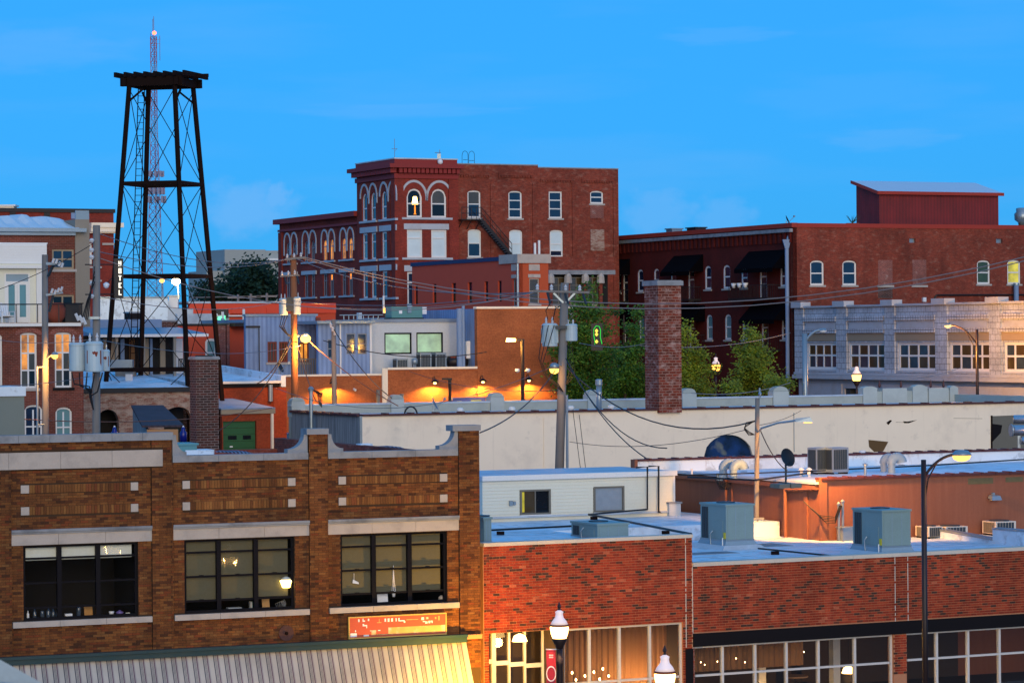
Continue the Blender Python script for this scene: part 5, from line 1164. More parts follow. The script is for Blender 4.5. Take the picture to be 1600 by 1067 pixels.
for x, w, h, lab in ((620, .8, .7, 'low blue grey condenser at the left of the roof row under lit windows'), (657, .75, 1.05, 'taller condenser just right of the small meter under lit window'), (681, .75, 1.05, 'taller condenser beside the black barrel smoker')):
    condenser(fj.W(uj(x, 575, 1.1), 1.1, zj2-.5), w, .7, h+.5, fj.a, lab, 'condensers on the ledge under the green windows', top=False)
t = thing('barrel_smoker', 'black barrel smoker grill with rusty lid on the ledge', 'grill', fj.W(uj(703, 575, 1.0), 1.0, zj2-.3), fj.a)
part('barrel', MB().tube((0,.3,.75), (1.3,.3,.75), .32, 14), M['iron'], t, smooth=True); part('lid', MB().box(.1, 1.2, .1, .5, 1.0, 1.09), M['rustpatch'], t)
for sx in (.1, 1.2):
    for sy in (.1, .5): part('leg', MB().tube((sx, sy, 0), (sx, sy, .6), .03, 6), M['iron'], t)
t = thing('gas_meter', 'small grey gas meter between two condensers on the ledge', 'gas meter', fj.W(uj(648, 575, .9), .9, zj2-.3), fj.a)
part('body', MB().lathe([(.1,.6),(.2,.65),(.2,.95),(.08,1.0)], n=12), M['galv'], t, smooth=True); part('pipe', MB().tube((-.15,0,0), (-.15,0,.9), .03, 6).tube((.15,0,0), (.15,0,.9), .03, 6), M['iron'], t)
# wall lamps with their pools of light
for x, y, lab, e in ((522, 598, 'gooseneck wall lamp behind the slim wooden pole on tan wall', 62), (681, 596, 'gooseneck wall lamp left of the black T topped post', 62), (756, 594.5, 'gooseneck wall lamp above the blue shop canopy', 62), (828, 592.5, 'gooseneck wall lamp behind the parking lot lamp post', 62)):
    b = 0 if x < 600 else (-.05 if x < 745 else -.1); u, z = fj.fv(x, y, b-.6)
    t = thing('wall_lamp', lab, 'wall lamp', fj.W(u, b-.003, z), fj.a, 'gooseneck lamps on the tan brick wall')
    part('arm', MB().path([(0,0,.1), (0,-.2,.32), (0,-.38,.32), (0,-.45,.14)], .025, 6), M['iron'], t); part('shade', MB().lathe([(.26,-.06),(.24,.0),(.08,.13),(.03,.16)], c=(0,-.45,0), n=14), M['iron'], t, smooth=True)
    part('bulb', MB().lathe([(.03,-.16),(.10,-.12),(.08,-.065)], c=(0,-.45,0), n=10), M['lampyel'], t, smooth=True)
    lamp_light(t, (0,-.62,-.12), e*14, YEL, .05, 'SPOT', 158, (radians(-4), 0, 0))
t = thing('shop_canopy', 'blue canopy panel with two yellow lit shapes at the wall foot', 'canopy', fj.W(uj(707, 625, -.6), -.11, fj.fv(730, 640)[1]), fj.a); cw = uj(758, 625, -.6)-uj(707, 625, -.6); ch = fj.fv(730, 620.5)[1]-fj.fv(730, 640)[1]
part('panel', MB().box(0, cw, -.55, 0, 0, ch), pmat('canopy_blue', (.10,.12,.40), .5), t); part('lit_shape', MB().box(cw*.13, cw*.27, -.565, -.55, ch*.1, ch*.72), M['paneyel'], t); part('lit_shape', MB().box(cw*.55, cw*.87, -.565, -.55, ch*.1, ch*.78), M['paneyel'], t)
t = thing('dark_post', 'black post with flat T shaped top before the lit tan wall', 'post', fj.W(uj(703, 625, -1.5), -1.5, fj.z0)); hh = fj.fv(703, 593.5, -1.5)[1]-fj.z0
part('shaft', MB().tube((0,0,0), (0,0,hh), .11, 8), M['iron'], t); part('head', MB().box(-.5, .15, -.1, .1, hh, hh+.12), M['iron'], t)
single('wall_camera', MB().tube((0,0,0), (0,-.25,-.05), .08, 10), M['plastic'], 'white wall camera right of the slim wooden pole', 'camera', fj.W(uj(553, 608), -.004, fj.fv(553, 608)[1]), fj.a)
for x, lab in ((591, 'short rusty bollard pipe by the cream pilaster'), (628, 'short wooden stub post behind the parapet pier')):
    p = fj.W(uj(x, 625, -1), -1, fj.z0); hh = fj.fv(x, 609 if x < 600 else 615, -1)[1]-fj.z0; single('stub_post', MB().tube((0,0,0), (0,0,hh), .13, 8), M['woodpole'], lab, 'post', p)

# ---------------------------------------------------------------- L: brown-red building with slit windows
fl = Frame(811, 222, 24.7); LB = fthing('slit_window_building', 'brown red rendered building with narrow slit windows and blue roof edge', 'building', fl)
vL = fl.fu(644, 450, 0)[0]; uL = fl.fv(857, 450)[0]
zL0 = fl.fu(811, 404, 0)[1]; zL1 = fl.fu(645, 418, 0)[1]; zL = (zL0+zL1)/2
ws = []
for x0, x1 in ((647.5, 653), (676, 682), (706, 713), (731, 738), (757, 763), (778, 784)): r = fl.rect('v', 0, x0, 446, x1, 477); r = (r[0], r[1], zL-3.05, zL-1.5); ws.append(dict(r=r, fm=M['winblack'], gm=M['pane'], rails=(.5,), t=.06, sill=False, d=.14, gms=[M['panedim'], M['pane']]))
r = fl.rect('v', 0, 801, 436, 807, 478); ws.append(dict(r=r, fm=M['wingrey'], gm=M['panedim'], rails=(), t=.06, sill=True, d=.1))
facade(LB, 'v', 0, vL, fl.z0, zL, 0, ws, M['brownred'], name='side_wall')
r = fl.rect('u', 0, 827, 435, 843, 475)
facade(LB, 'u', 0, uL, fl.z0, zL-.25, 0, [dict(r=r, fm=M['lime'], gm=M['panedim'], rails=(.5,), t=.08, sill=True, d=.1)], M['orangewall'], name='wall')
part('roof', MB().box(.36, uL, .36, vL, zL-.8, zL-.5), M['membrane2'], LB)
part('blue_edge', MB().box(-.1, .38, 3.2, vL+.1, zL, zL+.3), pmat('navy_edge', (.02,.03,.11), .6), LB); part('stone_cornice', MB().box(-.15, uL+.15, -.15, 3.2, zL-.25, zL+.42), M['lime'], LB)
for ax, x0, y0, x1, y1 in (('u', 826, 413, 843, 423), ('u', 825, 428.5, 844, 434)): r = fl.rect('u', 0, x0, y0, x1, y1); part('stone_panel', MB().box(r[0], r[1], -.05, .0, r[2], r[3]), M['lime'], LB)
for y0, y1 in ((413, 423), (429.5, 434.5)): r = fl.rect('v', 0, 799.5, y0, 807, y1); part('stone_panel', MB().box(-.05, 0, r[0], r[1], r[2], r[3]), M['lime'], LB)
part('downpipe', MB().tube((-.12, .0-.12, fl.z0), (-.12, -.12, zL-.3), .09, 8), M['galv'], LB)
for x, h, lab in ((836, 1.2, 'white vent pipe standing on the stone cornice left of its taller twin'), (842.5, 1.4, 'taller white vent pipe standing on the stone cornice')): vent(x, 398, h, .09, zL+.1, lab, fn=lambda a, b, z: fl.W(fl.fv(a, b, 1.5)[0], 1.5, z), cap=False)
# porch range with lanterns between L and the dark red building
fq = Frame(857, 240, 24.7); Q = fthing('porch_building', 'low red brick range with dark glazed porch and pale lantern capitals', 'building', fq); uQ = fq.fv(960, 450)[0]
zq = fq.fv(890, 401)[1]; zq2 = fq.fv(890, 425)[1]
part('wall', MB().box(0, uQ, 0, .4, zq2, zq), M['red_wall'], Q); part('roof', MB().box(0, uQ, .41, 7, zq-.5, zq-.2), M['membrane'], Q); part('beam', MB().box(0, uQ, -.2, -.003, zq2-.2, zq2+.15), M['stone'], Q); part('rear_wall', MB().box(0, uQ, 1.2, 1.4, fq.z0, zq2), M['dark'], Q)
part('lower_wall', MB().box(0, uQ, -.05, .3, fq.z0, fq.fv(890, 478)[1]), M['red_wall'], Q)
for x in (860, 887, 914, 938):
    u = fq.fv(x, 430)[0]; o = part('porch_post', MB().box(u-.14, u+.14, -.1, .18, fq.fv(x, 478)[1], fq.fv(x, 434)[1]), M['red_wall'], Q)
    part('lantern_capital', MB().lathe([(.2, -.9), (.34, -.85), (.30, -.3), (.16, -.05), (.04, .12)], c=(u, -.05, fq.fv(x, 426)[1]), n=8), M['lime'], o)
for x0, x1 in ((862, 884), (890, 911), (917, 935)): r = fq.rect('u', .4, x0, 433, x1, 476); win(Q, 'u', .3, r, M['bronze'], M['panedim'], rails=(.3,), mull=(.5,), t=.08, sill=True)

# ---------------------------------------------------------------- H: tall red brick block with arched corner bay
fh = Frame(619.5, 250, 24.7); HB = fthing('corner_tower_building', 'tall red brick building with arched windows and red cornice at its corner', 'building', fh)
vT = fh.fu(557.5, 300, 0)[0]; vW = fh.fu(433, 400, 0)[0]; uT = fh.fv(714, 300)[0]; uH1 = fh.fv(842, 300)[0]; uH2 = fh.fv(967.5, 300)[0]
zHt = mean([fh.fv(625, 249)[1], fh.fv(712, 250)[1]]); zc_ = mean([fh.fv(625, 262)[1], fh.fv(712, 263.5)[1]]); zh0 = fh.z0
X5 = lambda x: 420+x/3.9533
Y5 = lambda y: 230+y/3.9533
X6 = lambda x: 700+x/3.9533
# tower, street side
ws = []; wl = [(575, 607, 288, 458), (628, 660, 280, 452), (694, 727, 272, 447), (748, 780, 263, 440)]
zt1 = mean([fh.fu(X5((a+b)/2), Y5(c), 0)[1] for a, b, c, d in wl]); zt0 = mean([fh.fu(X5((a+b)/2), Y5(d), 0)[1] for a, b, c, d in wl])
vr = [fh.rect('v', 0, X5(a), 300, X5(b), 310)[:2] for a, b, c, d in wl]
hw = mean([b-a for a, b in vr])/2
for a, b in vr: m = (a+b)/2; ws.append(dict(r=(m-hw, m+hw, zt0, zt1), arch=hw, rails=(.55,), t=.16, sill=False, d=.1))
z21 = mean([fh.fu(X5(x), Y5(y), 0)[1] for x, y in ((593, 530), (645, 528), (711, 522), (767, 517))]); z20 = mean([fh.fu(X5(x), Y5(y), 0)[1] for x, y in ((593, 696), (645, 692), (711, 689), (767, 684))])
z31 = mean([fh.fu(X5(x), Y5(y), 0)[1] for x, y in ((593, 770), (645, 768), (711, 765), (767, 762))]); z30 = mean([fh.fu(X5(x), Y5(y), 0)[1] for x, y in ((593, 933), (645, 932), (711, 930), (767, 925))])
for i, (a, b) in enumerate(vr):
    m = (a+b)/2
    ws.append(dict(r=(m-hw, m+hw, z20, z21), rails=(.35,), t=.16, sill=False, d=.1, gms=[M['paneteal'] if i % 2 == 0 else M['pane'], M['orangelamp'] if i < 2 and False else M['pane']]))
    ws.append(dict(r=(m-hw, m+hw, z30, z31), rails=(.35,), t=.16, sill=False, d=.1, gms=[M['pane'], M['panewarm'] if i == 3 else M['pane']]))
facade(HB, 'v', 0, vT, zh0, zc_, 0, ws, M['tower_red'], name='street_wall')
for i in (0, 2):
    a0 = min(vr[i][0], vr[i+1][0])-.35; a1 = max(vr[i][1], vr[i+1][1])+.35
    for z0, z1 in ((z21+.02, z21+.50), (z31+.02, z31+.50), (z30-2.3, z30-1.7)): part('stone_lintel', MB().box(-.10, .0, a0, a1, z0, z1), M['terrapl'], HB)
    for z in (zt0, z20, z30): part('stone_sill', MB().box(-.16, .1, a0, a1, z-.18, z-.004), M['terrapl'], HB)
    mids = sorted([(vr[i][0]+vr[i][1])/2, (vr[i+1][0]+vr[i+1][1])/2]); half = (a1-a0)/4+.05
    for m in mids: hood(HB, 'v', 0, m-half, m+half, zt1-hw+.15, half*1.25, M['terrapl'], .2, .5 if m == mids[0] else .0)
# tower, front
XF = [(852, 947), (1002, 1097)]
zt1f = mean([fh.fv(X5(900), Y5(258))[1], fh.fv(X5(1050), Y5(257))[1]]); zt0f = mean([fh.fv(X5(900), Y5(437))[1], fh.fv(X5(1050), Y5(433))[1]])
z21f = mean([fh.fv(X5(900), Y5(511))[1], fh.fv(X5(1050), Y5(509))[1]]); z20f = mean([fh.fv(X5(900), Y5(683))[1], fh.fv(X5(1050), Y5(682))[1]])
ws = []; ur_ = [(fh.fv(X5(a), 320)[0], fh.fv(X5(b), 320)[0]) for a, b in XF]; hwf = (ur_[0][1]-ur_[0][0])/2
for i, (a, b) in enumerate(ur_):
    ws.append(dict(r=(a, b, zt0f, zt1f), arch=hwf, rails=(.52,), t=.15, sill=False, d=.1, gm=M['paneblk'] if i == 0 else M['panedim'], gms=[M['paneblk']] if i == 0 else [M['paneblk'], M['panedim']]))
    ws.append(dict(r=(a, b, z20f, z21f), rails=(.3,), t=.15, sill=False, d=.08, gm=M['panewht']))
    ws.append(dict(r=(a, b, z20f-4.2, z20f-1.2), rails=(.3,), t=.15, sill=False, d=.08, gm=M['pane']))
facade(HB, 'u', 0, uT, zh0, zc_, 0, ws, M['tower_red'], name='wall')
a0, a1 = ur_[0][0]-.5, ur_[1][1]+.5
for z0, z1 in ((z21f+.02, z21f+.5), (z20f-1.15, z20f-.65)): part('stone_lintel', MB().box(a0, a1, -.1, 0, z0, z1), M['terrapl'], HB)
for z in (zt0f, z20f): part('stone_sill', MB().box(a0, a1, -.16, .1, z-.18, z-.004), M['terrapl'], HB)
half = (fh.fv(X5(975), 300)[0]-fh.fv(X5(805), 300)[0])/2
for i, (a, b) in enumerate(ur_): m = (a+b)/2+(-.05 if i == 0 else .05); hood(HB, 'u', 0, m-half, m+half, zt1f-hwf-.1, half*1.22, M['terrapl'], .2, .2)
# lit lamp behind the arched window
r = ur_[0]; t = thing('table_lamp', 'lit orange table lamp standing in the arched corner window', 'lamp', fh.W((r[0]+r[1])/2+.1, .135, zt0f+.25), fh.a)
part('shade', MB().hexa([(-.28,-.03,.85),(.28,-.03,.85),(.28,.0,.85),(-.28,.0,.85),(-.14,-.03,1.5),(.14,-.03,1.5),(.14,.0,1.5),(-.14,.0,1.5)]), M['lampyel'], t); part('base', MB().lathe([(.14,0),(.06,.1),(.07,.5),(.04,.85)], n=8), M['orangelamp'], t)
# cornice and parapet
dn = MB()
for k in range(24): v = -.3+k*(vT+.3)/24; dn.box(-.55, -.004, v, v+.3, zc_-.45, zc_-.05)
for k in range(14): u = .15+k*(uT)/14; dn.box(u, u+.3, -.55, -.004, zc_-.45, zc_-.05)
part('dentil', dn, M['tower_trim'], HB, kind='stuff')
part('cornice', MB().box(-.8, uT+.3, -.8, vT+.3, zc_-.04, zc_+.3).box(-.15, uT+.1, -.15, vT+.1, zc_-.9, zc_-.5), M['tower_trim'], HB)
part('parapet', MB().box(-.1, uT, -.1, .25, zc_+.3, zHt).box(-.1, .25, .25, vT, zc_+.3, zHt).box(uT-.3, uT, .25, vT, zc_+.3, zHt).box(.25, uT-.3, vT-.3, vT, zc_+.3, zHt), M['tower_trim'], HB); part('parapet_cap', MB().box(-.16, uT+.05, -.16, .3, zHt, zHt+.1).box(-.16, .3, .31, vT, zHt, zHt+.1), M['membrane2'], HB)
part('corner_pilaster', MB().box(-.12, .7, -.12, -.004, zh0, zc_-.95).box(-.12, -.004, -.003, .7, zh0, zc_-.95), M['tower_red'], HB); part('corner_pilaster', MB().box(uT-.8, uT+.1, -.12, -.004, zh0, zc_-.95), M['tower_red'], HB)
# left wing
zW = mean([fh.fu(432, 352, .25)[1], fh.fu(556, 338, .25)[1]]); vb = vT+.01
wl = [((105, 130), (145, 168), 590, 714), ((217, 243), (258, 285), 579, 711), ((335, 358), (375, 400), 563, 703), ((450, 475), (492, 517), 554, 694)]
ws = []; pr = []
zw1 = mean([fh.fu(X5((p[0][0]+p[1][1])/2), Y5(p[2]), .25)[1] for p in wl]); zw0 = mean([fh.fu(X5((p[0][0]+p[1][1])/2), Y5(p[3]), .25)[1] for p in wl])
zx1 = mean([fh.fu(X5(x), Y5(y), .25)[1] for x, y in ((248, 787), (368, 781), (484, 776))]); zx0 = mean([fh.fu(X5(x), Y5(y), .25)[1] for x, y in ((248, 925), (368, 922), (484, 917))])
for i, p in enumerate(wl):
    rr = [fh.rect('v', .25, X5(q[0]), 400, X5(q[1]), 410)[:2] for q in p[:2]]; pr.append(rr)
    for j, (a, b) in enumerate(rr):
        m = (a+b)/2; h_ = .52
        ws.append(dict(r=(m-h_, m+h_, zw0, zw1), arch=h_, fm=M['wingrey'], rails=(.35,), mull=(.5,), t=.1, sill=False, d=.1, gm=M['panewarm'] if i > 1 else M['panesky']))
        ws.append(dict(r=(m-h_, m+h_, zx0, zx1), fm=M['wingrey'], rails=(.3,), mull=(.5,), t=.1, sill=False, d=.1, gms=[M['pane'], M['pane'], M['pane'], M['orangelamp'] if (j == 1 and i in (2, 3)) else M['pane']]))
facade(HB, 'v', vb, vW, zh0, zW, .25, ws, M['tower_red'], name='wing_wall')
for rr in pr:
    a0, a1 = min(rr[0][0], rr[1][0])-.45, max(rr[0][1], rr[1][1])+.45
    part('stone_lintel', MB().box(.13, .25, a0, a1, zx1+.02, zx1+.36), M['terrapl'], HB)
    for z in (zw0, zx0): part('stone_sill', MB().box(.10, .35, a0, a1, z-.14, z-.004), M['terrapl'], HB)
    q = (a1-a0)/4
    for m in (a0+q, a1-q): hood(HB, 'v', .25, m-q, m+q, zw1-.1, q*1.15, M['terrapl'], .18, 1.1 if True else 0)
part('wing_cornice', MB().box(-.3, .7, vb, vW+.3, zW, zW+.45).box(.05, .24, vb, vW, zW-.7, zW-.5), M['tower_trim'], HB); part('wing_pilaster', MB().box(.1, .246, vW-.9, vW, zh0, zW-.75), M['tower_red'], HB)
# plain side
zH1, zH2 = mean([fh.fv(720, 257.5)[1], fh.fv(842, 258.5)[1]]), mean([fh.fv(845, 263)[1], fh.fv(965, 264.5)[1]])
def r6(x0, y0, x1, y1): return fh.rect('u', .15, X6(x0), Y5(y0), X6(x1), Y5(y1))
ws = []
for r_, gms, rl, ar in (((120, 267, 203, 437), [M['pane'], M['panedim']], (.5,), .2), ((373, 270, 458, 440), [M['pane']], (.35, .67), .2), ((622, 273, 706, 440), [M['pane']], (.33, .65), 0), ((878, 270, 960, 350), [M['pane']], (.5,), .2), ((122, 507, 206, 680), [M['pane'], M['panewht']], (.5,), .2), ((378, 510, 461, 680), [M['panewht']], (.5,), .2), ((628, 511, 711, 678), [M['pane'], M['panewht'], M['panewht']], (.25, .5), .2)):
    r = r6(*r_); r = (r[0], r[1], r[2], r[3]); 
    if rl == (.25, .5): rl, gms = (.52, .77), [M['pane'], M['panewht'], M['panewht']]
    ws.append(dict(r=r, rails=rl, gms=gms, gm=gms[-1], arch=ar, t=.13, sill=True, d=.1))
facade(HB, 'u', uT, uH1, zh0, zH1, .15, [w for w in ws if w['r'][1] < uH1], M['red_wall'], name='plain_wall'); facade(HB, 'u', uH1, uH2, zh0, zH2, .15, [w for w in ws if w['r'][0] > uH1], M['red_wall'], name='plain_wall')
part('end_wall', MB().box(uH2-.35, uH2, .51, vT, zh0, zH2), M['red_wall'], HB); part('roof', MB().box(.4, uH2-.4, .55, vW, zW-.5, zW-.2), M['membrane2'], HB); part('rear_wall', MB().box(.3, uH2, vW-.3, vW, zh0, zW), M['red_wall'], HB)
part('upper_rear_wall', MB().box(.3, uH2, vT-.3, vT-.02, zW, zH2-.3), M['red_wall'], HB); part('upper_roof', MB().box(.3, uH2-.36, .52, vT-.31, zH2-1.2, zH2-1.0), M['membrane2'], HB)
part('blocked_window', MB().box(*r6(878, 350, 960, 440)[:2], .10, .149, *r6(878, 352, 960, 440)[2:]), M['lowbrick'], HB); part('blocked_window', MB().box(*r6(880, 508, 965, 650)[:2], .10, .149, *r6(880, 508, 965, 640)[2:]), M['whitebrick'], HB)
cb = MB()
for x0, x1, y in ((62, 265, 180), (310, 525, 183), (568, 770, 211), (825, 1025, 215)):
    r = r6(x0, y-8, x1, y+8); n = 13
    for k in range(n): u = r[0]+(r[1]-r[0])*k/n; cb.box(u, u+(r[1]-r[0])/n*.55, .02, .146, r[2], r[3])
    cb.box(r[0], r[1], .06, .146, r[3]+.003, r[3]+.25)
part('brick_corbel', cb, M['red_wall'], HB, kind='stuff')
for x in (270, 530, 775, 1028): r = r6(x-3, 200, x+3, 700); part('brick_strip', MB().box(r[0]-.12, r[1]+.12, .05, .146, zh0, r6(x, 222, x+1, 300)[3]), M['red_wall'], HB)
part('ragged_cap', MB().box(uT+.05, uH1, .1, .55, zH1, zH1+.1).box(uH1+.01, uH2, .1, .55, zH2, zH2+.1), M['stone'], HB)
# fire escape
u0, z0 = fh.fv(X6(85), Y5(445), -.9); u1, _ = fh.fv(X6(208), Y5(445), -.9); us, zs2 = fh.fv(X6(395), Y5(668), -.9)
FE = thing('fire_escape', 'black iron fire escape landing with stair down the red brick wall', 'fire escape', fh.W(u0, .14, zs2), fh.a); zz = z0-zs2; w_ = u1-u0; e_ = us-u0
k = MB().box(0, w_, -1.05, 0, zz-.06, zz)
for i in range(3): k.beam((.1+i*(w_-.2)/2, -1.0, zz-.06), (.1+i*(w_-.2)/2, 0, zz-.8), .06, .06)
part('landing', k, M['iron'], FE)
k = MB().beam((w_, -1.0, zz), (e_, -1.0, 0), .06, .25).beam((w_, -.35, zz), (e_, -.35, 0), .06, .25); part('stringer', k, M['iron'], FE)
for i in range(16): f = (i+.5)/16; part('tread', MB().box(w_+(e_-w_)*f-.13, w_+(e_-w_)*f+.13, -1.0, -.35, zz*(1-f)-.02, zz*(1-f)+.02), M['stone'], FE)
k = MB()
for h_ in (.5, 1.0): k.tube((0, -1.02, zz+h_), (w_, -1.02, zz+h_), .03, 6).tube((w_, -1.02, zz+h_), (e_, -1.02, h_), .03, 6)
for i in range(5): k.tube((w_*i/4, -1.02, zz), (w_*i/4, -1.02, zz+1), .025, 6)
for i in range(1, 9): f = i/8; k.tube((w_+(e_-w_)*f, -1.02, zz*(1-f)), (w_+(e_-w_)*f, -1.02, zz*(1-f)+1), .022, 6)
part('railing', k, M['iron'], FE)
# roof furniture on H
k = MB()
for dx in (0, .55, .62, 1.15): k.tube((dx, 0, 0), (dx, 0, .75), .02, 5)
for c in (.28, .89): k.path([(c-.27*cos(pi*i/8), 0, .75+.35*sin(pi*i/8)) for i in range(9)], .02, 5)
k.tube((.1, 0, .35), (.5, 0, .35), .02, 5); k.tube((.65, 0, .3), (1.1, 0, .3), .02, 5)
single('roof_ladder', k, M['iron'], 'looped black ladder rails on the roof edge beside the red parapet', 'ladder', fh.W(fh.fv(722, 256, .4)[0], .4, zH1+.05), fh.a)
t = thing('roof_beacon', 'round white lamp and aerial box on the red parapet', 'beacon', fh.W(fh.fv(687, 250, 0)[0], 0, zHt+.1)); part('globe', MB().lathe([(.05,-.55),(.22,-.4),(.22,-.2),(.05,-.05)], c=(.05,-.35,0), n=12), M['plastic'], t, smooth=True); part('aerial', MB().box(-.2,.1,-.1,.1,0,.4).tube((0,0,.4), (0,0,.75), .03, 6).tube((-.4,0,.5), (.1,0,.5), .03, 6), M['galv'], t)
t = thing('roof_mast', 'thin whip aerial mast rising above the red corner parapet', 'aerial mast', fh.W(1.2, 3, zHt-.5)); part('mast', MB().tube((0,0,0), (0,0,2.4), .02, 6), M['wiregrey'], t); part('cross_arm', MB().tube((-.25,0,1.55), (.25,0,1.55), .02, 6).tube((0,0,1.3), (.2,0,1.55), .015, 5), M['wiregrey'], t)

# ---------------------------------------------------------------- I: dark red brick building with black awnings, and its plain brick side
fi = Frame(1240, 235, 24.7); IB = fthing('awning_building', 'dark red brick building with black awnings and iron balconies', 'building', fi)
XI = lambda x: 900+x/3.5556
YI = lambda y: 320+y/3.5556
XR = lambda x: 1230+x/4.3243
YR = lambda y: 260+y/4.3243
vI = fi.fu(933, 420, 0)[0]; uI = fi.fv(1980, 400)[0]; zi0 = fi.z0
zI = mean([fi.fu(1238, 348, 0)[1], fi.fu(937, 371, 0)[1]])
def ri(x0, y0, x1, y1): return fi.rect('v', 0, XI(x0), YI(y0), XI(x1), YI(y1))
zu1 = mean([ri(716, 340, 750, 470)[3], ri(818, 335, 855, 465)[3]]); zu0 = mean([ri(716, 340, 750, 470)[2], ri(818, 335, 855, 465)[2]]); zl1 = mean([ri(722, 610, 755, 750)[3], ri(825, 608, 858, 750)[3]]); zl0 = mean([ri(722, 610, 755, 750)[2], ri(825, 608, 858, 750)[2]])
ws = []
def addw(x0, x1, z0, z1, door=False, gm=None, arch=.35, mull=()):
    r = ri(x0, 400, x1, 410); ws.append(dict(r=(r[0], r[1], z0, z1), rails=(.5,) if not door else (.3,), arch=0 if door else arch, t=.16, sill=not door, d=.08, gm=gm or M['pane'], mull=mull))
for x0, x1 in ((340, 374), (431, 462), (714, 751), (816, 856)): addw(x0, x1, zu0, zu1)
for x0, x1 in ((347, 377), (440, 472), (721, 756), (823, 860)): addw(x0, x1, zl0, zl1, gm=M['paneteal'])
for x0, x1, dr in ((196, 222, 1), (228, 250, 0), (258, 288, 1), (524, 556, 0), (620, 656, 1), (916, 952, 0), (1018, 1060, 1), (1132, 1172, 0)): addw(x0, x1, zu0-(1.0 if dr else 0), zu1-.3, bool(dr), arch=0)
for x0, x1, dr in ((198, 224, 0), (262, 292, 1), (530, 560, 0), (625, 660, 1), (920, 956, 0), (1026, 1066, 1), (1138, 1174, 0)): addw(x0, x1, zl0-(1.0 if dr else 0), zl1-.3, bool(dr), gm=M['panedim'] if dr else None, arch=0)
facade(IB, 'v', 0, vI, zi0+3.6, zI-1.6, 0, ws, M['dark_red'], name='street_wall')
k = MB(); n = 44
for i in range(n): v = .2+(vI-.4)*i/n; k.box(-.16, -.003, v, v+(vI/n)*.45, zI-1.55, zI-.75)
part('corbel', k, M['dark_red'], IB, kind='stuff')
part('frieze', MB().box(0, .35, 0, vI, zI-1.6, zI-.35), M['dark_red'], IB); part('grey_moulding', MB().box(-.3, -.004, 0, vI+.2, zI-.72, zI-.45), M['stone'], IB); part('roof_rim', MB().box(-.12, .4, -.06, vI+.2, zI-.35, zI), M['coprim'], IB)
part('shopfront', MB().box(.15, .35, 0, vI, zi0-1, zi0+3.3), M['dark'], IB); part('shop_beam', MB().box(-.05, .35, 0, vI, zi0+3.3, zi0+3.6), M['dark_red'], IB)
for f in (.0, .2, .42, .62, .82): part('shop_pier', MB().box(.0, .149, f*vI, f*vI+.9, zi0-1, zi0+3.299), M['dark_red'], IB)
r = ri(150, 275, 173, 315); part('stone_block', MB().box(-.1, 0, r[0], r[1], r[2], r[3]), M['lime'], IB)
# warm lit doorway behind the street tree
r = ri(812, 960, 860, 1040); part('lit_doorway', MB().box(-.02, .0, r[0], r[1], zi0, zi0+2.6), M['orangelamp'], IB)
for (x0, x1, yt, yb, lab) in ((150, 300, 303, 390, 'black awning at the far end of the upper row, nearest the porch'), (545, 707, 278, 374, 'black awning in the middle of the upper row behind the worn chimney'), (960, 1172, 252, 356, 'black awning of the upper row nearest the grey downspout'), (180, 306, 568, 654, 'black awning low at the far end above the green neon'), (583, 717, 556, 648, 'black awning low in the middle beside the worn chimney'), (985, 1180, 541, 641, 'black awning low above the young tree by downspout')):
    r = ri(x0, yt, x1, yt+4); va, vb2 = r[0], r[1]; zt_ = fi.fu(XI((x0+x1)/2), YI(yt+2), 0)[1]; zb2 = fi.fu(XI((x0+x1)/2-45), YI(yb), -1.3)[1]
    t = thing('window_awning', lab, 'awning', fi.W(-.01, va, zb2), fi.a, 'black awnings on the dark red building'); Lw = vb2-va; hz = zt_-zb2
    part('cloth_slope', MB().hexa([(-1.35,0,0),(-1.35,Lw,0),(0,Lw,hz-.05),(0,0,hz-.05),(-1.35,0,.05),(-1.35,Lw,.05),(0,Lw,hz),(0,0,hz)]), M['awning'], t); part('valance', MB().box(-1.36, -1.32, 0, Lw, -.28, -.003), M['awning'], t)
    k = MB(); k.prism([(-1.33,.002,0),(0,.002,0),(0,.002,hz-.06)], (0,.02,0)); part('end_panel', k, M['awning'], t)
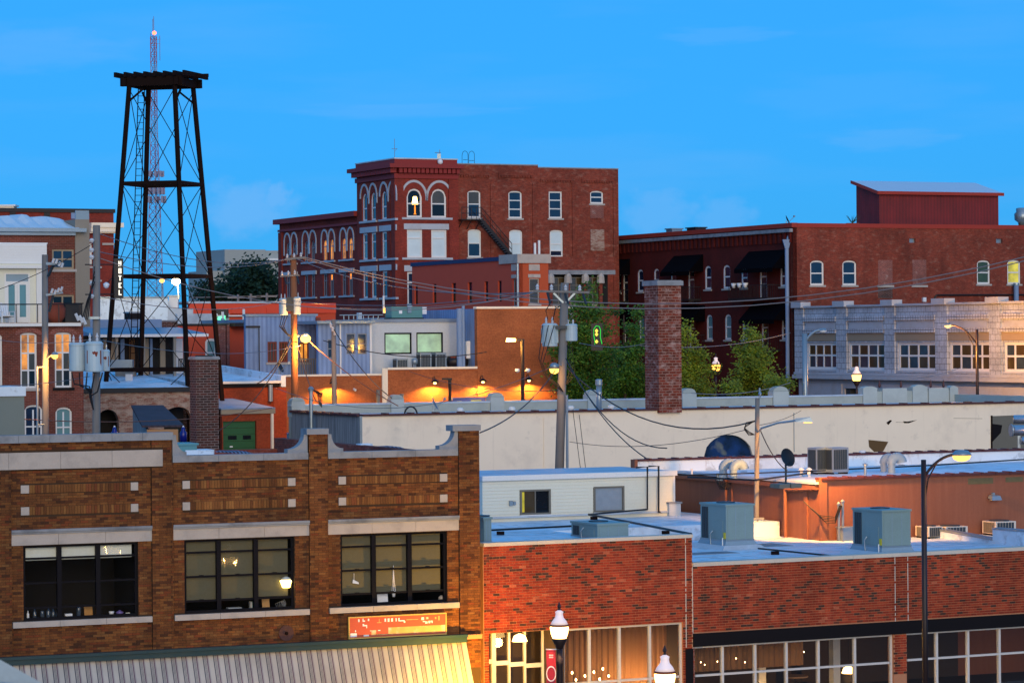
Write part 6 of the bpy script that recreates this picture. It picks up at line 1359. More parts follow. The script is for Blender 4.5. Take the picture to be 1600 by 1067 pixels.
for (x0, x1, yt, yb, lab) in ((118, 296, 465, 545, 'iron balcony with dark grill at the far end of the upper floor'), (585, 697, 450, 532, 'iron balcony behind the worn chimney on the upper floor'), (893, 1135, 440, 524, 'iron balcony with white flower pots near the downspout'), (200, 296, 735, 800, 'iron balcony low behind the trees at the far end'), (640, 717, 735, 800, 'iron balcony low beside the worn chimney'), (1010, 1137, 730, 812, 'iron balcony low behind the young tree')):
    r = ri(x0+25, yb, x1, yb+2); va, vb2 = r[0], r[1]; zb2 = r[2]; t = thing('balcony', lab, 'balcony', fi.W(-.004, va, zb2), fi.a, 'iron balconies on the dark red building'); Lw = vb2-va
    part('deck', MB().box(-1.2, 0, 0, Lw, 0, .18), M['iron'], t); k = MB().box(-1.2, -1.15, 0, Lw, 1.15, 1.2)
    n = int(Lw/.22)
    for i in range(n+1): k.box(-1.19, -1.16, Lw*i/n-.012, Lw*i/n+.012, .18, 1.15)
    for i in range(6):
        k.box(-1.1+.2*i, -1.08+.2*i, 0, .02, .18, 1.15)
    k.box(-1.15, 0, 0, .05, 1.15, 1.2).box(-1.15, 0, Lw-.05, Lw, 1.15, 1.2); part('railing', k, M['iron'], t)
    if 'pots' in lab:
        for i in range(3):
            q = thing('flower_pot', ['white pot at the near end of the balcony rail', 'white pot in the middle of three on the balcony rail', 'white pot at the far end of the balcony rail'][i], 'flower pot', fi.W(-1.2, va+Lw*(.55+.15*i), zb2+1.0), 0, 'white pots on the balcony rail'); part('pot', MB().lathe([(.14,0),(.24,.38),(.22,.38)], n=10), M['plastic'], q, smooth=True); part('soil', MB().lathe([(.2,.34),(.1,.42)], n=8), M['bark'], q)
    if 'grill' in lab:
        q = thing('grill', 'dark covered grill standing on the far balcony', 'grill', fi.W(-.6, va+Lw*.3, zb2+.18), fi.a); part('hood', MB().lathe([(.3,.75),(.42,.9),(.4,1.15),(.1,1.3)], n=12), M['iron'], q, smooth=True); part('cart', MB().box(-.35,.35,-.3,.3,0,.75), M['fascia'], q)
t = thing('downspout', 'long grey downspout with hopper head at the corner of the dark brick', 'downspout', fi.W(-.2, .6, zi0)); hh = zI-zi0-1.6
part('pipe', MB().tube((0,0,0), (0,0,hh-.4), .16, 10), M['bluegrey'], t); part('hopper', MB().hexa([(-.15,-.15,hh-.4),(.15,-.15,hh-.4),(.15,.15,hh-.4),(-.15,.15,hh-.4),(-.35,-.3,hh+.3),(.3,-.3,hh+.3),(.3,.3,hh+.3),(-.35,.3,hh+.3)]), M['bluegrey'], t); part('spout', MB().tube((.1,0,hh+.3), (.25,0,hh+.75), .14, 8), M['galv'], t)
# plain brick side
def rr_(x0, y0, x1, y1): return fi.rect('u', 0, XR(x0), YR(y0), XR(x1), YR(y1))
ws = []
for i, (x0, y0, x1, y1) in enumerate(((155, 635, 250, 803), (373, 635, 470, 803), (1282, 634, 1372, 795), (1487, 632, 1578, 795))): r = rr_(x0, y0, x1, y1); ws.append(dict(r=r, rails=(.52,), arch=.25, t=.14, sill=True, d=.1, gm=[M['pane'], M['pane'], M['paneolive'], M['paneyel']][i]))
hv = [rr_(825, 487, 868, 516), rr_(1412, 489, 1455, 518)]
facade(IB, 'u', 0, uI, zi0-1, zI-.35, 0, ws, M['red_wall'], name='plain_wall', extra=hv)
part('roof_rim', MB().box(.41, uI, -.06, .4, zI-.35, zI-.02), M['coprim'], IB)
for r in hv: part('wall_vent', MB().box(r[0], r[1], .2, .25, r[2], r[3]), M['galv'], IB)
for x0, y0, x1, y1 in ((613, 632, 712, 803), (845, 632, 940, 803)): r = rr_(x0, y0, x1, y1); part('blocked_window', MB().box(r[0], r[1], -.03, -.004, r[2], r[3]), M['lowbrick'], IB); part('sill', MB().box(r[0]-.1, r[1]+.1, -.09, -.004, r[2]-.16, r[2]-.003), M['sillstone'], IB)
r = rr_(613, 815, 712, 890); part('soot_patch', MB().box(r[0], r[1], -.02, -.004, r[2], r[3]), M['chimbrick2'], IB)
part('roof', MB().box(.4, uI, .4, vI, zI-1.2, zI-1.0), M['membrane2'], IB); part('rear_wall', MB().box(.36, uI, vI-.3, vI, zi0, zI-.4), M['red_wall'], IB)
r = rr_(975, 870, 1600, 880); part('pipe_run', MB().tube((r[0]+.4, -.12, r[3]), (uI, -.12, r[3]+.05), .07, 6).tube((r[0]+.4, -.12, r[3]), (r[0]-.4, -.12, r[2]-.9), .07, 6), M['iron'], IB)
t = thing('round_pipe', 'blue round pipe standing below the yellow lit window', 'pipe', fi.W(rr_(1510, 805, 1530, 905)[0]+.2, -.5, fi.fv(1580, 475, -.5)[1])); part('pipe', MB().tube((0,0,-1), (0,0,1.7), .2, 10), M['bluegrey'], t); part('collar', MB().lathe([(.25,1.55),(.25,1.7)], n=10), M['galv'], t)
single('electric_box', MB().box(0, .3, -.2, 0, 0, .35), M['plastic'], 'white electric box on the plain brick wall above white facade', 'electric box', fi.W(rr_(910, 885, 938, 915)[0], -.005, rr_(910, 885, 938, 915)[2]), fi.a)
# red metal shed on the roof, with its sloping pale roof
vs_ = 2.0; us0 = fi.fv(1374, 310, vs_)[0]; us1 = fi.fv(1560, 310, vs_)[0]; vd2 = fi.fu(1338, 310, us0)[0]
SH = fthing('rooftop_shed', 'red metal sided shed with pale sloping roof standing on the brick roof', 'shed', fi); zs0 = zI-1.0; zsf = fi.fv(1460, 301.5, vs_)[1]; zsb = fi.fu(1339, 286, us0)[1]
part('wall', MB().box(us0, us1, vs_, vs_+.15, zs0, zsf), M['red_siding'], SH); k = MB(); k.prism([(us0, vs_+.151, zs0), (us0, vd2, zs0), (us0, vd2, zsb), (us0, vs_+.151, zsf)], (.15, 0, 0)); k.prism([(us1-.15, vs_+.151, zs0), (us1-.15, vd2, zs0), (us1-.15, vd2, zsb), (us1-.15, vs_+.151, zsf)], (.15, 0, 0)); k.box(us0+.151, us1-.151, vd2-.15, vd2, zs0, zsb); part('end_wall', k, M['red_siding'], SH)
e = .3; sl_ = (zsb-zsf)/(vd2-vs_)
part('roof', MB().hexa([(us0-e,vs_-e,zsf-e*sl_),(us1+e,vs_-e,zsf-e*sl_),(us1+e,vd2+e,zsb+e*sl_),(us0-e,vd2+e,zsb+e*sl_),(us0-e,vs_-e,zsf-e*sl_+.12),(us1+e,vs_-e,zsf-e*sl_+.12),(us1+e,vd2+e,zsb+e*sl_+.12),(us0-e,vd2+e,zsb+e*sl_+.12)]), pmat('pale_shed_roof', (.62,.68,.74), .35, var=.1), SH)
part('trim', MB().box(us0-e-.03, us1+e+.03, vs_-e-.06, vs_-e-.003, zsf-e*sl_-.12, zsf-e*sl_+.14), M['coprim'], SH); k = MB(); k.hexa([(us0-e-.06,vs_-e,zsf-e*sl_-.12),(us0-e-.003,vs_-e,zsf-e*sl_-.12),(us0-e-.003,vd2+e,zsb+e*sl_-.12),(us0-e-.06,vd2+e,zsb+e*sl_-.12),(us0-e-.06,vs_-e,zsf-e*sl_+.14),(us0-e-.003,vs_-e,zsf-e*sl_+.14),(us0-e-.003,vd2+e,zsb+e*sl_+.14),(us0-e-.06,vd2+e,zsb+e*sl_+.14)]); part('trim', k, M['coprim'], SH)
t = thing('exhaust_fan', 'round metal exhaust fan at the roof edge right of the red shed', 'exhaust fan', fi.W(fi.fv(1597, 330, 2)[0], 2, zI-.3)); part('curb', MB().box(-.5,.5,-.5,.5,-.6,.35), M['iron'], t); part('drum', MB().lathe([(.3,.35),(.35,.6),(.62,.8),(.66,1.3),(.5,1.45),(.5,1.75),(.35,1.8)], n=16), M['galv'], t, smooth=True)
t = thing('potted_palm', 'spiky potted palm on the roof left of the red shed', 'potted plant', fi.W(fi.fv(1332, 347, 2)[0], 2, zI-.2)); part('pot', MB().box(-.5,.5,-.4,.4,-.5,.3), M['rustpatch'], t); k = MB()
for i in range(22): a = random.uniform(0, 2*pi); l = random.uniform(.5, 1.0); q = Vector((cos(a)*l*.7, sin(a)*l*.7, .3+l*random.uniform(.5, .9))); k.hexa([(-.03,0,.3),(.03,0,.3),(.03,.03,.3),(-.03,.03,.3),(q.x,q.y,q.z),(q.x+.01,q.y,q.z),(q.x+.01,q.y+.01,q.z),(q.x,q.y+.01,q.z)])
part('frond', k, pmat('palm_leaf', (.02,.07,.06), .7), t, kind='stuff')
for x, w, h, lab in ((1058, 1.1, .4, 'small grey roof vent box on the dark brick roof'), (1095, 1.6, .35, 'wide low black vent on the dark brick roof')): v = fi.fu(x, 360, 3)[0]; t = thing('roof_vent_box', lab, 'roof vent', fi.W(3, v, zI-.2), fi.a); part('box', MB().box(-.5, .5, 0, w, 0, .2+h), M['galv'] if 'grey' in lab else M['iron'], t); part('lid', MB().box(-.6, .6, -.1, w+.1, .2+h, .3+h), M['galv'] if 'grey' in lab else M['iron'], t)
dish(fi.W(1.5, 3.5, zI-.2), .4, .4, 'black little satellite dish on the rim of the dark brick roof', M['iron'])

# ---------------------------------------------------------------- G: white terracotta building along the street
fg = Frame(1245, 234, -65.3); GB = fthing('terracotta_building', 'white terracotta tiled building with rows of white framed windows', 'building', fg)
XG = lambda x: 1230+x/4.3243
YG = lambda y: 460+y/4.3243
def rg(x0, y0, x1, y1): return fg.rect('u', 0, XG(x0), YG(y0), XG(x1), YG(y1))
uG = fg.fv(1900, 500)[0]; ugf = lambda x: fg.fv(XG(x), 540)[0]
zGt = mean([fg.fv(XG(x), YG(y))[1] for x, y in ((130, 78), (550, 70), (900, 62), (1250, 52))]); zw1 = mean([fg.fv(XG(x), YG(y))[1] for x, y in ((240, 325), (540, 325), (880, 324), (1240, 327))]); zw0 = mean([fg.fv(XG(x), YG(y))[1] for x, y in ((240, 505), (540, 511), (880, 517), (1240, 521))])
zgb = mean([fg.fv(XG(x), YG(y))[1] for x, y in ((200, 565), (800, 578), (1500, 598))]); zg0 = fi.z0-1
pil = [(60, 118), (340, 410), (665, 735), (1010, 1090), (1375, 1452), (1740, 1820), (2130, 2220), (2560, 2660)]
ws = []; bays = [(118, 340), (410, 665), (735, 1010), (1090, 1375), (1452, 1740), (1820, 2130), (2220, 2560)]
for i, (x0, x1) in enumerate(((133, 343), (415, 666), (745, 1011), (1095, 1379), (1463, 1735), (1832, 2120), (2232, 2550))):
    r = (ugf(x0), ugf(x1), zw0, zw1); ws.append(dict(r=r, rails=(.47,), mull=(.25, .5, .75), t=.2, sill=True, d=.12, gms=[M['panesky']]*4+[M['panedim']]*4 if i == 0 else [M['panedim'], M['panesky'], M['panedim'], M['panedim'], M['panesky'], M['panedim'], M['panesky'], M['panedim']], sillm=M['terrapl']))
facade(GB, 'u', 0, uG, zgb, zGt, 0, ws, M['terra'], name='wall')
for x0, x1 in pil:
    u0, u1 = ugf(x0), ugf(x1); part('pilaster', MB().box(u0, u1, -.13, -.004, zgb+.3, zGt-.15), M['terra'], GB); part('pilaster_cap', MB().box(u0-.1, u1+.1, -.4, .5, zGt-.12, zGt+.32), M['terrapl'], GB)
for x0, x1 in bays:
    u0, u1 = ugf(x0)+.005, ugf(x1)-.005; H_ = zGt-zw1; m = (x0+x1)/2
    za_ = lambda y: zGt-(y-75)/250*H_
    for ya, yb in ((150, 180), (236, 260)): part('dentil_band', MB().box(u0, u1, -.22, -.004, za_(yb), za_(ya)), M['terrasmall'], GB)
    part('smooth_panel', MB().box(u0+.3, u1-.3, -.06, -.004, za_(232), za_(190)), M['terrapl'], GB); part('beige_panel', MB().box(u0, u1, -.05, -.004, zw1+.14, za_(264)), M['beige'], GB)
for z, o_, h_ in ((zGt-.15, .2, .15), (zgb, .45, .3), (zgb+.32, .3, .18)): part('cornice', MB().box(0, uG, -o_, -.004 if z < zGt-.2 else .3, z, z+h_), M['terrapl'], GB)
part('roof', MB().box(0, uG, .36, 9, zGt-.8, zGt-.6), M['rtudark'], GB); part('end_wall', MB().box(0, .3, .36, 9, zg0, zGt-.6), M['terrapl'], GB)
# street level of G
facade(GB, 'u', 0, uG, zg0, zgb-.01, .15, [], M['terrapl'], name='lower_wall', extra=[(ugf(372), ugf(620), zg0, zgb-.7)])
part('door_recess', MB().box(ugf(372)-.3, ugf(620)+.3, 1.2, 1.4, zg0, zgb), M['dark'], GB); part('reveal', MB().box(ugf(372), ugf(372)+.6, .3, 1.19, zg0, zgb-.7).box(ugf(535), ugf(620), .3, 1.19, zg0, zgb-.7), M['rtudark'], GB)
win(GB, 'u', .75, (ugf(402), ugf(532), zgb-3.4, zgb-1.1), M['lime'], M['panewarm'], rails=(.35, .68), mull=(.25, .5, .75), t=.09, sill=False)
part('storefront_panel', MB().box(ugf(75), ugf(360), .05, .146, zgb-2.7, zgb-.35), M['terrapl'], GB); part('storefront_beam', MB().box(ugf(640), uG, -.02, .146, zgb-1.0, zgb-.35), M['terrapl'], GB)
for k in range(9): part('street_pilaster', MB().box(ugf(640)+k*3.1, ugf(640)+k*3.1+.35, -.05, .146, zg0, zgb-1.02), M['terrapl'], GB)
# ---------------------------------------------------------------- left: old brick house M with sunroom, N far behind
fm_ = Frame(40, 150, 24.7, opx=-45); MBld = fthing('old_brick_house', 'old brick house with arched lit windows and a white sunroom over its balcony', 'building', fm_)
um = lambda x, y=550, v=0: fm_.fv(x, y, v)[0]
zb_m = fm_.fv(60, 508)[1]; u130 = um(130)
ws = []
XA = lambda x: x/4.85
YA = lambda y: 480+y/4.85
def rm_(x0, y0, x1, y1, v=0): return fm_.rect('u', v, XA(x0), YA(y0), XA(x1), YA(y1))
for i, (x0, y0, x1, y1) in enumerate(((-80, 205, 20, 600), (152, 193, 283, 612), (413, 190, 545, 607))):
    r = rm_(x0, y0, x1, y1); ws.append(dict(r=r, rails=(.37, .68), mull=(.5,), arch=.12, t=.10, sill=True, d=.1, gms=[M['panedim'], M['paneblk'], M['panewarm'], M['panedim'], M['panewarm'], M['panewarm']] if i else [M['panedim']], gm=M['winwhite'], sillm=M['fascia'] if i == 2 else M['sillstone']))
for i, (x0, y0, x1, y1) in enumerate(((185, 740, 325, 980), (420, 757, 548, 970))):
    r = rm_(x0, y0, x1, y1); r = (r[0], r[1], r[2]-1.0, r[3]); ws.append(dict(r=r, rails=(.42,), mull=(.5,), arch=.25, t=.10, sill=True, d=.1, gm=M['pane'] if i == 0 else M['paneteal']))
facade(MBld, 'u', 0, u130, fm_.z0-2, zb_m, 0, ws, M['midbrick'], name='wall')
for w_ in ws[1:3]: hood(MBld, 'u', 0, w_['r'][0]-.28, w_['r'][1]+.28, w_['r'][3]-.12, .40, M['lowbrick'], .25, 0, .03)
part('lower_patch', MB().box(um(95), u130-.02, -.02, -.004, fm_.z0-2, fm_.fv(110, 618)[1]), M['lowbrick'], MBld) if False else None
part('end_wall', MB().box(u130-.3, u130, .36, 12, fm_.z0-2, zb_m), M['midbrick'], MBld)
part('balcony_deck', MB().box(0, um(124), -.3, 3.6, zb_m+.003, zb_m+.12), M['lightwood'], MBld); part('deck_edge', MB().box(0, um(124), -.36, -.304, zb_m-.06, zb_m+.10), M['white'], MBld)
vM = 3.2; zM1 = fm_.fv(60, 358, vM)[1]; zd = zb_m+.12
XB = lambda x: x/5.333
YB = lambda y: 310+y/5.333
def rb(x0, y0, x1, y1, v): return fm_.rect('u', v, XB(x0), YB(y0), XB(x1), YB(y1))
ws = [dict(r=rb(433, 423, 618, 590, vM), fm=M['beige'], rails=(.5,), mull=(.48,), t=.1, sill=True, d=.06), dict(r=rb(433, 803, 620, 985, vM), fm=M['beige'], rails=(.5,), mull=(.48,), t=.1, sill=False, d=.06, gm=M['paneblk'])]
facade(MBld, 'u', 0, um(117, 400, vM), zd, zM1, vM, ws, M['midbrick'], name='upper_wall')
part('pargeted_end', MB().box(um(117, 400, vM)+.005, um(139.5, 400, vM), vM-.06, 12, zd-.2, fm_.fv(128, 343, vM)[1]), M['parge'], MBld); zp = fm_.fv(128, 343, vM)[1]
part('blue_panel', MB().box(um(118, 335, vM), um(139, 335, vM), vM, vM+.1, zp, fm_.fv(128, 329, vM)[1]), M['curb'], MBld)
mb = MB(); n = 26; ut = um(122, 345, vM)
prof = [fm_.fv(60, y, vM+2.5)[1] for y in (340, 341, 338, 337.5, 341, 339, 338, 337, 335.5, 341, 340, 337, 339, 338, 337, 339, 341, 335, 336, 341, 339, 338, 338, 339, 340, 341, 344)]
for i in range(n+1): u = ut*i/n; mb.v += [(u, vM-.3, zM1+.05), (u, vM+1.2, zM1+.35+.08*sin(i*1.9)), (u, vM+2.6, prof[i]), (u, vM+5, prof[i]+.05)]
for i in range(n):
    for k in range(3): a = i*4+k; mb.f.append((a, a+4, a+5, a+1))
part('roof_tarp', mb, M['tarp'], MBld); part('eave', MB().box(0, ut+.3, vM-.5, vM-.004, zM1-.15, zM1+.04).box(0, ut-.2, vM-.25, vM-.005, zM1-.32, zM1-.16), M['galv'], MBld)
# sunroom on the balcony
SR = fthing('white_sunroom', 'white clapboard sunroom with double glazed doors opening on the balcony', 'sunroom', fm_)
vS = 1.3; us_ = um(73, 430, vS); zs1 = fm_.fv(30, 381, vS)[1]
dr = rb(38, 700, 252, 975, vS); tr = rb(38, 622, 255, 692, vS)
part('wall', MB().wall('u', 0, us_, zd, zs1, vS, vS+.15, [(dr[0], dr[1], zd, tr[3])]).box(us_-.15, us_, vS+.151, vM-.01, zd, zs1), M['siding'], SR)
part('roof', MB().box(-.05, us_+.05, vS-.02, vM-.01, zs1, zs1+.06), M['tarp'], SR)
nb = 7
for k in range(nb): zz = fm_.fv(30, 412, vS)[1]+(zs1-fm_.fv(30, 412, vS)[1])*k/nb; part('siding_board', MB().hexa([(0,vS-.05,zz),(us_,vS-.05,zz),(us_,vS-.004,zz),(0,vS-.004,zz),(0,vS-.03,zz+.16),(us_,vS-.03,zz+.16),(us_,vS-.004,zz+.16),(0,vS-.004,zz+.16)]), M['white'], SR)
zz = fm_.fv(30, 418, vS)[1]; part('door_hood', MB().box(0, us_-.2, vS-.35, vS-.004, zz-.05, zz+.1), M['white'], SR); part('corner_post', MB().box(um(56, 450, vS), us_-.05, vS-.14, vS-.004, zd, zz-.06), M['white'], SR)
k = MB(); mid = (dr[0]+dr[1])/2
k.box(dr[0], dr[0]+.08, vS+.02, vS+.12, zd, tr[3]).box(dr[1]-.08, dr[1], vS+.02, vS+.12, zd, tr[3]).box(dr[0]+.08, dr[1]-.08, vS+.02, vS+.12, dr[3], tr[2]).box(dr[0]+.08, dr[1]-.08, vS+.02, vS+.12, tr[3]-.06, tr[3])
f = part('door_frame', k, M['white'], SR); part('pane', MB().box(dr[0]+.08, dr[1]-.08, vS+.06, vS+.066, tr[2], tr[3]-.06), M['curb'], f)
for a, b in ((dr[0]+.082, mid-.004), (mid+.004, dr[1]-.082)):
    d_ = part('door', MB().wall('u', a, b, zd+.02, dr[3]-.002, vS+.03, vS+.09, [(a+.12, b-.12, zd+.3, dr[3]-.12)]), M['white'], SR); part('glass', MB().box(a+.12, b-.12, vS+.055, vS+.061, zd+.3, dr[3]-.12), M['paneteal'], d_)
t = thing('balcony_rail', 'thin dark balcony railing before the white sunroom', 'railing', fm_.W(0, -.25, zd), fm_.a); zr = fm_.fv(40, 475.5, -.25)[1]-zd; L_ = um(124)
k = MB().tube((0,0,zr), (L_,0,zr), .03, 6); part('top_rail', k, M['iron'], t)
for i in range(6): part('post', MB().tube((L_*i/5*.99+.03,0,0), (L_*i/5*.99+.03,0,zr), .025, 6), M['iron'], t)
t = thing('garden_chair', 'white slatted garden chair on the balcony beside the glazed doors', 'chair', fm_.W(um(9, 490, .4), .4, zd), fm_.a+.2)
part('seat', MB().hexa([(-.32,-.3,.34),(.32,-.3,.34),(.3,.3,.25),(-.3,.3,.25),(-.32,-.3,.38),(.32,-.3,.38),(.3,.3,.29),(-.3,.3,.29)]), M['plastic'], t)
for i in range(5): x = -.24+.12*i; part('back_slat', MB().hexa([(x-.05,.25,.28),(x+.05,.25,.28),(x+.05,.28,.28),(x-.05,.28,.28),(x*1.1-.05,.5,1.02-abs(x)*.3),(x*1.1+.05,.5,1.02-abs(x)*.3),(x*1.1+.05,.53,1.02-abs(x)*.3),(x*1.1-.05,.53,1.02-abs(x)*.3)]), M['plastic'], t)
for sx in (-.36, .36): part('armrest', MB().box(sx-.06, sx+.06, -.35, .35, .55, .58), M['plastic'], t); part('leg', MB().box(sx-.03, sx+.03, -.32, -.26, 0, .55).box(sx-.03, sx+.03, .3, .36, 0, .55), M['plastic'], t)
t = thing('balcony_pot', 'big dark red urn on the balcony behind the leaning pole', 'urn', fm_.W(um(88, 490, .6), .6, zd)); part('body', MB().lathe([(.25,0),(.45,.3),(.48,.7),(.36,.95),(.4,1.0)], n=14), M['rustpatch'], t, smooth=True); part('soil', MB().lathe([(.3,.97),(.1,1.0)], n=10), M['bark'], t)
t = thing('patio_bin', 'dark slatted bin on the balcony under the lower window', 'bin', fm_.W(um(102, 490, .7), .7, zd), fm_.a); part('body', MB().box(0,.9,0,.6,0,.95), M['iron'], t); part('lid', MB().box(-.05,.95,-.05,.65,.95,1.0), M['fascia'], t)
# grey green stucco block in front
fz_ = Frame(38, 128, 24.7, opx=-60); t = fthing('stucco_block', 'grey green stucco block with white cap at the left edge', 'building', fz_); zz = fz_.fv(10, 604)[1]; zl = fz_.fv(10, 619)[1]; ue = fz_.fv(38, 640)[0]
part('wall', MB().box(0, ue, 0, 2.5, fz_.z0-1, zl), pmat('green_stucco', (.20,.24,.22), .9, var=.12), t); part('cap', MB().box(-.1, ue+.05, -.08, 2.6, zl, zz), M['membrane'], t)
# N: far red building
fn = Frame(176, 232, 24.7, opx=-60); NB = fthing('red_cornice_building', 'dark red brick building with cream cornice behind the tarped roof', 'building', fn); un = fn.fv(178, 400)[0]; zn = fn.fv(90, 326)[1]
def rn(x0, y0, x1, y1): return fn.rect('u', 0, XB(x0), YB(y0), XB(x1), YB(y1))
ws = [dict(r=rn(745, 375, 768, 560), t=.1, sill=False, rails=(.5,), gm=M['pane'])]
facade(NB, 'u', 0, un, fn.z0, zn-.3, 0, ws, M['tower_red'], name='wall'); part('end_wall', MB().box(un-.3, un, .36, 10, fn.z0, zn-.3), M['tower_red'], NB); part('roof_edge', MB().box(-.1, un+.1, -.15, 10, zn-.3, zn), M['iron'], NB)
r = rn(740, 205, 975, 245); part('cornice', MB().box(r[0], un+.6, -.7, -.004, r[2], r[3]).box(r[0], un+.35, -.4, -.004, r[2]-.45, r[2]-.004), M['cream'], NB)
k = MB()
for i in range(16): u = r[0]+(un+.3-r[0])*i/16; k.box(u, u+.16, -.6, -.42, r[2]-.35, r[2]-.01)
part('dentil', k, M['cream'], NB, kind='stuff')
for y in (352, 568, 680): r = rn(742, y, 845 if y != 352 else 770, y+14); part('stone_sill', MB().box(r[0], r[1], -.12, -.004, r[2], r[3]), M['sillstone'], NB)
r = rn(850, 372, 945, 390); part('stone_band', MB().box(r[0], un+.05, -.12, -.004, r[2], r[3]), M['sillstone'], NB)
r = rn(590, 100, 740, 172); part('blue_panel', MB().box(r[0], r[1], -.1, -.004, r[2], r[3]), M['bluegrey'], NB)
for x0, x1 in ((80, 130), (365, 415)): r = rn(x0, 95, x1, 165); part('dark_vent', MB().box(r[0], r[1], -.06, -.004, r[2], r[3]), M['iron'], NB)
t = thing('roof_house', 'small pale roof house on the far red building at the left edge', 'roof house', fn.W(fn.fv(-6, 320, 3)[0], 3, zn)); part('box', MB().box(0, 1.35, 0, 1.5, 0, .25), M['cream'], t); part('roof', MB().box(-.1, 1.5, -.1, 1.6, .25, .38), M['white'], t)
# HOTEL sign
p = P(185.5, 466, 147); hh = P(185.5, 404, 147).z-p.z; t = thing('hotel_sign', 'black vertical sign with lit white letters spelling hotel', 'sign', p, radians(18)); wd = .40
part('sign_box', MB().box(-.22, .22, -.1, .1, 0, hh), M['iron'], t)
G_ = {'H': ['101','101','111','101','101'], 'O': ['111','101','101','101','111'], 'T': ['111','010','010','010','010'], 'E': ['111','100','110','100','111'], 'L': ['100','100','100','100','111']}
for i, ch in enumerate('HOTEL'):
    k = MB(); z0 = hh*.955-(i+1)*hh*.182+.06; ch_ = hh*.182-.10; cw = .14
    for r_ in range(5):
        for c_ in range(3):
            if G_[ch][r_][c_] == '1': k.box(-.02+c_*cw/3, -.02+(c_+1)*cw/3, -.115, -.1, z0+ch_*(4-r_)/5, z0+ch_*(5-r_)/5)
    part('letter', k, M['signlit'], t)
part('bracket', MB().tube((-.22,0,hh*.85), (-1.6,.35,hh*.85), .03, 6).tube((-.22,0,hh*.1), (-1.6,.35,hh*.1), .03, 6), M['iron'], t)

# ---------------------------------------------------------------- X, Y, Z, V: the jumble of low buildings
fx = Frame(130, 163, 24.7); XBd = fthing('whitewashed_range', 'low old brick range with whitewashed wall and two dark arches', 'building', fx); uX = fx.fv(300, 620)[0]; zx = fx.fv(215, 606)[1]
ar = [fx.rect('u', 0, 152, 640, 186, 690), fx.rect('u', 0, 256, 636, 300, 690)]
hs_ = [(a, b, fx.z0-2, d) for a, b, c, d in ar]
k = MB().wall('u', 0, uX, fx.z0-2, zx-.25, 0, .4, hs_)
for a, b, c, d in hs_: k.spandrel('u', a, b, d-.6, d, 0, .4)
part('wall', k, M['whitebrick'], XBd); part('dark_back', MB().box(0, uX, 1.5, 1.6, fx.z0-2, zx-.3), M['dark'], XBd); part('eave', MB().box(-.1, uX, -.15, .5, zx-.25, zx), M['iron'], XBd)
zx2 = fx.fv(215, 578, 12)[1]
part('roof', MB().hexa([(0,.5,zx-.2),(uX,.5,zx-.2),(uX,12,zx2-.2),(0,12,zx2-.2),(0,.5,zx),(uX,.5,zx),(uX,12,zx2),(0,12,zx2)]), M['membrane'], XBd)
# shed roof and coloured bins before it
p0 = P(205, 636, 150); p1 = P(255, 636, 150); p2 = P(287, 667, 143); p3 = P(222, 668, 142); t = thing('lean_to_shed', 'lean-to shed with violet metal roof beneath the water tower', 'shed', (p3.x, p3.y, gz(p3.y)))
o = Vector((p3.x, p3.y, gz(p3.y))); q = [v-o for v in (p3, p2, p1, p0)]
part('roof', MB().hexa(q+[v+Vector((0,0,.1)) for v in q]), M['purplemetal'], t)
part('wall', MB().box(q[0].x+.2, q[1].x-.2, q[0].y+.3, q[0].y+.5, 0, q[0].z-.1), M['lightwood'], t); part('gable', MB().prism([(q[0].x+.15, q[0].y+.52, 0), (q[3].x+.1, q[3].y-.2, 0), (q[3].x+.1, q[3].y-.2, q[3].z-.1), (q[0].x+.15, q[0].y+.52, q[0].z-.1)], (.12, .02, 0)), M['streaked'], t)
for x, y, lab in ((179, 679, 'cobalt blue bin bag cone left of the water tower leg'), (286.5, 679, 'cobalt blue drum beside the chimney foot')):
    p = P(x, 690, 138); t = thing('blue_drum', lab, 'drum', (p.x, p.y, p.z)); hh = P(x, 667, 138).z-p.z; part('body', MB().lathe([(.16,0),(.17,hh*.6),(.1,hh*.75),(.1,hh*.85),(.05,hh)], n=12), M['cobalt'], t, smooth=True); part('cap', MB().lathe([(.05,hh),(.03,hh+.06)], n=8), M['plastic'], t)
# Y: porch house with long metal eave and dark curtained front
fy = Frame(130, 180, 24.7); Y_ = fthing('porch_house', 'dark fronted house with long pale metal porch roof behind the tower', 'building', fy); uy = lambda x, v=0: fy.fv(x, 550, v)[0]; ze = fy.fv(220, 524)[1]; zbk = fy.fv(220, 515, 3)[1]
part('porch_roof', MB().hexa([(uy(133),-1.6,ze-.05),(uy(313),-1.6,ze-.05),(uy(296),2,zbk),(uy(133),2,zbk),(uy(133),-1.6,ze+.06),(uy(313),-1.6,ze+.06),(uy(296),2,zbk+.12),(uy(133),2,zbk+.12)]), M['metalroof'], Y_)
part('eave_board', MB().box(uy(133), uy(312), -1.68, -1.604, ze-.1, ze+.07), M['white'], Y_)
part('wall', MB().box(0, uy(278), .6, .9, fy.z0, ze), M['dark'], Y_); part('upper_wall', MB().box(uy(155), uy(277), 3, 3.3, fy.z0, fy.fv(220, 499, 3)[1]), M['bluegrey'], Y_); part('upper_roof', MB().box(uy(155), uy(277), 3.31, 10, fy.fv(220, 500, 3)[1]-.4, fy.fv(220, 500, 3)[1]-.2), M['membrane2'], Y_)
for x0, x1, m in ((165, 185, 'beige'), (192, 198, 'bluegrey'), (206, 214, 'curtain'), (225, 236, 'beige'), (238, 242, 'bluegrey'), (254, 262, 'beige')): part('hanging_curtain' if m != 'bluegrey' else 'door_post', MB().box(uy(x0), uy(x1), .45, .595, fy.fv(220, 577)[1]-1, ze-.2), M[m], Y_)
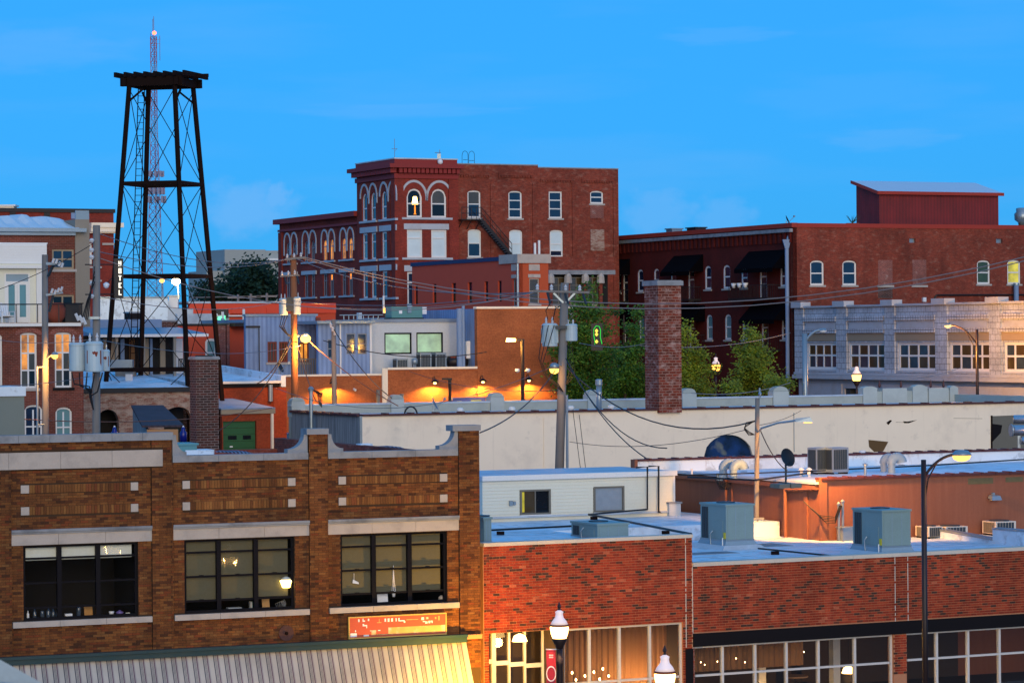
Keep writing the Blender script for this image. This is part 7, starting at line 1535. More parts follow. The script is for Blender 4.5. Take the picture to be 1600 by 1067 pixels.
for x in (136, 172, 214, 262, 278): part('porch_post', MB().box(uy(x)-.08, uy(x)+.08, -1.4, -1.25, fy.z0, ze-.06), M['parge'], Y_)
k = MB(); z0 = fy.fv(300, 575)[1]; zt_ = fy.fv(300, 560)[1]; a, b = uy(279), uy(297)
part('white_screen', MB().box(uy(279), uy(297), 1.4, 1.5, fy.z0, ze-.2), M['white'], Y_)
k.box(a, b, -.05, 0, zt_-.06, zt_).box(a, b, -.05, 0, z0, z0+.06)
for i in range(9): k.box(a+(b-a)*i/8-.025, a+(b-a)*i/8+.025, -.045, -.005, z0, zt_)
part('railing', k, M['iron'], Y_)
t = thing('roof_box', 'pale junk box and bench on the low white roof behind the tower leg', 'box', fx.W(fx.fv(180, 585, 8)[0], 8, zx+.5)); part('box', MB().box(0, 1.1, 0, .8, 0, .55), M['parge'], t); part('sheet', MB().box(-.3, 1.0, -.1, .7, .55, 1.0), M['galv'], t)
t = thing('roof_crate', 'small white crate on the low roof between the tower legs', 'crate', fx.W(fx.fv(196, 592, 5)[0], 5, zx+.3)); part('box', MB().box(0, .35, 0, .4, 0, .4), M['white'], t); part('lid', MB().box(-.02, .37, -.02, .42, .4, .44), M['galv'], t)
# dark block units on Y's roof
for x0, x1, y0, y1, m, lab in ((203, 224, 487, 508, 'fascia', 'dark square chimney box behind the tower legs'), (225, 275, 500, 513, 'chimbrick2', 'long dark parapet box behind the porch roof'), (158, 178, 500, 512, 'bluegrey', 'blue grey vent box behind the left tower leg'), (183, 200, 500, 512, 'metalroof', 'grey vent box between the two left tower legs')):
    p = P(x0, y1, 189); q = P(x1, y0, 189); t = thing('roof_box', lab, 'roof box', (p.x, p.y, p.z), fy.a); part('body', MB().box(0, (q.x-p.x)*1.1, 0, 1.2, -.5, q.z-p.z-.1), M[m], t); part('cap', MB().box(-.05, (q.x-p.x)*1.1+.05, -.05, 1.25, q.z-p.z-.1, q.z-p.z), M['stone'], t)
# Z: white parapet buildings
fzz = Frame(150, 212, 24.7); Z = fthing('white_parapet_building', 'low white rendered building behind the water tower', 'building', fzz); zz = fzz.fv(220, 466)[1]; uz = lambda x: fzz.fv(x, 480)[0]
part('wall', MB().box(0, uz(262), 0, .4, fzz.z0, zz), M['membrane'], Z); part('cap', MB().box(-.05, uz(262), -.08, .5, zz, zz+.12), M['galv'], Z); part('step_wall', MB().prism([(uz(262)+.005, .02, fzz.z0), (uz(302), .02, fzz.z0), (uz(302), .02, fzz.fv(285, 482)[1]), (uz(268), .02, fzz.fv(285, 482)[1]), (uz(262)+.005, .02, zz)], (0, .35, 0)), M['membrane2'], Z); part('roof', MB().box(0, uz(300), .41, 9, zz-1.6, zz-1.4), M['membrane2'], Z)
t = thing('white_pier', 'white rendered roof pier below the bright star lamp', 'pier', fzz.W(uz(276), .8, fzz.z0)); part('shaft', MB().box(-.3, .35, 0, .6, 0, fzz.fv(280, 463)[1]-fzz.z0), M['white'], t); part('cap', MB().box(-.4, .45, -.1, .7, fzz.fv(280, 463)[1]-fzz.z0, fzz.fv(280, 461)[1]-fzz.z0), M['galv'], t)
f2 = Frame(296, 205, 24.7); Z2 = fthing('low_red_building', 'low dark red building with white arched door and pale parapet', 'building', f2); u2 = lambda x: f2.fv(x, 540)[0]; zt2 = f2.fv(320, 508)[1]
ws = [dict(r=(u2(320.5), u2(339.5), f2.fv(330, 600)[1], f2.fv(330, 528.5)[1]), arch=.25, rails=(.32, .62), t=.18, sill=False, d=.06, gm=M['paneteal'])]
facade(Z2, 'u', u2(277), u2(334+6), f2.z0, zt2, 0, ws, M['brownred'], name='wall'); part('parapet', MB().box(u2(277), u2(358), -.05, .36, zt2+.001, f2.fv(320, 490)[1]), M['membrane2'], Z2); part('eave_line', MB().box(u2(277), u2(357), -.1, -.052, zt2-.05, zt2+.1), M['iron'], Z2)
part('brick_pier', MB().box(u2(340)+.005, u2(352), -.1, .4, f2.z0, zt2), M['lowbrick'], Z2); part('brick_pier', MB().box(u2(353.5), u2(358), -.12, .4, f2.z0, zt2), M['lowbrick'], Z2); part('recess_wall', MB().box(u2(358)+.005, u2(384), -.02, .4, f2.z0, f2.fv(370, 493)[1]), M['brownred'], Z2); part('door_canopy', MB().box(u2(358), u2(387), -1.2, -.021, f2.fv(370, 510)[1], f2.fv(370, 505)[1]), M['iron'], Z2); part('gutter', MB().box(u2(335), u2(383), -.25, -.06, f2.fv(360, 494.5)[1], f2.fv(360, 492.5)[1]), M['white'], Z2)
t = thing('green_lamp', 'small glowing green roof lamp on the pale parapet', 'lamp', f2.W(u2(344), -.2, zt2+.2)); part('glow', MB().box(-.2, .3, -.05, .05, 0, .45), emat('green_glow', (.15,1,.45), 2.0), t); part('housing', MB().box(-.5, .5, .06, .3, .3, .9), M['iron'], t)
for x, y0, y1, lab in ((348, 487, 500, 'white vent pipe beside the green roof lamp'), (381, 483, 505, 'tall white vent pipe before the orange red fascia')): p = P(x, y1, 203); h_ = P(x, y0, 203).z-p.z; t = thing('vent_pipe', lab, 'vent pipe', p); part('pipe', MB().tube((0,0,0), (0,0,h_), .09, 8), M['white'], t); part('collar', MB().lathe([(.15,0),(.12,.12)], n=8), M['galv'], t)
# W: blue metal sided building
fw = Frame(384, 192, 24.7); W_ = fthing('blue_sided_building', 'blue grey metal sided building with two barred windows', 'building', fw); uw_ = lambda x, v=0: fw.fv(x, 540, v)[0]; zw = fw.fv(440, 494)[1]
ws = [dict(r=fw.rect('u', 0, 418, 534, 433, 566), fm=M['rustpatch'], gm=M['panedim'], mull=(.33, .66), rails=(), t=.1, sill=True, d=.06), dict(r=fw.rect('u', 0, 436, 534, 450, 566), fm=M['rustpatch'], gm=M['panedim'], mull=(.33, .66), rails=(), t=.1, sill=True, d=.06), dict(r=fw.rect('u', 0, 467, 535, 483, 566), fm=M['rustpatch'], gm=M['panewarm'], mull=(.5,), rails=(), t=.1, sill=True, d=.06)]
facade(W_, 'u', 0, uw_(494), fw.z0, zw, 0, ws, M['bluesiding'], name='wall'); part('edge_trim', MB().box(-.05, uw_(494)+.1, -.1, .5, zw, zw+.14), M['galv'], W_); part('roof', MB().box(0, uw_(494), .51, 9, zw-.4, zw-.2), M['metalroof'], W_)
part('door', MB().box(uw_(404), uw_(405.3), -.05, -.004, fw.z0, fw.fv(404, 510)[1]), M['iron'], W_); part('door_head', MB().box(uw_(384), uw_(406), -.1, -.004, fw.fv(395, 512)[1], fw.fv(395, 509)[1]), M['iron'], W_); part('corner_post', MB().box(uw_(493), uw_(500), -.15, .2, fw.z0, zw-.1), M['rustpatch'], W_)
t = thing('porch_rail', 'grey wooden porch railing under the sodium lamp', 'railing', fw.W(uw_(465, -1), -1, fw.fv(480, 588, -1)[1]), fw.a); w_ = uw_(507, -1)-uw_(465, -1); h_ = fw.fv(480, 560, -1)[1]-fw.fv(480, 588, -1)[1]
part('rail', MB().box(0, w_, -.04, .04, h_-.08, h_).box(0, w_, -.04, .04, .05, .12), M['parge'], t)
for i in range(13): part('baluster', MB().box(w_*i/12-.03, w_*i/12+.03, -.03, .03, .121, h_-.081), M['parge'], t)
dish(P(437, 589, 180), .3, .35, 'dark satellite dish on the white roof corner by the brick wall', M['iron'])
# V: orange brick building with white sloping roof, garage before it
fv2 = Frame(338, 175, 24.7); V_ = fthing('orange_brick_building', 'orange red brick building with white sloping roof behind the garage', 'building', fv2); uv = fv2.fv(446, 640)[0]; zv = fv2.fv(390, 597)[1]; zvb = fv2.fv(390, 579, 11)[1]
part('wall', MB().box(-1.5, uv, 0, .4, fv2.z0-1, zv-.3), M['orangebrick'], V_); part('eave', MB().box(-1.5, uv-.4, -.12, .5, zv-.3, zv-.08), M['fascia'], V_); part('roof_edge', MB().box(-1.5, uv-.3, -.2, .5, zv-.079, zv+.06), M['white'], V_)
part('roof', MB().hexa([(-1.5,.5,zv-.2),(uv-.3,.5,zv-.2),(uv-.3,11,zvb-.2),(-1.5,11,zvb-.2),(-1.5,.5,zv),(uv-.3,.5,zv),(uv-.3,11,zvb),(-1.5,11,zvb)]), M['membrane'], V_); part('end_curb', MB().hexa([(uv-.3,-.1,zv-.3),(uv,-.1,zv-.3),(uv,11,zvb-.2),(uv-.3,11,zvb-.2),(uv-.3,-.1,zv+.35),(uv,-.1,zv+.35),(uv,11,zvb+.35),(uv-.3,11,zvb+.35)]), M['membrane'], V_); part('end_wall', MB().box(uv-.3, uv, .41, 11, fv2.z0-1, zv-.3), M['orangebrick'], V_); part('brick_return', MB().box(uv-.8, uv+.02, -.12, -.003, fv2.z0-1, zv-.35), M['orangebrick'], V_)
part('wall_pipe', MB().tube((fv2.fv(421, 610)[0], -.2, fv2.fv(421, 627)[1]), (fv2.fv(421, 610)[0], -.2, fv2.fv(421, 601)[1]), .13, 10), M['galv'], V_)
fgj = Frame(346, 166, 24.7); GR = fthing('brick_garage', 'small brick garage with green overhead door and blue grey roof', 'garage', fgj); ug = lambda x: fgj.fv(x, 670)[0]; zg_ = fgj.fv(385, 643)[1]; zgbk = fgj.fv(385, 622, 7)[1]
dr = (ug(348.5), ug(400.5), fgj.z0-2, fgj.fv(372, 658)[1])
part('wall', MB().wall('u', 0, ug(427), fgj.z0-2, zg_, 0, .35, [dr]), M['orangebrick'], GR); part('fascia_board', MB().box(-.1, ug(429), -.16, -.004, zg_-.12, zg_+.12), M['beige'], GR); part('end_wall', MB().box(ug(427)-.35, ug(427), .36, 7, fgj.z0-2, zg_), M['orangebrick'], GR)
part('roof', MB().hexa([(-.1,-.16,zg_+.13),(ug(429),-.16,zg_+.13),(ug(429),7,zgbk-.1),(-.1,7,zgbk-.1),(-.1,-.16,zg_+.2),(ug(429),-.16,zg_+.2),(ug(429),7,zgbk),(-.1,7,zgbk)]), M['metalroof'], GR)
for i, (x0, x1, y) in enumerate(((342, 352, 607), (352, 376, 613), (376, 402, 621), (402, 430, 627))): o = part('stepped_parapet', MB().box(ug(x0)+.002, ug(x1), 7.1, 7.5, fgj.z0, fgj.fv((x0+x1)/2, y, 7)[1]), M['chimbrick2'], GR); part('tile_cap', MB().box(ug(x0)+.002, ug(x1), 7.0, 7.6, fgj.fv((x0+x1)/2, y, 7)[1]+.003, fgj.fv((x0+x1)/2, y, 7)[1]+.14), M['rtudark'], o)
part('downpipe', MB().box(ug(422.5), ug(426), -.18, -.005, fgj.z0-2, zg_-.13), M['cream'], GR)
n = 7; hs2 = 2.6/n
for i in range(n): z = dr[3]-(i+1)*hs2; d_ = part('door_panel', MB().box(dr[0]+.02, dr[1]-.02, .15+.012*(i % 2), .2, z+.006, z+hs2-.006), M['greendoor'], GR)
w_ = dr[1]-dr[0]
for f0, f1 in ((.17, .43), (.62, .86)): part('door_light', MB().box(dr[0]+w_*f0, dr[0]+w_*f1, .135, .149, dr[3]-hs2*2.75, dr[3]-hs2*2.15), M['paneblk'], GR)
part('door_notice', MB().box(dr[0]+w_*.22, dr[0]+w_*.31, .135, .149, dr[3]-hs2*3.9, dr[3]-hs2*3.7), M['plainwhite'], GR)
# parked car, seen past the garage
def car(p, rz):
    t = thing('parked_car', 'dark blue car parked between the garage and the grey end wall', 'car', p, rz)
    sec = [(-2.2,.45,.75), (-2.15,.35,.95), (-1.3,.3,1.02), (-.7,.3,1.05), (.9,.3,1.02), (2.1,.35,.95), (2.2,.45,.8)]
    mb = MB()
    for x, z0, z1 in sec: mb.v += [(x,-.88,z0), (x,.88,z0), (x,.9,z1*.75), (x,.82,z1), (x,-.82,z1), (x,-.9,z1*.75)]
    for i in range(len(sec)-1):
        for k in range(6): a, b = i*6+k, i*6+(k+1) % 6; mb.f.append((a, b, b+6, a+6))
    mb.f.append((5,4,3,2,1,0)); e = (len(sec)-1)*6; mb.f.append(tuple(range(e, e+6)))
    part('body', mb, M['carblue'], t); part('roof', MB().hexa([(-1.2,-.75,1.42),(.55,-.75,1.42),(.55,.75,1.42),(-1.2,.75,1.42),(-1.0,-.66,1.48),(.4,-.66,1.48),(.4,.66,1.48),(-1.0,.66,1.48)]), M['carblue'], t)
    part('window', MB().hexa([(-1.7,-.8,1.0),(1.15,-.8,1.0),(1.15,.8,1.0),(-1.7,.8,1.0),(-1.2,-.7,1.419),(.55,-.7,1.419),(.55,.7,1.419),(-1.2,.7,1.419)]), M['panesky'], t)
    for sx in (-1.35, 1.35):
        for sy in (-.8, .8): wl_ = part('wheel', MB().tube((sx, sy-.1, .33), (sx, sy+.1, .33), .33, 16), M['fascia'], t); part('rim', MB().tube((sx, sy-.11, .33), (sx, sy+.11, .33), .2, 12), M['galv'], wl_)
        part('pillar', MB().beam((sx*.95, -.79, 1.0), (sx*.45-.2, -.71, 1.42), .08, .06), M['plastic'], t)
p = P(446, 690, 184); car(Vector((p.x, p.y, P(447, 713, 184).z)), radians(55))
# orange red fascia building, white office block and radio mast far behind
fo = Frame(296, 236, 24.7); OB = fthing('orange_fascia_building', 'low building with bright orange red fascia before the brick wing', 'building', fo); uo = fo.fv(525, 485)[0]; zo = fo.fv(400, 474)[1]; zo1 = fo.fv(400, 491.5)[1]
part('fascia', MB().box(0, uo, 0, .4, zo1+.1, zo), M['orange_red'], OB); part('lower_wall', MB().box(0, uo, .1, .5, fo.z0, zo1+.09), M['brownred'], OB); part('roof_cap', MB().box(-.1, uo-3, -.1, 8, zo+.002, zo+.16), M['membrane2'], OB)
for f in (.28, .52, .8): part('fascia_frame', MB().box(uo*f, uo*f+1.6, -.08, -.004, zo1+.1, zo1+(zo-zo1)*.62), M['orange_red'], OB)
for x, y0, lab in ((372, 460, 'left'), (392, 459, 'mid'), (417, 458, 'right')):
    p = P(x, 476, 260); t = thing('far_utility_pole', {'left': 'far small grey pole farthest left before the dark oak', 'mid': 'far small grey pole with crossbar before the dark oak', 'right': 'far small grey pole closest to the two pale transformers'}[lab], 'utility pole', (p.x, p.y, p.z-2)); h_ = P(x, y0, 260).z-p.z+2; part('pole', MB().tube((0,0,0), (0,0,h_), .11, 6), M['wiregrey'], t); part('crossarm', MB().box(-.9, .9, -.06, .06, h_-.35, h_-.2), M['wiregrey'], t)
k = MB(); q0 = P(345, 470, 262); k.path([P(300+x, 465-x*.02, 262)-q0 for x in range(0, 140, 20)], .04, 5); single('far_pipe_rail', k, M['wiregrey'], 'thin grey rail line running before the dark oak', 'rail', q0)
fof = Frame(352, 470, 24.7); t = fthing('white_office_block', 'blank white office block far away behind the dark oak', 'office block', fof); uf = lambda x: fof.fv(x, 420)[0]; zq_ = lambda x, y: fof.fv(x, y)[1]
white2 = pmat('far_white_wall', (.34,.37,.36), .7, var=.05)
part('wall', MB().box(0, uf(415), 0, 14, fof.z0, zq_(380, 390)), white2, t); part('upper_wall', MB().box(uf(415)+.05, uf(445), .3, 14, fof.z0, zq_(430, 391.5)), white2, t); part('lower_wall', MB().box(uf(326), -.05, 1, 10, fof.z0, zq_(340, 423)), white2, t); part('canopy', MB().box(uf(415)+.06, uf(445), -.6, .29, zq_(430, 407), zq_(430, 404)), M['white'], t)
# ---------------------------------------------------------------- water tower frame
DT = 170; sT = DT/F
cb_ = P(247.5, 137, DT); zT = cb_.z; zB_ = gz(DT); rT = 53.7*sT; kk = (103-53.7)*sT/((673-137)*sT)
WT = thing('water_tower', 'tall rusty black steel water tower frame with empty beamed platform', 'tower', (cb_.x+.17, DT, zB_))
TH = radians(29)
def leg(k, z): r = rT+(zT-z)*kk; a = TH+k*pi/2; return Vector((r*cos(a), -r*sin(a) if False else r*sin(a), z-zB_))
# k=0 right-far ... corners step round; nearer corners have smaller y
for k in range(4): part('leg', MB().beam(leg(k, zB_), leg(k, zT), .215, .215), M['rustiron'], WT)
zs_lv = [zT-.15, P(247, 288, DT).z, P(247, 432, DT).z, P(247, 577, DT).z, P(247, 700, DT).z]
for i in range(5):
    for k in range(4):
        a, b = leg(k, zs_lv[i]), leg((k+1) % 4, zs_lv[i])
        if i: part('strut', MB().beam(a, b, .16, .2), M['rustiron'], WT)
        if i < 4:
            c, d = leg(k, zs_lv[i+1]), leg((k+1) % 4, zs_lv[i+1])
            part('tie_rod', MB().tube(a, d, .025, 5), M['rustiron'], WT); part('tie_rod', MB().tube(b, c, .025, 5), M['rustiron'], WT)
for k in range(4): part('knee_brace', MB().beam(leg(k, zT-.9), (leg(k, zT-.2)*.7+leg((k+1) % 4, zT-.2)*.3), .1, .1), M['rustiron'], WT)
zp_ = zT-zB_; ca, sa = cos(TH+pi/4), sin(TH+pi/4); e1 = Vector((cos(-TH+pi/4-pi/4+radians(-16)), 0, 0))
d1 = (leg(0, zT)-leg(3, zT)).normalized(); d1.z = 0; d2 = (leg(1, zT)-leg(0, zT)).normalized(); d2.z = 0
cT = Vector((0, 0, zp_))
d1, d2 = d2, d1
hs1 = (leg(0, zT)-leg(3, zT)).length/2
for s in (-1, 1): part('main_beam', MB().beam(cT+d2*hs1*s-d1*(hs1+.5)+Vector((0,0,.25)), cT+d2*hs1*s+d1*(hs1+.5)+Vector((0,0,.25)), .28, .5), M['rustiron'], WT)
for s in (-1, 1): part('end_beam', MB().beam(cT+d1*(hs1+.2)*s-d2*(hs1+.3)+Vector((0,0,.22)), cT+d1*(hs1+.2)*s+d2*(hs1+.3)+Vector((0,0,.22)), .22, .42), M['rustiron'], WT)
for i in range(8): f = -1+2*i/7; part('joist', MB().beam(cT+d1*(hs1+.7)*f-d2*(hs1+.4)+Vector((0,0,.64)), cT+d1*(hs1+.7)*f+d2*(hs1+.4)+Vector((0,0,.64)), .14, .28), M['rustiron'], WT)
part('long_beam', MB().beam(cT-d1*(hs1-.5)+d2*.2+Vector((0,0,.62)), cT-d1*(hs1+1.4)+d2*.2+Vector((0,0,.62)), .14, .18), M['rustiron'], WT)
k = MB(); q0, q1 = leg(1, zT+1.0)+Vector((-.42, .15, 0)), leg(1, zB_)+Vector((-.5, .2, 0)); 
LD = part('ladder', MB().tube(q0-Vector((.18,0,0)), q1-Vector((.18,0,0)), .03, 6).tube(q0+Vector((.18,0,0)), q1+Vector((.18,0,0)), .03, 6), M['rustiron'], WT); n = 62
for i in range(n): q = q0+(q1-q0)*(i+.5)/n; k.tube(q-Vector((.18,0,0)), q+Vector((.18,0,0)), .018, 5)
part('rung', k, M['rustiron'], LD, kind='stuff')
# radio mast
DM = 620; sM = DM/F; pm_ = P(243.5, 480, DM); RM = thing('radio_mast', 'far red and white lattice radio mast with antennas and red beacons', 'radio mast', (pm_.x, DM, pm_.z))
zM = lambda y: P(243.5, y, DM).z-pm_.z
wM = lambda y: (5.0 if y < 190 else 5.0+(y-190)*.03)*sM
ly = [58+14*i for i in range(31)]
def corner(k, y): a = radians(90)+k*2*pi/3; r = wM(y)*1.1; return Vector((r*cos(a), r*sin(a), zM(y)))
for j in range(0, len(ly)-1, 3):
    col = M['steelred'] if (j//3) % 2 == 0 else M['steelwhite']; mb = MB()
    for i in range(j, min(j+3, len(ly)-1)):
        for k in range(3):
            mb.tube(corner(k, ly[i]), corner(k, ly[i+1]), .10, 4, caps=False); mb.tube(corner(k, ly[i]), corner((k+1) % 3, ly[i+1]), .05, 4, caps=False).tube(corner((k+1) % 3, ly[i]), corner(k, ly[i+1]), .05, 4, caps=False).tube(corner(k, ly[i]), corner((k+1) % 3, ly[i]), .045, 4, caps=False)
    part('lattice_section', mb, col, RM)
for y, r, n, h in ((272, 13, 9, 9), (298, 14, 12, 12), (312, 16, 9, 11)):
    ring = MB(); pts = [Vector((r*sM*cos(2*pi*i/n), r*sM*sin(2*pi*i/n), zM(y))) for i in range(n)]
    for i in range(n): ring.tube(pts[i], pts[(i+1) % n], .08, 4)
    o = part('antenna_ring', ring, M['steelwhite'], RM)
    for i in range(n): q = pts[i]; part('panel_antenna', MB().box(q.x-.22, q.x+.22, q.y-.15, q.y+.15, q.z-h*sM*.5, q.z+h*sM*.5), M['steelwhite'], o)
for x, y in ((241, 52), (234, 286.5), (259, 286.5)): q = P(x, y, DM-2)-Vector((pm_.x, DM, pm_.z)); part('beacon', MB().lathe([(.1,-.4),(.4,-.2),(.4,.2),(.1,.4)], c=tuple(q), n=10), M['redlamp'], RM)
mb = MB()
for dx, y0, y1 in ((-1.2, 30, 60), (.3, 26, 58), (9.5, 56, 95), (-4.5, 52, 72)): mb.tube((dx*sM, 0, zM(y1)), (dx*sM, 0, zM(y0)), .07, 5)
mb.tube((-5*sM,0,zM(62)), (10*sM,0,zM(62)), .06, 4).tube((-5*sM,0,zM(69)), (10*sM,0,zM(69)), .06, 4); part('whip_aerial', mb, M['steelwhite'], RM)
# ---------------------------------------------------------------- utility poles and lamps
def upole(x0, y0, x1, y1, D, r, mat, label, base=None):
    t0, b0 = P(x0, y0, D), P(x1, y1, D); zb = gz(D) if base is None else base
    d = (t0-b0).normalized(); b = b0+d*((zb-b0.z)/d.z); t = thing('utility_pole', label, 'utility pole', b)
    part('pole', MB().tube((0,0,0), t0-b, r*1.12, 12, r*.9), M[mat], t, smooth=True); return t, b
def insul(mb, p, h=.22, r=.06): mb.lathe([(r*.5,0),(r,h*.2),(r*.6,h*.4),(r,h*.6),(r*.5,h*.8),(r*.3,h)], c=tuple(p), n=8)
def cant(t, b, x0, x1, y0, y1, D, fins=False, rust=False):
    p, q = P(x0, y1, D)-b, P(x1, y0, D)-b; r = (q.x-p.x)/2; c = Vector(((p.x+q.x)/2, p.y, p.z)); h = q.z-p.z
    o = part('transformer', MB().lathe([(r*.94,0),(r,h*.03),(r,h*.88),(r*1.04,h*.89),(r*1.04,h*.93),(r*.8,h*1.0)], c=tuple(c), n=20), M['can'], t, smooth=False)
    mb = MB()
    for dx in (-.45, .35): insul(mb, c+Vector((dx*r, 0, h*.99)), h*.28, r*.17)
    part('bushing', mb, M['porcelain'], o)
    if fins:
        mb = MB()
        for i in range(6): a = radians(200+28*i); w = Vector((cos(a), sin(a), 0)); s = Vector((-w.y, w.x, 0))*r*.09; e = c+w*r*.98; e2 = c+w*r*1.16; mb.hexa([e-s+Vector((0,0,h*.15)), e+s+Vector((0,0,h*.15)), e2+s+Vector((0,0,h*.15)), e2-s+Vector((0,0,h*.15)), e-s+Vector((0,0,h*.8)), e+s+Vector((0,0,h*.8)), e2+s+Vector((0,0,h*.8)), e2-s+Vector((0,0,h*.8))])
        part('cooling_fin', mb, M['can'], o)
    if rust:
        for a0, z0, z1, st_, n_ in ((-2.35, .22, .72, .05, 4), (-1.62, .52, .70, .12, 6), (-.72, .2, .72, .05, 5)):
            mb = MB(); pts = []
            for i in range(n_): pts.append((a0+st_*i, z0+random.uniform(-.03, .09), z1-random.uniform(0, .05)))
            for (aa, za0, za1), (ab_, zc0, zc1) in zip(pts, pts[1:]):
                f = lambda a, z, s: c+Vector((cos(a)*r*s, sin(a)*r*s, h*z)); mb.hexa([f(aa,za0,1.0), f(ab_,zc0,1.0), f(ab_,zc0,1.006), f(aa,za0,1.006), f(aa,za1,1.0), f(ab_,zc1,1.0), f(ab_,zc1,1.006), f(aa,za1,1.006)])
            part('rust_patch', mb, M['rustpatch'], o)
    return o
def xarm(t, b, x0, y0, x1, y1, D, pins=4, cut=2, mat='woodpole', w=.12):
    p, q = P(x0, y0, D)-b, P(x1, y1, D)-b; p.y -= .2; q.y -= .2; o = part('crossarm', MB().beam(p, q, w, w), M[mat], t); mb = MB()
    for i in range(pins): insul(mb, p+(q-p)*((i+.3)/pins)+Vector((0,0,w/2)), .26, .08)
    part('insulator', mb, M['porcelain'], o); mb = MB()
    for i in range(cut): c = p+(q-p)*(.25+.45*i/max(1, cut-1)*1.4); mb.beam(c+Vector((0,-.1,-.05)), c+Vector((.12,-.2,-.5)), .07, .07)
    if cut: part('fuse_cutout', mb, M['rtudark'], o)
# P4 with two big cans
t, b = upole(882.5, 442, 874, 738, 125, .19, 'woodpole', 'grey wooden utility pole with two big pale transformers before the trees')
xarm(t, b, 833, 455, 921, 457, 125, 4, 3, w=.09); part('brace', MB().beam(P(865, 458, 125)-b+Vector((0,-.15,0)), P(880, 473, 125)-b+Vector((0,-.15,0)), .05, .08).beam(P(898, 458, 125)-b+Vector((0,-.15,0)), P(884, 473, 125)-b+Vector((0,-.15,0)), .05, .08), M['galv'], t)
cant(t, b, 847, 871, 505, 541.5, 125, fins=True); cant(t, b, 882, 902, 506, 533, 125); part('hanger', MB().box(P(868, 520, 125).x-b.x, P(886, 520, 125).x-b.x, -.35, -.2, P(0, 521, 125).z-b.z, P(0, 516, 125).z-b.z), M['rtudark'], t)
part('conduit', MB().tube(P(886.5, 735, 124.7)-b, P(885.5, 617, 124.7)-b, .055, 8), M['galv'], t)
mb = MB()
for k in range(3): mb.path([P(848+9*k, 508, 124.4)-b, P(842+3*k, 560+4*k, 124.4)-b, P(850+3*k, 585+3*k, 124.5)-b, P(872, 600+3*k, 124.6)-b, P(880, 612, 124.7)-b], .02, 5)
for k in range(3): mb.path([P(886+4*k, 540, 124.5)-b, P(892+3*k, 575+6*k, 124.5)-b, P(884+k, 600, 124.6)-b], .02, 5)
mb.path([P(856, 500, 124.7)-b, P(853, 485, 124.7)-b, P(862, 470, 124.7)-b], .02, 4).path([P(864, 500, 124.7)-b, P(868, 482, 124.7)-b, P(876, 478, 124.7)-b], .02, 4)
part('cable_bundle', mb, M['wire'], t)
q = P(866, 577, 124.2); t2 = thing('pole_lamp', 'round orange lit lamp on the wooden pole below the big transformers', 'lamp', q); part('bowl', MB().lathe([(.05,-.19),(.17,-.12),(.2,.02)], n=12), M['lampor'], t2, smooth=True); part('hood', MB().lathe([(.2,.03),(.18,.2),(.06,.28)], n=12), M['galv'], t2, smooth=True); part('arm', MB().tube((0,.1,.2), (.35,.7,.15), .03, 6), M['galv'], t2); lamp_light(t2, (0,-.1,-.3), 60, SOD)
# P3 with sodium lamp
D3 = 172
t, b = upole(458.5, 398, 460.5, 626, D3, .2, 'sodiumpole', 'wooden pole reddened for lamp light with two pale transformers and a bright sodium lamp')
xarm(t, b, 446, 405.5, 478, 402.5, D3, 3, 0); xarm(t, b, 438, 432, 468, 430, D3, 3, 2, w=.09); cant(t, b, 436, 449.5, 466, 492.5, D3); cant(t, b, 457, 470, 464, 491.5, D3); part('hanger', MB().box(P(448, 480, D3).x-b.x, P(459, 480, D3).x-b.x, -.2, .1, P(0, 490, D3).z-b.z, P(0, 468, D3).z-b.z), M['rtudark'], t)
mb = MB()
for k in range(3): mb.path([P(441+4*k, 493, D3-.4)-b, P(437+3*k, 510, D3-.4)-b, P(446+2*k, 520+2*k, D3-.4)-b, P(458, 527, D3-.3)-b], .035, 5)
part('cable', mb, M['wire'], t)
part('lamp_arm', MB().path([P(461, 529, D3)-b, P(468, 523, D3)-b, P(474, 524, D3)-b], .04, 6), M['galv'], t)
q = P(477.5, 528, D3-.3); t2 = thing('sodium_lamp', 'dazzling orange sodium lamp on the reddish pole', 'lamp', q); part('bowl', MB().lathe([(.08,-.28),(.26,-.18),(.3,.0),(.22,.12)], n=14), emat('sodium_star', (1,.50,.10), 5), t2, smooth=True); part('hood', MB().lathe([(.26,.125),(.2,.25),(.08,.3)], n=12), M['galv'], t2, smooth=True); lamp_light(t2, (0,-.5,-.4), 1700, SOD, .2)
t, b = upole(521, 499, 522.5, 634, 178, .15, 'woodpole', 'slim grey wooden pole right of the sodium lamp')
mb = MB(); 
for k in range(3): insul(mb, P(517+3*k, 512+6*k, 177.7)-b, .3, .1)
part('insulator', mb, M['porcelain'], t)
p = P(486, 640, 160); t = thing('service_mast', 'grey service mast with black cable coils above streaked wall', 'service mast', (p.x, p.y, p.z-1)); h_ = P(486, 609, 160).z-p.z+1; part('mast', MB().tube((0,0,0), (0,0,h_), .1, 10), M['galv'], t); part('weatherhead', MB().lathe([(.14,h_-.05),(.16,h_+.08),(.06,h_+.18)], n=10), M['galv'], t); mb = MB()
for k in range(6): mb.path([(.1,0,h_), (.35+.05*k,0,h_-.2), (.42+.03*k,0,h_-.7-.05*k), (.28,0,h_-.6), (.12,0,h_-.3)], .03, 5)
part('cable_coil', mb, M['wire'], t)
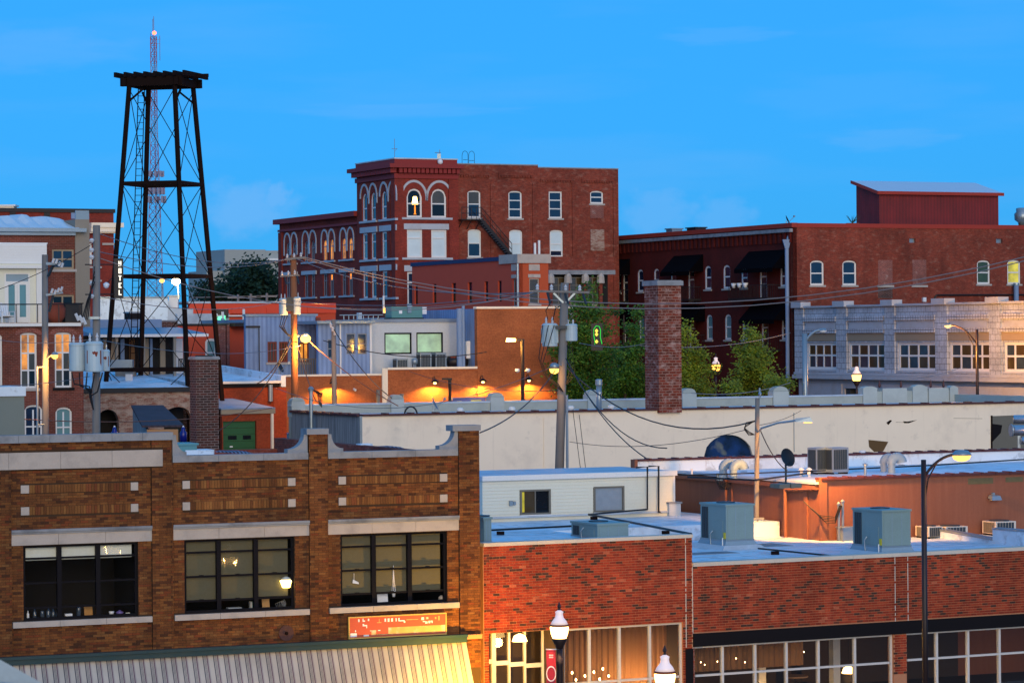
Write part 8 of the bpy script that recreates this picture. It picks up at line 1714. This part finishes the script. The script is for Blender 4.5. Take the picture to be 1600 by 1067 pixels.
# P1 and P2 at the left
t, b = upole(70, 398, 71, 690, 116, .13, 'woodpole', 'leaning wooden pole lit orange below, before the arched windows')
part('conduit', MB().tube(P(58.5, 690, 115.8)-b, P(58, 573, 115.8)-b, .045, 8).tube(P(58.5, 574, 115.8)-b, P(70, 573, 115.9)-b, .03, 6).tube(P(58.5, 664, 115.8)-b, P(70, 663, 115.9)-b, .03, 6), M['galv'], t)
part('strut', MB().beam(P(75, 432, 115.8)-b, P(84, 413, 115.6)-b, .08, .08).beam(P(77, 487, 115.8)-b, P(83, 462, 115.6)-b, .07, .07), M['rtudark'], t); mb = MB()
for x, y in ((82, 411), (87, 412), (92, 416), (96, 418), (80, 458), (85, 460), (90, 457), (95, 455)): mb.tube(P(x, y, 115.5)-b, P(x+2.5, y-7, 115.5)-b, .05, 6)
part('insulator', mb, M['porcelain'], t)
part('crossarm', MB().beam(P(72, 412, 115.6)-b, P(98, 412, 115.6)-b, .1, .1).beam(P(72, 461, 115.6)-b, P(98, 457, 115.6)-b, .08, .08), M['curb'], t)
q = P(85.5, 556, 115.4); t2 = thing('sodium_lamp', 'small orange sodium lamp on arm from the leaning left pole', 'lamp', q); part('bowl', MB().lathe([(.04,-.12),(.12,-.06),(.13,.03)], n=12), M['lampor'], t2, smooth=True); part('hood', MB().lathe([(.14,.035),(.1,.12),(.04,.15)], n=12), M['galv'], t2); part('arm', MB().tube((0,.05,.12), P(73, 560, 115.9)-q, .025, 6), M['galv'], t2); lamp_light(t2, (-.1,-.1,-.3), 480, SOD, .12)
t, b = upole(150.8, 352, 150.5, 690, 112, .15, 'woodpole', 'thick grey pole carrying three pale rust patched transformers')
cant(t, b, 108, 134, 535, 580, 111.7); cant(t, b, 133, 161, 533, 581, 111.3, rust=True); cant(t, b, 155, 171.5, 546, 580, 112.1, rust=True)
mb = MB()
for k in range(5): mb.path([P(112+12*k, 582, 111.2)-b, P(116+9*k, 600+3*k, 111.2)-b, P(140, 604+4*k, 111.4)-b, P(146, 640, 111.6)-b], .03, 5)
for k in range(4): mb.path([P(128+3*k, 500, 111.5)-b, P(136+2*k, 470-4*k, 111.5)-b, P(148, 440-8*k, 111.6)-b], .02, 4)
part('cable_bundle', mb, M['wire'], t); mb = MB()
for x, y in ((118, 490), (124, 493), (129, 496)): mb.tube(P(x, y, 111.3)-b, P(x+5, y+11, 111.3)-b, .06, 6)
for y in (376, 391, 402, 443, 463): mb.lathe([(.05,-.08),(.1,0),(.05,.08)], c=tuple(P(143.5, y, 111.8)-b), n=8)
part('fuse_cutout', mb, M['porcelain'], t); part('bracket', MB().box(P(140, 497, 112).x-b.x, P(157, 497, 112).x-b.x, -.3, -.16, P(0, 500, 112).z-b.z, P(0, 496, 112).z-b.z), M['galv'], t)
q = P(166, 446, 190); t2 = thing('security_lamp', 'round unlit security lamp on the far red wall by hotel sign', 'lamp', q); part('bowl', MB().lathe([(.04,-.2),(.16,-.1),(.2,.1),(.05,.2)], n=12), M['plastic'], t2, smooth=True); part('stem', MB().tube((.05,0,.15), (.35,.3,.5), .03, 6), M['iron'], t2)
# star bright lamp
q = P(275, 440, 205); t2 = thing('flood_lamp', 'dazzling white flood lamp seen through the water tower legs', 'lamp', q); part('bowl', MB().lathe([(.1,-.25),(.28,-.1),(.28,.1),(.1,.25)], n=12), emat('white_star', (1,.82,.45), 24), t2, smooth=True); part('stem', MB().tube((.1,.2,-.2), (.15,.3,-1.2), .05, 6), M['galv'], t2); lamp_light(t2, (0,-.4,-.4), 500, (1,.75,.4), .2)
q = P(253, 439, 215); t2 = thing('flood_lamp', 'fainter yellow flood lamp left of the dazzling one', 'lamp', q); part('bowl', MB().lathe([(.05,-.15),(.18,-.05),(.18,.08),(.05,.15)], n=12), M['lampdim'], t2, smooth=True); part('stem', MB().tube((0,0,-.1), (0,0,-1.2), .04, 6), M['galv'], t2)
# small lamp on L's foot
q = P(604, 485, 205); t2 = thing('bulkhead_lamp', 'small orange lamp at the foot of the corner tower', 'lamp', q); part('bowl', MB().lathe([(.05,-.2),(.24,-.1),(.26,.1),(.05,.2)], n=12), M['lampor'], t2, smooth=True); part('base', MB().box(-.2,.2,.05,.4,-.4,-.2), M['iron'], t2); part('vent', MB().tube((-.2,0,-.2), (-.2,0,1.0), .07, 8), M['white'], t2)
# parking lot lamp
D = 182; p = P(817, 640, D); b = Vector((p.x, p.y, gz(D))); hh = P(817, 531, D).z-b.z; t = thing('parking_lamp', 'dark parking lot lamp post with bright yellow head and twin floods', 'lamp post', b)
part('post', MB().tube((0,0,0), (0,0,hh), .11, 8), M['darkpole'], t); part('arm', MB().box(-.45, .12, -.08, .08, hh-.08, hh+.06), M['darkpole'], t); part('head', MB().hexa([(-1.0,-.22,hh-.12),(-.4,-.22,hh-.1),(-.4,.22,hh-.1),(-1.0,.22,hh-.12),(-.95,-.18,hh+.12),(-.4,-.16,hh+.08),(-.4,.16,hh+.08),(-.95,.18,hh+.12)]), M['lampyel'], t)
for s in (-1, 1): part('twin_flood', MB().lathe([(.05,-.1),(.16,0),(.12,.14)], c=(.32*s, -.1, P(0, 586, D).z-b.z), n=10), M['plastic'], t)
lamp_light(t, (-.7,-.1,-.45+hh), 900, YEL, .15)
# cobra-head street lamps
def cobra(x, ytop, ybase, D, xh, yh, label, lit, side=-1, r=.09, e=0, dark=True, arm=True):
    p = P(x, 525, D); zb = gz(D); b = Vector((p.x, p.y, zb)); h = P(x, ytop, D).z-zb; t = thing('street_lamp', label, 'street lamp', b); m = M['darkpole'] if dark else M['galv']
    part('pole', MB().tube((0,0,0), (0,0,h), r*1.25, 12, r), m, t, smooth=True); part('base', MB().lathe([(r*2.4,0),(r*2.2,.3),(r*1.4,.5)], n=12), m, t)
    q = P(xh, yh, D)-b; a0 = Vector((0, 0, h-abs(q.x)*.55 if dark else h*.93)); mid = Vector((q.x*.38, 0, q.z-abs(q.x)*.06)); pts = []
    for i in range(11): f = i/10; pts.append(a0*(1-f)**2+mid*2*f*(1-f)+Vector((q.x*.92, 0, q.z))*f*f)
    part('arm', MB().path(pts, r*.55, 8), m, t)
    if dark: part('brace', MB().path([Vector((0,0,h-abs(q.x)*1.5)), pts[3]*.55+Vector((0,0,h-abs(q.x)*1.0))*.45, pts[5]], r*.3, 6), m, t)
    w = .17; s = 1 if q.x > 0 else -1
    part('head', MB().lathe([(.02,.14),(.16,.12),(.24,.04),(.25,.0)], c=(q.x+.12*s, 0, q.z-.02), n=14), M['galv'], t, smooth=True)
    part('lens', MB().lathe([(.24,-.005),(.20,-.09),(.10,-.14),(.02,-.15)], c=(q.x+.12*s, 0, q.z-.025), n=14), lit, t, smooth=True)
    if e: lamp_light(t, (q.x+.12*s, -.05, q.z-.35), e, SOD, .15)
    return t
cobra(1441.5, 718, 1067, 75, 1495, 710, 'tall dark street lamp with curved arm before the red brick shop', M['lampdim'], r=.065, e=45)
cobra(1526.5, 515, 640, 203, 1484, 508, 'dark street lamp with orange lit head before the white facade', emat('sodium_star2', (1,.50,.10), 5), r=.095, e=3600)
cobra(1257.5, 521, 640, 188, 1283, 516, 'unlit grey street lamp near the corner of the white facade', M['plastic'], r=.16, dark=False)
# P5 wooden pole with lamp arm
t, b = upole(1183.5, 622, 1182, 805, 100, .085, 'woodpole', 'slim wooden pole with grey lamp arm behind the curb unit')
part('pole_cap', MB().tube(P(1187, 622, 99.9)-b, P(1187, 606, 99.9)-b, .03, 6).lathe([(.03,0),(.06,.05),(.03,.12)], c=tuple(P(1187.5, 617.5, 99.8)-b), n=8), M['galv'], t)
part('lamp_arm', MB().path([P(1186, 674, 99.8)-b, P(1190, 669, 99.5)-b, P(1215, 661, 98.2)-b, P(1244, 657, 96.7)-b], .035, 8), M['galv'], t)
q = P(1256, 656.5, 96.3)-b; part('lamp_head', MB().hexa([(q.x-.28,q.y-.1,q.z-.05),(q.x+.3,q.y-.12,q.z-.06),(q.x+.3,q.y+.12,q.z-.06),(q.x-.28,q.y+.1,q.z-.05),(q.x-.28,q.y-.06,q.z+.06),(q.x+.2,q.y-.08,q.z+.10),(q.x+.2,q.y+.08,q.z+.10),(q.x-.28,q.y+.06,q.z+.06)]), M['galv'], t); part('lamp_lens', MB().box(q.x, q.x+.26, q.y-.08, q.y+.08, q.z-.09, q.z-.062), M['lampdim'], t)
lamp_light(t, (q.x+.15, q.y, q.z-.25), 3200, SOD, .15, 'SPOT', 110, Vector((-.5, -1.3, .85)).to_track_quat('Z', 'Y').to_euler())
mb = MB()
for k in range(4): mb.path([P(1180, 657, 99.7)-b, P(1166, 660+2*k, 99.7)-b, P(1163, 668+k, 99.7)-b, P(1170, 674+2*k, 99.7)-b, P(1179, 679, 99.7)-b], .012, 4)
part('cable_loop', mb, M['wire'], t)
# globe street lamps in the street before the shops
def globe(x, yg, D, s, label, banner=False, e=0, mat=None):
    p = P(x, yg, D); zb = gz(D); b = Vector((p.x, p.y, zb)); h = p.z-zb; t = thing('globe_lamp', label, 'street lamp', b)
    part('post', MB().lathe([(.16,0),(.15,.5),(.09,.6),(.075,h-.85*s),(.09,h-.8*s),(.09,h-.62*s),(.065,h-.6*s),(.075,h-.45*s)], n=14), M['darkpole'], t, smooth=True)
    part('fitter', MB().lathe([(.075*s,-.44*s),(.10*s,-.38*s),(.18*s,-.22*s),(.17*s,-.19*s)], c=(0,0,h), n=14), M['darkpole'], t, smooth=True)
    part('globe', MB().lathe([(.16*s,-.19*s),(.20*s,-.08*s),(.22*s,.06*s),(.21*s,.09*s)], c=(0,0,h), n=18), mat or M['lampwarm'], t, smooth=True)
    part('band', MB().lathe([(.225*s,.09*s),(.225*s,.13*s),(.2*s,.135*s)], c=(0,0,h), n=18), M['rustpatch'], t)
    part('cap', MB().lathe([(.205*s,.137*s),(.17*s,.21*s),(.10*s,.30*s),(.085*s,.38*s),(.10*s,.43*s),(.03*s,.47*s)], c=(0,0,h), n=18), M['lampcap'], t, smooth=True)
    part('finial', MB().lathe([(.035*s,.47*s),(.03*s,.52*s),(.045*s,.55*s),(.01*s,.66*s)], c=(0,0,h), n=8), M['darkpole'], t)
    if e: lamp_light(t, (0,-.0,h-.05), e, WARM, .25)
    if banner:
        bn = thing('street_banner', 'red banner with white ring hanging on the lamp post', 'banner', b+Vector((0,0,h))); tp = P(862, 1014, D).z-p.z
        part('rod', MB().tube((-.32,0,tp), (0,0,tp), .015, 6), M['plastic'], bn); part('cloth', MB().box(-.31,-.09,-.006,.006,tp-1.3,tp-.015), M['flag'], bn)
        k = MB(); n = 22; c = (-.20, -.008, P(863, 1052, D).z-p.z)
        for i in range(n):
            a0, a1 = 2*pi*i/n, 2*pi*(i+1)/n; f = lambda a, r, y: (c[0]+cos(a)*r*.62, y, c[2]+sin(a)*r); k.hexa([f(a0,.155,-.007), f(a1,.155,-.007), f(a1,.185,-.007), f(a0,.185,-.007), f(a0,.155,-.012), f(a1,.155,-.012), f(a1,.185,-.012), f(a0,.185,-.012)])
        part('ring_mark', k, M['plainwhite'], bn)
        k = MB(); zt = P(862, 1022, D).z-p.z
        for r_ in range(2):
            for i in range(5): k.box(-.245+.02*i, -.232+.02*i, -.010, -.007, zt-.03-.05*r_, zt-.05*r_)
        part('small_print', k, M['plainwhite'], bn, kind='stuff')
    return t
globe(874, 984, 70, 1.0, 'lit globe street lamp with white cap and red banner', True, 2600)
globe(1039, 1058, 61.5, 1.0, 'lit globe street lamp nearer the viewer, cut by the lower edge', False, 700)
globe(1118.5, 573, 220, 1.5, 'far orange lit globe lamp between the yellow green trees', False, 9000, emat('far_globe', (1,.45,.07), 4))
globe(1338.5, 588.5, 214, 1.55, 'far orange lit globe lamp before the white facade door', False, 8000, emat('far_globe2', (1,.55,.12), 5))
# green neon
q = P(933, 540, 184); t = thing('neon_sign', 'green neon sign in the shape of an arch behind the trees', 'neon sign', q); hh = P(933, 508, 184).z-q.z
k = MB(); k.path([(-.15,0,hh*.05), (-.12,0,.2), (-.2,0,hh*.5), (-.2,0,hh*.8), (-.05,0,hh*.97), (.14,0,hh*.93), (.22,0,hh*.75), (.2,0,hh*.4), (.3,0,.1)], .024, 6); part('tube', k, M['neon'], t)
for z in (.2, .55, .72): part('dot', MB().lathe([(.02,-.12),(.11,0),(.02,.12)], c=(-.03,-.05,hh*z), n=8), M['neony'], t)
part('mount', MB().box(-.35, .35, .12, .2, -.3, hh+.1), M['iron'], t)
# ---------------------------------------------------------------- wires
def wire(a, b, sag, label, r=.02, mat='wire', n=14, grp=None):
    p, q = P(*a), P(*b); pts = [p+(q-p)*(i/n)-Vector((0,0,sag*4*(i/n)*(1-i/n))) for i in range(n+1)]
    return single('cable', MB().path([v-p for v in pts], r, 5), M[mat], label, 'cable', p, 0, grp)
W_list = [
 ((478,402.5,172),(1625,396,150),2.6,'upper of the long grey wires crossing before the awning building',.028,'wiregrey'),
 ((470,403,172),(1625,402,149),2.75,'lower of the long grey wires crossing before the awning building',.028,'wiregrey'),
 ((462,404,172),(835,457,125),.7,'grey wire from reddish pole to the crossarm of the big transformer pole',.022,'wiregrey'),
 ((446,405,172),(157,366,112),.6,'topmost grey wire running left past the water tower legs',.018,'wiregrey'),
 ((446,406,172),(157,394,112),.5,'second grey wire running left past the water tower legs',.018,'wiregrey'),
 ((840,456,125),(157,404,112),1.3,'long thin grey wire sweeping left from the transformer crossarm',.018,'wiregrey'),
 ((835,457,125),(455,470,172),.4,'thin grey wire above the tan brick roof',.018,'wiregrey'),
 ((440,470,172),(157,463,112),.5,'grey wire low behind the water tower to the left poles',.016,'wiregrey'),
 ((843,460,125),(500,480,180),.3,'short grey wire over the green windows apartment',.016,'wiregrey'),
 ((-10,455,116),(150,378,112),.15,'thin dark wire rising across the white sunroom',.014,'wire'),
 ((-10,530,118),(143,530,112),.15,'pale wire along the top of the transformers',.012,'wiregrey'),
 ((150,530,112),(470,540,172),.5,'pale wire running right from transformers to the reddish pole',.014,'wiregrey'),
 ((-10,602,116),(140,588,112),.1,'slack pale wire under the arched lit windows',.012,'wiregrey'),
 ((38,655,114),(425,637,160),.35,'orange tinged cable sagging from left edge to the garage',.02,'stucco'),
 ((868,578,124.4),(750,676,84),.35,'thick black cable running down to the brick pier of the brown shop',.022,'wire'),
 ((884,560,124.4),(1010,716,108),.5,'black service cable dropping to the roof house pipe head',.022,'wire'),
 ((886,566,124.4),(1042,700,108),.9,'black service cable dropping to the tiled rear parapet',.022,'wire'),
 ((886,575,124.4),(1180,658,100),1.1,'heavy black cable sagging from transformer pole to slim wooden pole',.026,'wire'),
 ((890,690,124.4),(1163,672,100),.35,'thin grey line across the cream wall to the slim wooden pole',.012,'wire'),
 ((1187,664,100),(1252,641,150),.1,'thin wire from slim wooden pole to a white conduit on the cream wall',.012,'wire'),
 ((1188,672,100),(1230,735,97),.2,'black cable from the slim wooden pole down to the dish mast',.018,'wire'),
 ((458,530,172),(340,674,160),.7,'black cable drooping left from the reddish pole over the garage',.03,'wire'),
 ((455,525,172),(400,600,168),.5,'black cable from reddish pole to the orange brick eave',.03,'wire'),
 ((463,533,172),(487,611,160),.1,'guy cable coloured orange for lamp light, from sodium lamp pole to the service mast',.028,'stucco'),  # sodium light put into the cable colour, orange-brown instead of black
 ((480,530,172),(622,634,165),.25,'cable coloured orange for lamp light, falling right across the blue sided wall',.028,'stucco'),  # orange tone here also paints in the lamp's light
 ((520,512,178),(612,622,166),.4,'black cable falling from the slim grey pole to the parapet pier',.03,'wire'),
 ((505,532,178),(760,550,185),.6,'black cable crossing the lit green windows',.028,'wire'),
 ((430,606,160),(865,572,124.4),1.4,'thin grey line sagging before the lit tan wall',.014,'wiregrey'),
 ((640,580,180),(870,610,130),.4,'thin dark line before the lit tan wall lamps',.016,'wire'),
 ((905,536,125),(1010,536,160),.2,'thin pale wire passing before the green trees',.014,'wiregrey'),
 ((1235,520,186),(1000,540,160),.4,'thin pale wire from the grey street lamp towards the worn chimney',.018,'wiregrey'),
 ((1235,598,180),(1080,614,165),.3,'pale wire low along the far parapet to the grey lamp',.02,'wiregrey'),
 ((1362,592,175),(1500,575,172),.3,'thin wire crossing before the white facade',.014,'wiregrey'),
]
for a, b, s, lab, r, m in W_list: wire(a, b, s, lab, r, m)
t = single('guy_line', MB().path([P(905,648,118)-P(905,648,118), P(916,740,118)-P(905,648,118)], .012, 4), M['wire'], 'left of two thin guy lines before the cream wall', 'guy line', P(905,648,118)); t = single('guy_line', MB().path([P(895,640,118)-P(895,640,118), P(908,740,118)-P(895,640,118)], .012, 4), M['wire'], 'right hand thin guy line dropping by the transformer pole conduit', 'guy line', P(895,640,118))
single('wall_conduit', MB().path([(0,0,0), (0,0,P(1240,640,154).z-P(1240,706,154).z)], .02, 5), M['galv'], 'thin vertical conduit on the cream wall right of the lamp arm', 'conduit', fc.W(fc.fv(1241, 700, -.05)[0], -.05, fc.fv(1241, 706, -.05)[1]))
single('wall_conduit', MB().path([(0,0,0), (.01,0,fc.fv(850,652)[1]-fc.fv(850,740)[1])], .02, 5), M['cream'], 'faint vertical joint pipe on the cream wall left of the transformer pole', 'conduit', fc.W(fc.fv(850, 740, -.03)[0], -.03, fc.fv(850, 740, -.03)[1]))
# ---------------------------------------------------------------- trees
def leafmat(name, cols):
    m, t, b = newmat(name); g = t.nodes.new('ShaderNodeNewGeometry'); r = t.nodes.new('ShaderNodeValToRGB'); e = r.color_ramp.elements
    e[0].position, e[0].color = 0, rgb(cols[0]); e[1].position, e[1].color = 1, rgb(cols[-1])
    for i, c in enumerate(cols[1:-1]): q = e.new((i+1)/(len(cols)-1)); q.color = rgb(c)
    t.links.new(g.outputs['Random Per Island'], r.inputs[0])
    c = mixn(t, 1.0, r.outputs[0], ramp(t, noise(t, g.outputs['Position'], .9, 3), .3, .7, (.5,.5,.5), (1.35,1.35,1.35)), 'MULTIPLY')
    t.links.new(c, b.inputs['Base Color']); b.inputs['Roughness'].default_value = .6; b.inputs['Specular IOR Level'].default_value = .3
    tr = N(t, 'ShaderNodeBsdfTranslucent'); t.links.new(c, tr.inputs[0]); mx = t.nodes.new('ShaderNodeMixShader'); mx.inputs[0].default_value = .3
    t.links.new(b.outputs[0], mx.inputs[1]); t.links.new(tr.outputs[0], mx.inputs[2]); t.links.new(mx.outputs[0], t.nodes['Material Output'].inputs[0]); return m
LG = leafmat('street_tree_leaf', [(.03,.095,.012), (.05,.145,.018), (.085,.20,.022), (.15,.23,.022)])
LY = leafmat('yellow_green_leaf', [(.09,.16,.014), (.19,.27,.02), (.32,.34,.025), (.13,.2,.018)])
LD_ = leafmat('dark_oak_leaf', [(.012,.035,.022), (.02,.05,.028), (.03,.065,.03)])
def tree(name, x, D, clumps, label, leaf, n=2600, ls=.16, zb=None, cat='tree', seed=1):
    """clumps: (px, py, radius in px, squash) in the tree's own plane; depth spread comes from each clump's radius"""
    rd = random.Random(seed); p = P(x, 525, D); zb = gz(D) if zb is None else zb; b = Vector((p.x, p.y, zb)); t = thing(name, label, cat, b); s = D/F
    cs = []
    for cx, cy, r, sq in clumps: q = P(cx, cy, D)-b; q.y += rd.uniform(-.8, .8)*r*s; cs.append((q, r*s, sq))
    tot = sum(c[1]**2 for c in cs); mb = MB()
    for c, r, sq in cs:
        k = max(8, int(n*r*r/tot)); ntw = max(6, k//14)
        for _ in range(ntw):
            d = Vector((rd.gauss(0,1), rd.gauss(0,1), rd.gauss(0,1))).normalized(); rr = r*(rd.random()**.45); tw = c+Vector((d.x*rr, d.y*rr, d.z*rr*sq)); dr_ = (Vector((d.x, d.y, .25+.3*rd.random()))).normalized()
            for j in range(14):
                q = tw+dr_*(rd.uniform(-.5, .9)*ls*3.2)+Vector((rd.gauss(0,1), rd.gauss(0,1), rd.gauss(0,.8)))*ls*1.1; a = Vector((rd.gauss(0,1), rd.gauss(0,1), rd.gauss(0,.6))).normalized(); w = a.orthogonal().normalized(); l = ls*rd.uniform(.7, 1.3); m_ = q+a*l*.5
                mb.quad(q, m_+w*l*.34, q+a*l, m_-w*l*.34)
    part('crown', mb, leaf, t, kind='stuff')
    top = max(c[0].z for c in cs); tk = MB(); r0 = max(.06, top*.018); zt0 = min(c[0].z for c in cs)
    ax = [Vector((0,0,0)), Vector((.05,0,max(.5, zt0*.7))), Vector((0,.05,top*.75)), Vector((0,0,top))]
    for i in range(3): tk.tube(ax[i], ax[i+1], r0*(1-.28*i), 8, r0*(1-.28*(i+1)))
    for c, r, sq in cs:
        s0 = Vector((0, 0, max(.4, min(c.z*.75, top*.8)))); tk.tube(s0, c*.6+s0*.4+Vector((0,0,.05*r)), r0*.42, 6, r0*.3).tube(c*.6+s0*.4+Vector((0,0,.05*r)), c, r0*.3, 5, r0*.12)
        for _ in range(3): d = Vector((rd.gauss(0,1), rd.gauss(0,1), rd.gauss(.3,.6))).normalized(); tk.tube(c, c+d*r*.8, r0*.12, 4, .01)
    part('trunk', tk, M['bark'], t); return t
tree('street_tree', 912, 192, [(918,448,7,1.2),(915,470,14,1),(905,492,18,.8),(932,490,16,.7),(900,520,24,.7),(930,520,22,.8),(958,488,8,.5),(885,548,20,.8),(910,555,28,.8),(940,556,26,.8),(880,585,22,.8),(905,590,28,.8),(935,592,26,.8),(925,615,26,.7),(895,615,24,.7)], 'tall green street tree with feathery top behind the transformer pole', LG, 14000, .19, seed=3)
tree('street_tree', 975, 196, [(998,492,9,1),(990,515,12,1),(1002,540,14,1),(978,556,18,.8),(965,585,24,.9),(992,580,20,1),(975,612,24,.8),(1005,605,18,.9),(955,612,20,.7)], 'fuller green street tree left of the worn chimney', LG, 9500, .19, seed=4)
tree('street_tree', 1074, 194, [(1066,512,7,1),(1072,530,12,1),(1080,555,17,.8),(1096,558,12,.6),(1072,580,20,.9),(1092,590,18,.8),(1075,608,22,.8),(1108,578,9,.5),(1098,612,16,.7)], 'yellow green street tree right of the worn chimney', LY, 6500, .18, seed=5)
tree('street_tree', 1177, 192, [(1172,520,8,1.2),(1176,535,12,1),(1170,552,15,.8),(1187,552,11,.7),(1176,572,18,.8),(1165,590,18,.8),(1190,590,16,.8),(1178,608,22,.7),(1150,545,6,.5),(1200,560,6,.6)], 'young yellow green street tree in front of the shopfront', LY, 6500, .18, seed=6)
tree('street_tree', 1212, 186, [(1205,598,10,.8),(1222,600,11,.8),(1214,608,12,.7),(1230,606,7,.7)], 'low yellow green bush by the foot of the downspout', LY, 1100, .17, cat='bush', seed=7)
tree('street_tree', 1140, 185, [(1135,606,9,.8),(1148,602,8,.8),(1143,612,10,.7)], 'small bright bush lit by the far globe lamp', LY, 800, .17, cat='bush', seed=8)
tree('oak_tree', 395, 330, [(398,422,18,.8),(378,432,20,.8),(415,434,18,.8),(365,450,20,.8),(395,448,26,.9),(424,452,16,.9),(350,455,14,.8),(338,460,12,.7),(380,465,24,.7),(412,466,24,.7),(330,468,10,.6)], 'big dark oak before the white office block', LD_, 7000, .42, seed=9)
tree('oak_tree', 330, 345, [(322,448,6,.8),(334,456,9,.8),(318,462,8,.7),(342,466,10,.6)], 'small dark tree left of the big oak', LD_, 1300, .38, seed=10)
# ---------------------------------------------------------------- parapet of the viewer's own building, at the lower left corner
pc = [P(-60, 1010, 9.0), P(0, 1030, 9.0), P(76, 1070, 9.0), P(160, 1130, 8.6)]
t = thing('viewing_parapet', 'pale concrete parapet corner close to the viewer at lower left', 'parapet', (pc[0].x-.5, pc[0].y, 0)); o = Vector((pc[0].x-.5, pc[0].y, 0))
q = [v-o for v in (pc[1]-Vector((.6,0,-.02)), pc[1], pc[2], pc[3])]
zt = q[1].z
pts = [(q[1].x-.8, q[1].y+.15, zt), (q[1].x, q[1].y, zt), (q[2].x, q[2].y-.02, q[2].z), (q[3].x, q[3].y-.2, q[3].z), (q[3].x, q[3].y-.6, q[3].z), (q[1].x-.8, q[1].y-.5, zt-.15)]
part('cap', MB().prism(pts, (0,0,-.18)), M['concrete'], t); part('body', MB().prism([(p[0], p[1]+.06, p[2]-.181) for p in pts], (0,0,-2.5)), M['concrete'], t)
# ---------------------------------------------------------------- many tiny pieces stay joined
for o in bpy.data.objects:
    if o.type == 'MESH' and o.parent and o.name.split('.')[0] in ('insulator', 'cable_bundle', 'fuse_cutout', 'bushing', 'cooling_fin', 'cable', 'cable_coil', 'whip_aerial'): o['kind'] = 'stuff'
